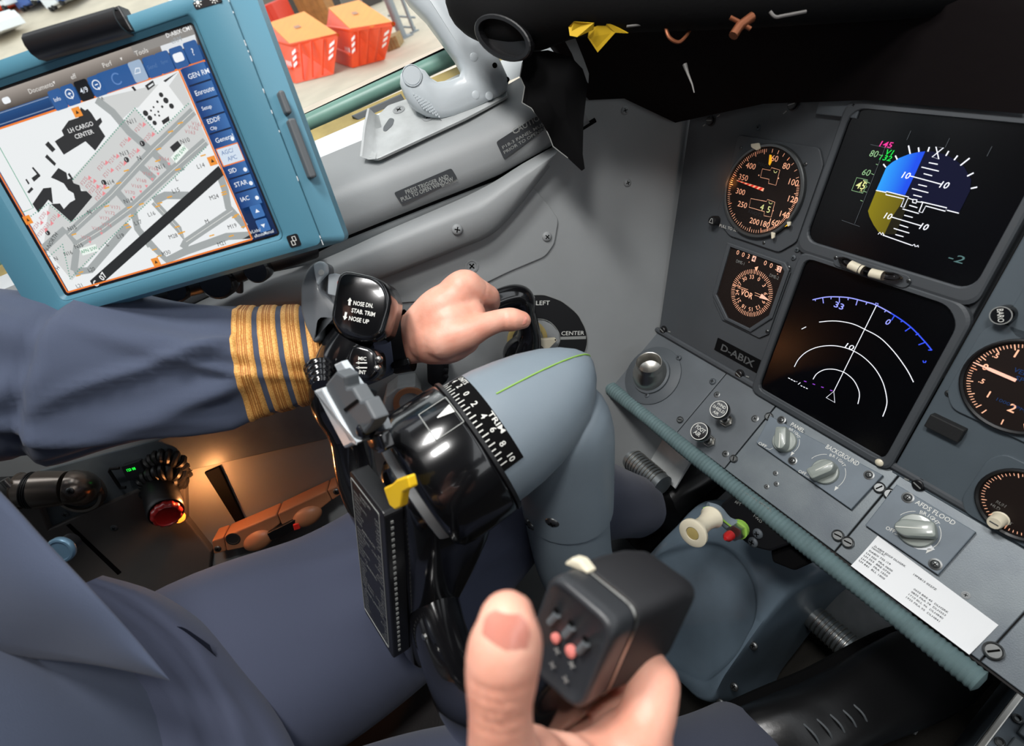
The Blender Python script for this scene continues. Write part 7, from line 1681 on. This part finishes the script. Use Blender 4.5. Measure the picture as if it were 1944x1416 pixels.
# trousers
def lf(s, a):
    d = 0
    for a0, s0, sa, ss, tl, amp in ((.3, .32, .18, .12, 2.5, .006), (.9, .40, .2, .16, 2.2, .006), (-.5, .45, .3, .1, -2, .003), (1.3, .6, .25, .15, 1.0, .004), (.5, .62, .3, .12, -1.5, .003)):
        u = adiff(a, a0) - tl * (s - s0); d += amp * 2.2 * gss(u, sa) * gss(s - s0, ss)
    return d + .0012 * math.sin(5 * a + 14 * s)
lt = [(-.385, -.43, -.462), (-.395, -.31, -.476), (-.405, -.19, -.522), (-.415, -.09, -.540), (-.422, 0.0, -.540), (-.425, .065, -.545), (-.425, .115, -.60), (-.432, .16, -.675), (-.440, .205, -.745), (-.447, .235, -.795)]
lr = [(.112, .118), (.112, .118), (.100, .112), (.095, .104), (.086, .092), (.078, .078), (.070, .068), (.062, .062), (.054, .056), (.050, .052)]
mb = MB(); mb.loft([[tuple(p) for p in s] for s in cloth_tube(lt, lr, 7, 72, (0, 0, 1), lf)], False); pb(mb, 'trouser_leg', mNavyT)
rt = [(-.235, -.43, -.560), (-.205, -.30, -.565), (-.172, -.18, -.572), (-.138, -.09, -.562), (-.122, -.050, -.575), (-.118, -.018, -.622), (-.116, .024, -.690), (-.114, .062, -.755), (-.112, .098, -.820)]
rr_ = [(.098, .105), (.098, .104), (.090, .096), (.072, .076), (.060, .062), (.056, .057), (.055, .056), (.056, .060), (.058, .066)]
mb = MB(); mb.loft([[tuple(p) for p in s] for s in cloth_tube(rt, rr_, 7, 72, (0, 0, 1), lf)], False); pb(mb, 'trouser_leg', mNavyT)

# ---- shoes (children: worn)
def shoe(heel, toe, up, w, laces, name='shoe'):
    heel = Vector(heel); toe = Vector(toe); f = (toe - heel); Ln = f.length; f.normalize(); up = Vector(up); up = (up - f * up.dot(f)).normalized(); s = f.cross(up)
    secs = []
    for t, hw, h0, h1 in ((0.0, .55, .0, .30), (.03, .75, .0, .55), (.10, .86, .0, .72), (.2, .86, .0, .80), (.32, .84, .0, .82), (.45, .88, .0, .74), (.58, .98, .0, .60), (.70, 1.04, .0, .50), (.82, 1.0, .01, .44), (.92, .82, .02, .36), (.98, .5, .04, .26), (1.0, .25, .06, .18)):
        c = heel + f * (Ln * t) + up * ((h0 + h1) / 2 * .1); secs.append([tuple(c + s * (w * hw * math.copysign(abs(math.cos(a)) ** .75, math.cos(a))) + up * ((h1 - h0) * .05 * math.copysign(abs(math.sin(a)) ** .8, math.sin(a)))) for a in [2 * math.pi * i / 28 for i in range(28)]])
    mb = MB(); mb.loft(secs); sh_ = pb(mb, name, mLeather, 0)
    pts = [heel + f * (Ln * t) + s * (w * k) + up * .002 for t, k in ((.01, .3), (.05, .85), (.2, .95), (.4, .95), (.6, 1.07), (.75, 1.1), (.9, .9), (.98, .5), (1.01, 0), (.98, -.5), (.9, -.9), (.75, -1.1), (.6, -1.07), (.4, -.95), (.2, -.95), (.05, -.85), (.01, -.3))]
    mb = MB(); mb.loft([[tuple(p + up * dz) for p in smooth_path(pts, 3)] for dz in (-.012, .0045)]); mb.v = [tuple(PIv @ Vector(p)) for p in mb.v]; mb.build('sole', mBlackM, sh_)
    for i in range(laces):
        t = .215 + .042 * i; h = .1 * (.82 - max(0, t - .32) * .62) * .995 + .0035
        pp_ = [heel + f * (Ln * (t + .012 * k)) + s * (w * .36 * k) + up * (h - .016 * k * k) for k in (-1, -.6, 0, .6, 1)]
        mb = MB(); mb.tube(smooth_path(pp_, 3), .0013, 7); mb.v = [tuple(PIv @ Vector(p)) for p in mb.v]; mb.build('lace', mClip, sh_)
        for k in (-1, 1):
            mb = MB(); c = heel + f * (Ln * (t + .012 * k)) + s * (w * .40 * k) + up * (h - .019); F0 = Fr(c, f, s); mb.lathe([(.0032, -.001), (.0034, .001), (.002, .0015)], 10, Fr(c, f, up.cross(f) * (1) + up * .8 * -k).M(), cap=False); mb.v = [tuple(PIv @ Vector(p)) for p in mb.v]; mb.build('eyelet', mSteelD, sh_)
    return sh_
shoe(P(1365, 1435, .66), P(1850, 1222, .74), (0.30, -.35, 1), .050, 5)
bt_ = shoe(Vector((-.455, .215, -.925)), Vector((-.462, .50, -.83)), (0, -.3, 1), .047, 4)
mb = MB(); mb.tube([(-.457, .275, -.87), (-.454, .262, -.84), (-.449, .242, -.805)], [.046, .045, .043], 20); mb.v = [tuple(PIv @ Vector(p)) for p in mb.v]; mb.build('boot_shaft', mLeather, bt_)

# ------------------------------------------------------------------ seat under the pilot
seat = empty('pilot_seat', Matrix.Translation((-.31, -.40, -1.08)), 'dark leather pilot seat under the pilot', 'seat')
SIv = Matrix.Translation((.31, .40, 1.08))
def sbx(name, c, d, m, b=.02, par=None):
    mb = MB(); mb.box(c, d, None, b); mb.v = [tuple(SIv @ Vector(p)) for p in mb.v]; return mb.build(name, m, par or seat)
sbx('cushion', (-.31, -.30, -.715), (.46, .46, .10), mSeat); sbx('backrest', (-.31, -.66, -.25), (.46, .10, .90), mSeat); sbx('base', (-.31, -.36, -.92), (.30, .36, .31), mBlackM, .01)
mb = MB(); c = P(866, 1399, .72)
mb.lathe([(.0055, 0), (.0055, .003), (.0035, .004), (.003, .001)], 14, Matrix.Translation((-.29, -.12, -.664)), cap=False); mb.v = [tuple(SIv @ Vector(p)) for p in mb.v]; mb.build('seat_rivet', mSteel, seat)
Fa = Fr(P(118, 1042, .46), Vector((.25, .9, .1)), Vector((-.5, 0, 1)))
ar = empty('armrest_knob', Fa.M(), 'round pale blue metal knob peeking out behind the jacket edge', 'knob')
mb = MB(); mb.lathe([(.008, -.012), (.008, 0.0)], 20, None); mb.build('shaft', mBlack, ar)
mb = MB(); mb.lathe([(.0095, -.003), (.0115, -.001), (.0118, .002), (.0108, .0035), (.0090, .0038), (.0085, .003), (.0001, .003)], 30); mb.build('cap', mat('pale blue enamel', '#6d90a8', .3, metal=.4, coat=.4), ar)
# ------------------------------------------------------------------ footwell
Ff = Fr(P(1340, 1090, .80), Vector((1, 0, 0)), Vector((0, .80, .60)))
def r7(pts, h=0.0): return [Ff.uv(*q('R7', x, y), h) for x, y in pts]
fair = empty('footwell_cover', Ff.M(), 'blue grey moulded floor cover with an oval recess between the pedals', 'cover')
out_ = r7([(470, 270), (640, 330), (800, 420), (1010, 560), (1000, 640), (880, 720), (760, 850), (640, 1010), (560, 1120), (515, 1215), (440, 1200), (340, 1110), (150, 1060), (60, 980), (60, 800), (130, 660), (225, 515), (350, 380)])
in_ = r7([(400, 478), (480, 465), (560, 480), (640, 535), (700, 625), (724, 730), (715, 830), (690, 890), (640, 980), (540, 1080), (470, 1110), (345, 1050), (210, 1000), (130, 930), (140, 800), (190, 660), (250, 545), (320, 502)])
def closed_smooth(pts, k=4):
    n = len(pts); e = [pts[-1]] + pts + pts[:2]; p = smooth_path([(a, b, 0) for a, b in e], k)[k:-k - 1 + 0]
    return [(v.x, v.y) for v in p[:n * k]]
o2 = closed_smooth(out_); i2 = closed_smooth(in_)
def lz(a, b, t, z): return [(p[0], p[1], z) for p in lerp2(a, b, t)]
mid_o = inset(out_, 0)
k0 = [(x, y) for x, y in o2]
cxm = sum(p[0] for p in o2) / len(o2); cym = sum(p[1] for p in o2) / len(o2)
def grow(pts, g): return [(cxm + (x - cxm) * g, cym + (y - cym) * g) for x, y in pts]
if sum(o2[i][0] * o2[(i + 1) % len(o2)][1] - o2[(i + 1) % len(o2)][0] * o2[i][1] for i in range(len(o2))) < 0: o2 = o2[::-1]; i2 = i2[::-1]
mb = MB(); mb.loft([[(x, y, -.20) for x, y in grow(o2, 1.10)], [(x, y, -.05) for x, y in grow(o2, 1.035)], [(x, y, -.015) for x, y in o2], lz(o2, i2, .10, -.004), lz(o2, i2, .25, 0), lz(o2, i2, .90, .0), lz(o2, i2, 1.0, -.003), lz(o2, i2, 1.05, -.008), [(cxm + (x - cxm) * .90 + .0, cym + (y - cym) * .90, -.014) for x, y in i2], [(cxm + (x - cxm) * .5, cym + (y - cym) * .5, -.017) for x, y in i2]], True); mb.build('moulding', mat('blue grey moulded plastic', '#5c6b77', .36, bump=.08, scale=500, var=.15, vscale=15), fair, 60)
for x, y in ((625, 1140), (560, 1215), (715, 948)): a, b = Ff.uv(*q('R7', x, y), -.012); screw(fair, a, b, -.012, .006, 'dome', 'steel')
# pedal adjusting crank
Fk2 = Fr(P(*q('R7', 680, 420), .655), Vector((1, 0, 0)), Vector((0, .55, .83)))
def k7(pts, h=0.0): return [Fk2.uv(*q('R7', x, y), h) for x, y in pts]
ck = empty('pedal_crank', Fk2.M(), 'black bracket with a cream spool crank handle under the ledge padding', 'crank')
mb = MB(); mb.prism(roundpoly(k7([(555, 290), (640, 225), (900, 400), (900, 470), (790, 510), (740, 498), (690, 480), (640, 440), (580, 350)]), .004, 3), -.04, 0, .003); mb.build('bracket', mBlack, ck)
mb = MB(); mb.prism(roundpoly(k7([(790, 500), (960, 470), (990, 560), (900, 600), (800, 560)], -.01), .004, 3), -.05, -.01, .003); mb.build('lower_bracket', mBlackM, ck)
L = MB()
for s, p0, p1 in (('RUDDER PEDAL', (655, 225), (800, 318)), ('ADJUSTMENT', (640, 266), (750, 348)), ('AFT', (627, 274), (655, 290)), ('FWD', (716, 340), (752, 372))): txt_px(L, Fk2, s, q('R7', *p0), q('R7', *p1), 13 / 2.458, .0004, 0)
L.build('lettering', mGreyMk, ck)
for x, y in ((712, 465), (735, 425)): a, b = Fk2.uv(*q('R7', x, y)); screw(ck, a, b, 0, .0065, 'dome', 'dark')
KI = Fk2.M().inverted(); W_ = lambda x, y, d: KI @ P(*q('R7', x, y), d)
lv = [W_(500, 318, .625), W_(545, 322, .627), W_(590, 372, .632), (W_(648, 405, .635))]
mb = MB(); mb.tube(smooth_path(lv, 5), smooth_vals([.011, .0075, .0075, .0105], 5), 14, flat=.45, up=Fk2.n); mb.build('crank_arm', mYokeGr, ck)
mb = MB(); mb.tube([p + Vector((0, 0, .0035)) for p in smooth_path([W_(488, 305, .62), W_(520, 300, .62), W_(560, 340, .625), W_(600, 375, .628), W_(650, 412, .63)], 4)], .0012, 6); mb.build('paint_stripe', mLime, ck)
a, b = W_(524, 345, .615), W_(430, 424, .585); t = (b - a); Lh = t.length; F0 = Fr(a, t.orthogonal(), t.cross(t.orthogonal())); F0 = Fr(a, F0.u, F0.v)
mb = MB(); s_ = 1 if F0.n.dot(t) > 0 else -1
pr = [(.0125, 0), (.0135, .06), (.0105, .2), (.0090, .45), (.0105, .75), (.0165, .93), (.0165, 1.0), (.0150, 1.02), (.0078, 1.02), (.0074, .96), (.0001, .95)]
mb.lathe([(r, z * Lh * s_) for r, z in pr], 28, F0.M()); mb.build('spool_handle', mCream, ck)
mb = MB(); mb.lathe([(.0072, 1.005 * Lh * s_), (.0055, 1.012 * Lh * s_), (.0001, 1.012 * Lh * s_)], 16, F0.M()); mb.build('spool_bush', mOchre, ck)
mb = MB(); mb.tube([W_(655, 398, .64), W_(622, 424, .622)], .0095, 6); mb.build('hex_nut', mSteel, ck)
mb = MB(); mb.tube([W_(650, 400, .637), W_(640, 410, .632)], .0115, 18); mb.build('lime_collar', mLime, ck)
mb = MB(); mb.tube([W_(605, 433, .618), W_(592, 442, .612), W_(582, 449, .608)], [.0060, .0055, .002], 14); mb.build('red_tip', mRed, ck)
# rudder pedals
def pedal(x, y, d, label, sgn):
    F0 = Fr(P(*q('R7', x, y), d), Vector((1, 0, 0)), Vector((0, .75, .66))); t = empty('rudder_pedal', F0.M(), label, 'pedal', 'rudder pedals')
    mb = MB(); mb.tube([(-.035, 0, 0), (.055, 0, 0)], .019, 28); mb.build('tube', mBare, t)
    mb = MB()
    for i in range(10): mb.tube([(-.016 + i * .0065, .0195 * math.cos(R_(a)), .0195 * math.sin(R_(a))) for a in range(-30, 200, 20)], .0013, 6)
    mb.build('ribs', mSteel, t, kind='stuff')
    mb = MB(); mb.lathe([(.019, -.036), (.027, -.036), (.027, -.031), (.019, -.031)], 28, Matrix.Rotation(R_(90), 4, 'Y'), cap=False); mb.build('flange', mSteelD, t)
    mb = MB(); mb.tube(smooth_path([(-.034, .005, .028), (-.034, .05, .034), (-.033, .10, .03), (-.03, .15, .02)], 4), .0028, 8); mb.build('side_rod', mPlateL, t)
    mb = MB(); mb.box((.01, .10, -.03), (.10, .20, .006), None, .002); mb.build('foot_plate', mPlateL, t)
    return t
pedal(1060, 870, .80, 'ribbed metal rudder pedal tube above the laced shoe', 1)
pedal(185, 110, .90, 'ribbed metal rudder pedal tube beside the left boot', 1)
mb = MB(); mb.tube([P(*q('R6', 420, 1350), .68), P(*q('R6', 520, 1215), .69), P(*q('R6', 670, 1075), .70)], [.0045, .0045, .004], 8); o = mb.build('pedal_rod', mPlateL); tag(o, 'pale metal rod beside the sole of the laced shoe', 'rod')
# dark structure under the ledge
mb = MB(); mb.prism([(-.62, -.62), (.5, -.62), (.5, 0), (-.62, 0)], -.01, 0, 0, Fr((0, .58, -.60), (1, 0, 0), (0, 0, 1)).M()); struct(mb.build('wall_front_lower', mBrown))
# centre pedestal edge with a keypad unit
Fp = Fr(P(1905, 1385, .60), P(1944, 1290, .62) - P(1850, 1416, .60), Vector((0, .3, .9)).cross(Vector((1, 0, 0))) * -1)
u_ = (P(1944, 1296, .62) - P(1852, 1416, .60)).normalized(); n_ = Vector((.05, -.35, .93)); n_ = (n_ - u_ * n_.dot(u_)).normalized()
Fp = Fr(P(1905, 1385, .60), u_, n_.cross(u_))
ped = empty('centre_pedestal', Fp.M(), 'grey keypad unit with a bright metal edge at the lower corner of the picture', 'keypad')
e = [Fp.uv(x, y) for x, y in ((1846, 1416), (1944, 1296))]
y0 = (e[0][1] + e[1][1]) / 2
mb = MB(); mb.prism(rrect(.05, y0 - .15, .42, .30, .004, 3), -.4, 0, .002); mb.build('unit_body', mMod, ped)
mb = MB(); mb.prism(rrect(.05, y0 - .004, .42, .007, .002, 3), -.004, .0045, .0015); mb.build('metal_edge', mSteel, ped)
for i in range(6):
    for j in range(3):
        mb = MB(); mb.prism(rrect(-.052 + i * .022, y0 - .026 - j * .02, .017, .014, .002, 3), 0, .006, .0015); mb.build('key', mLedge, ped)
for i in range(4):
    mb = MB(); mb.lathe([(.005, 0), (.005, .003), (.003, .004), (.0028, .001), (.0001, .001)], 16, Matrix.Translation((-.05 + i * .035, y0 - .0135, 0))); mb.build('fastener', mSteelD, ped)

# ------------------------------------------------------------------ outside: apron with skips
GZ = -3.4
mGround = mat('pale apron concrete', '#c4b8a4', .9, var=.10, vscale=.8)
mb = MB(); mb.grid([[(-140, -80, GZ), (-1.3, -80, GZ)], [(-140, 80, GZ), (-1.3, 80, GZ)]], smooth=False); o = struct(mb.build('ground', mGround)); 
mOr = mat('orange skip paint', '#ee4a14', .45, var=.08, vscale=3); mOrL = mat('pale orange skip lid', '#f2962e', .5, var=.06, vscale=2)
mStr = mat('white reflective stripe', '#f2eeee', .5); mRedS = mat('red stripe', '#d23a3a', .5)
def gpt(px, py, z=GZ):
    r = ray(px, py); return CAMO + r * ((z - CAMO.z) / r.z)
def plane_pt(px, py, d): return P(px, py, d)
def skip(z, front, lid_rear, flank, label):
    """front: photo points of the short end (top-left, top-right, bottom-right, bottom-left); the foot stands on the apron"""
    H = 1.35
    f3 = gpt(*q(z, *front[3])); f2 = gpt(*q(z, *front[2])); f0 = gpt(*q(z, *front[0]), GZ + H); f1 = gpt(*q(z, *front[1]), GZ + H)
    dm = (Vector((f3.x, f3.y, 0)).length + Vector((f2.x, f2.y, 0)).length) / 2
    t = empty('skip_container', Matrix.Translation(f3), label, 'skip', 'orange skips on the apron'); TI = Matrix.Translation(-f3)
    dd = (R_fwd.dot(f0)); bd = dd + 4.0
    b0 = P(*q(z, *flank), bd); l3 = P(*q(z, *lid_rear[0]), bd); l2 = l3 + (f1 - f0) * .97; b1 = b0 + (f1 - f0)
    off = b0 - f0; off.z = 0; b3 = f3 + off * .9; b2 = f2 + off * .9
    b0.z -= .55; b1.z -= .55
    f = [f0, f1, f2, f3]; b = [b0, b1, b2, b3]
    for p in (f2, f3, b2, b3): p.z = GZ + .02
    def add(name, vs, fs, m):
        mb = MB(); mb.add([tuple(v) for v in vs], fs, False); mb.v = [tuple(TI @ Vector(p)) for p in mb.v]; return mb.build(name, m, t)
    add('body', f + b, [(0, 1, 2, 3), (4, 7, 6, 5), (0, 3, 7, 4), (1, 5, 6, 2), (3, 2, 6, 7)], mOr)
    rim = MB(); rim.tube([f0, f1, b1, b0], .07, 8, closed=True); rim.v = [tuple(TI @ Vector(p)) for p in rim.v]; rim.build('rim', mOr, t)
    dn = Vector((0, 0, -.10)); up = Vector((0, 0, .06))
    top_ = [f0 + up, f1 + up, l2 + up, l3 + up]; bot = [p + dn for p in top_]
    add('lid', bot + top_, [(4, 5, 6, 7), (0, 1, 5, 4), (1, 2, 6, 5), (2, 3, 7, 6), (3, 0, 4, 7)], mOrL)
    add('lid_cheek', [f1, b1, l2, f0, b0, l3], [(0, 1, 2), (3, 5, 4)], mOr)
    c = (top_[0] + top_[1] + top_[2] + top_[3]) / 4; dx = (top_[1] - top_[0]) * .07; dy = (top_[3] - top_[0]) * .05; nz = Vector((0, 0, .03))
    add('lid_hatch', [c - dx - dy + nz, c + dx - dy + nz, c + dx + dy + nz, c - dx + dy + nz], [(0, 1, 2, 3)], mTan)
    nrm = (f1 - f0).cross(f3 - f0).normalized()
    if nrm.dot(CAMO - f0) < 0: nrm = -nrm
    def pt(s, v):
        return f0.lerp(f1, s).lerp(f3.lerp(f2, s), v) + nrm * .04
    for s0 in (.03, .87):
        for k in range(3):
            v0 = .12 + .16 * k; add('hazard_stripe', [pt(s0, v0 + .08), pt(s0 + .09, v0), pt(s0 + .09, v0 + .09), pt(s0, v0 + .17)], [(0, 1, 2, 3)], mStr)
    for s0 in (.25, .5, .75):
        add('rib', [pt(s0 - .012, .05), pt(s0 + .012, .05), pt(s0 + .012, .97), pt(s0 - .012, .97)] + [pt(a_, b_) + nrm * .06 for a_, b_ in ((s0 - .012, .05), (s0 + .012, .05), (s0 + .012, .97), (s0 - .012, .97))], [(4, 5, 6, 7), (0, 1, 5, 4), (1, 2, 6, 5), (2, 3, 7, 6), (3, 0, 4, 7)], mOr)
    nl = (b0 - f0).cross(f3 - f0).normalized()
    if nl.dot(CAMO - f0) < 0: nl = -nl
    for k in range(3):
        a = f0.lerp(b0, .05 + .08 * k).lerp(f3.lerp(b3, .05 + .08 * k), .45) + nl * .05; d1 = (b0 - f0) * .035; d2 = (f3 - f0) * .16
        add('hazard_stripe', [a, a + d1, a + d1 - (b0 - f0) * .03 + d2, a - (b0 - f0) * .03 + d2], [(0, 1, 2, 3)], mStr)
    a = f0.lerp(b0, .02).lerp(f3.lerp(b3, .02), .62) + nl * .06; e = f0.lerp(b0, .95).lerp(f3.lerp(b3, .95), .55) + nl * .06
    mb = MB(); mb.tube([TI @ a, TI @ e], .07, 6); mb.build('flank_rail', mOr, t)
    return t
R_fwd = Vector((RX.z, RY.z, RZ.z))
skip('Z2', [(262, 245), (520, 190), (497, 405), (292, 455)], [(145, 130), (400, 80)], (95, 150), 'nearer orange skip with a pale lid and striped corners outside the window')
skip('Z2', [(590, 165), (820, 130), (775, 325), (600, 372)], [(470, 50), (690, 8)], (425, 75), 'second orange skip with a pale lid, behind the nearer one outside the window')
# red skip, crates, posts, hangar behind
def obox(name, label, cat, z, x0, y0, x1, y1, d, depth, m, extra=None):
    if d is None: d = R_fwd.dot(gpt(*q(z, (x0 + x1) / 2, y1)))
    c0 = P(*q(z, x0, y1), d); c1 = P(*q(z, x1, y1), d); top = P(*q(z, x0, y0), d); c0.z = GZ; c1.z = GZ; top = Vector((c0.x, c0.y, top.z))
    u = (c1 - c0); u.z = 0; h = abs((top - c0).length); w = u.length; u.normalize(); v = Vector((0, 0, 1)).cross(u)
    if v.dot(CAMO - c0) > 0: v = -v
    mb = MB(); M = Matrix(((u.x, v.x, 0, c0.x), (u.y, v.y, 0, c0.y), (0, 0, 1, c0.z), (0, 0, 0, 1)))
    t = empty(name, M, label, cat)
    s_ = 1 if u.cross(v).z > 0 else -1
    mb.box((w / 2, depth / 2, h / 2), (w, depth, h), None, min(w, h) * .03); mb.build('body', m, t)
    if extra: extra(t, w, h)
    return t
def rails(t, w, h):
    for k in (.25, .5, .75):
        mb = MB(); mb.box((w * k, -.03, h / 2), (w * .04, .05, h * .96)); mb.build('rib', t.children[0].data.materials[0], t)
obox('red_skip', 'red skip standing behind the two orange skips', 'skip', 'Z2', 60, 55, 215, 130, 35, 3, mat('red skip paint', '#d63a26', .5), rails)
obox('brown_crate', 'brown wooden crate stack behind the second orange skip', 'crate', 'Z2', 310, -60, 470, 70, 38, 2, mat('brown crate wood', '#a5713a', .7, var=.2, vscale=3), rails)
obox('timber_pile', 'low brown timber pile beside the far end of the second orange skip', 'timber', 'Z2', 785, 205, 862, 270, None, 1.2, mat('brown timber', '#a08458', .8, var=.25, vscale=5), rails)
mPost = mat('grey galvanised post', '#8e959a', .5, metal=.4)
def post(pts, d, r, label):
    b = P(*q('Z2', *pts[0]), d); t_ = P(*q('Z2', *pts[1]), d); t_ = Vector((b.x, b.y, t_.z))
    t = empty('steel_post', Matrix.Translation((b.x, b.y, GZ)), label, 'post')
    mb = MB(); mb.tube([(0, 0, 0), (0, 0, abs(t_.z - GZ) + 3)], r, 10); mb.build('shaft', mPost, t)
    mb = MB(); mb.box((0, 0, .03), (r * 4, r * 4, .06)); mb.build('foot_plate', mPost, t)
post(((875, 210), (860, -40)), 25, .20, 'thick grey steel post of the hangar beyond the skips'); post(((945, 200), (930, 80)), 25.5, .09, 'thin grey steel post of the railing to the right of the thick post')
rl_ = empty('railing', Matrix.Translation(P(*q('Z2', 900, 150), 25.3)), 'grey tube railing between the posts beyond the skips', 'railing'); c0 = P(*q('Z2', 900, 150), 25.3)
for y0_ in (95, 150): 
    mb = MB(); mb.tube([P(*q('Z2', 790, y0_ - 10), 25.3) - c0, P(*q('Z2', 940, y0_), 25.3) - c0], .045, 8); mb.build('rail', mPost, rl_)
# hangar wall: panels of two tones
def far_wall(name, label, x0, x1, y0, y1, d, m, m2, n):
    a = P(*q('Z2', x0, y1), d); b = P(*q('Z2', x1, y1), d); tp = P(*q('Z2', x0, y0), d); a.z = GZ; b.z = GZ; u = b - a; w = u.length; u.normalize(); v = Vector((0, 0, 1)).cross(u)
    if v.dot(CAMO - a) > 0: v = -v
    M = Matrix(((u.x, v.x, 0, a.x), (u.y, v.y, 0, a.y), (0, 0, 1, a.z), (0, 0, 0, 1))); t = empty(name, M, label, 'building'); h = max(4.0, tp.z - a.z)
    for i in range(n):
        mb = MB(); mb.box((w * (i + .5) / n, .1, h / 2), (w / n * .96, .2, h)); mb.build('wall_panel', m if i % 2 else m2, t)
    mb = MB(); mb.box((w / 2, .4, h + .1), (w, 1.0, .25)); mb.build('eaves', m2, t)
    return t
far_wall('hangar', 'dark hangar front with doors far beyond the orange skips', -120, 900, -260, 70, 46, mat('dark hangar cladding', '#4a4642', .7), mat('hangar door grey', '#77746e', .7), 9)
# parked vehicles at the far left of the view
def ramp_pt(px, py):
    r = ray(px, py); return r * (-11.24 / (r.z + .28 * r.x))
rows = [[(x, y, max(-3.38, -3.4 + .28 * (-x - 28)) + (0 if x > -78 else .4)) for y in (-60, -30, -8, -2, 2)] for x in (-27.9, -28, -40, -55, -80)]
mb = MB(); mb.grid(rows, smooth=False); mb.grid([[(x, 2, -3.5), (x, 2, max(-3.38, -3.4 + .28 * (-x - 28)))] for x in (-28, -40, -55, -80)], smooth=False); struct(mb.build('ground_ramp', mGround))
def vehicle(z, x0, y0, x1, y1, d, m, cabm, label):
    c0 = ramp_pt(*q(z, x0, y1)); c1 = ramp_pt(*q(z, x1, y1)); d = R_fwd.dot(c0); u = c1 - c0; u.z = 0; w = u.length; u.normalize(); v = Vector((0, 0, 1)).cross(u)
    if v.dot(CAMO - c0) > 0: v = -v
    h = (P(*q(z, x0, y0), d) - P(*q(z, x0, y1), d)).length
    t = empty('parked_truck', Matrix(((u.x, v.x, 0, c0.x), (u.y, v.y, 0, c0.y), (0, 0, 1, c0.z), (0, 0, 0, 1))), label, 'truck')
    mb = MB(); mb.box((w * .36, 1.1, h * .58), (w * .70, 2.2, h * .78), None, .06); mb.build('cargo_box', m, t)
    mb = MB(); mb.prism([(w * .74, h * .2), (w, h * .2), (w, h * .55), (w * .93, h * .85), (w * .74, h * .85)], -2.1, -.1, .05, Matrix.Rotation(R_(90), 4, 'X')); mb.build('cab', cabm, t)
    mb = MB(); mb.box((w * .94, .05, h * .62), (w * .08, .06, h * .22)); mb.build('window', mGlassK, t)
    for k in (.15, .35, .85):
        mb = MB(); mb.lathe([(h * .15, -.12), (h * .16, 0), (h * .15, .12)], 14, Matrix.Translation((w * k, .1, h * .14)) @ Matrix.Rotation(R_(90), 4, 'X')); mb.build('wheel', mRubber, t)
mWh = mat('white truck paint', '#dfe3e6', .4); mBl = mat('blue truck paint', '#3f62a8', .4)
vehicle('Z1', -40, 25, 75, 90, 36, mOr, mWh, 'blurred orange and white truck far away at the upper left corner'); vehicle('Z1', 100, 0, 205, 60, 38, mBl, mWh, 'blurred blue truck beside the orange one far beyond the tablet')
vehicle('Z1', 230, -5, 330, 60, 38, mWh, mBl, 'blurred white truck beside the blue one far beyond the tablet'); vehicle('Z1', -80, 130, 30, 215, 30, mWh, mWh, 'blurred pale van nearest at the left edge of the view outside')
# prints and dial marks are flat writing: keep each layer as one part
for o in bpy.data.objects:
    if o.type == 'MESH' and o.parent and any(w in o.name for w in ('lettering', 'lit_scale', 'digits', 'readout', 'symbols', 'lines', 'scale', 'range_arcs', 'text', 'labels', 'dashes', 'icon', 'print', 'marks', 'taxi')) and 'trim_scale' not in o.name and not o.get('kind'): o['kind'] = 'stuff'
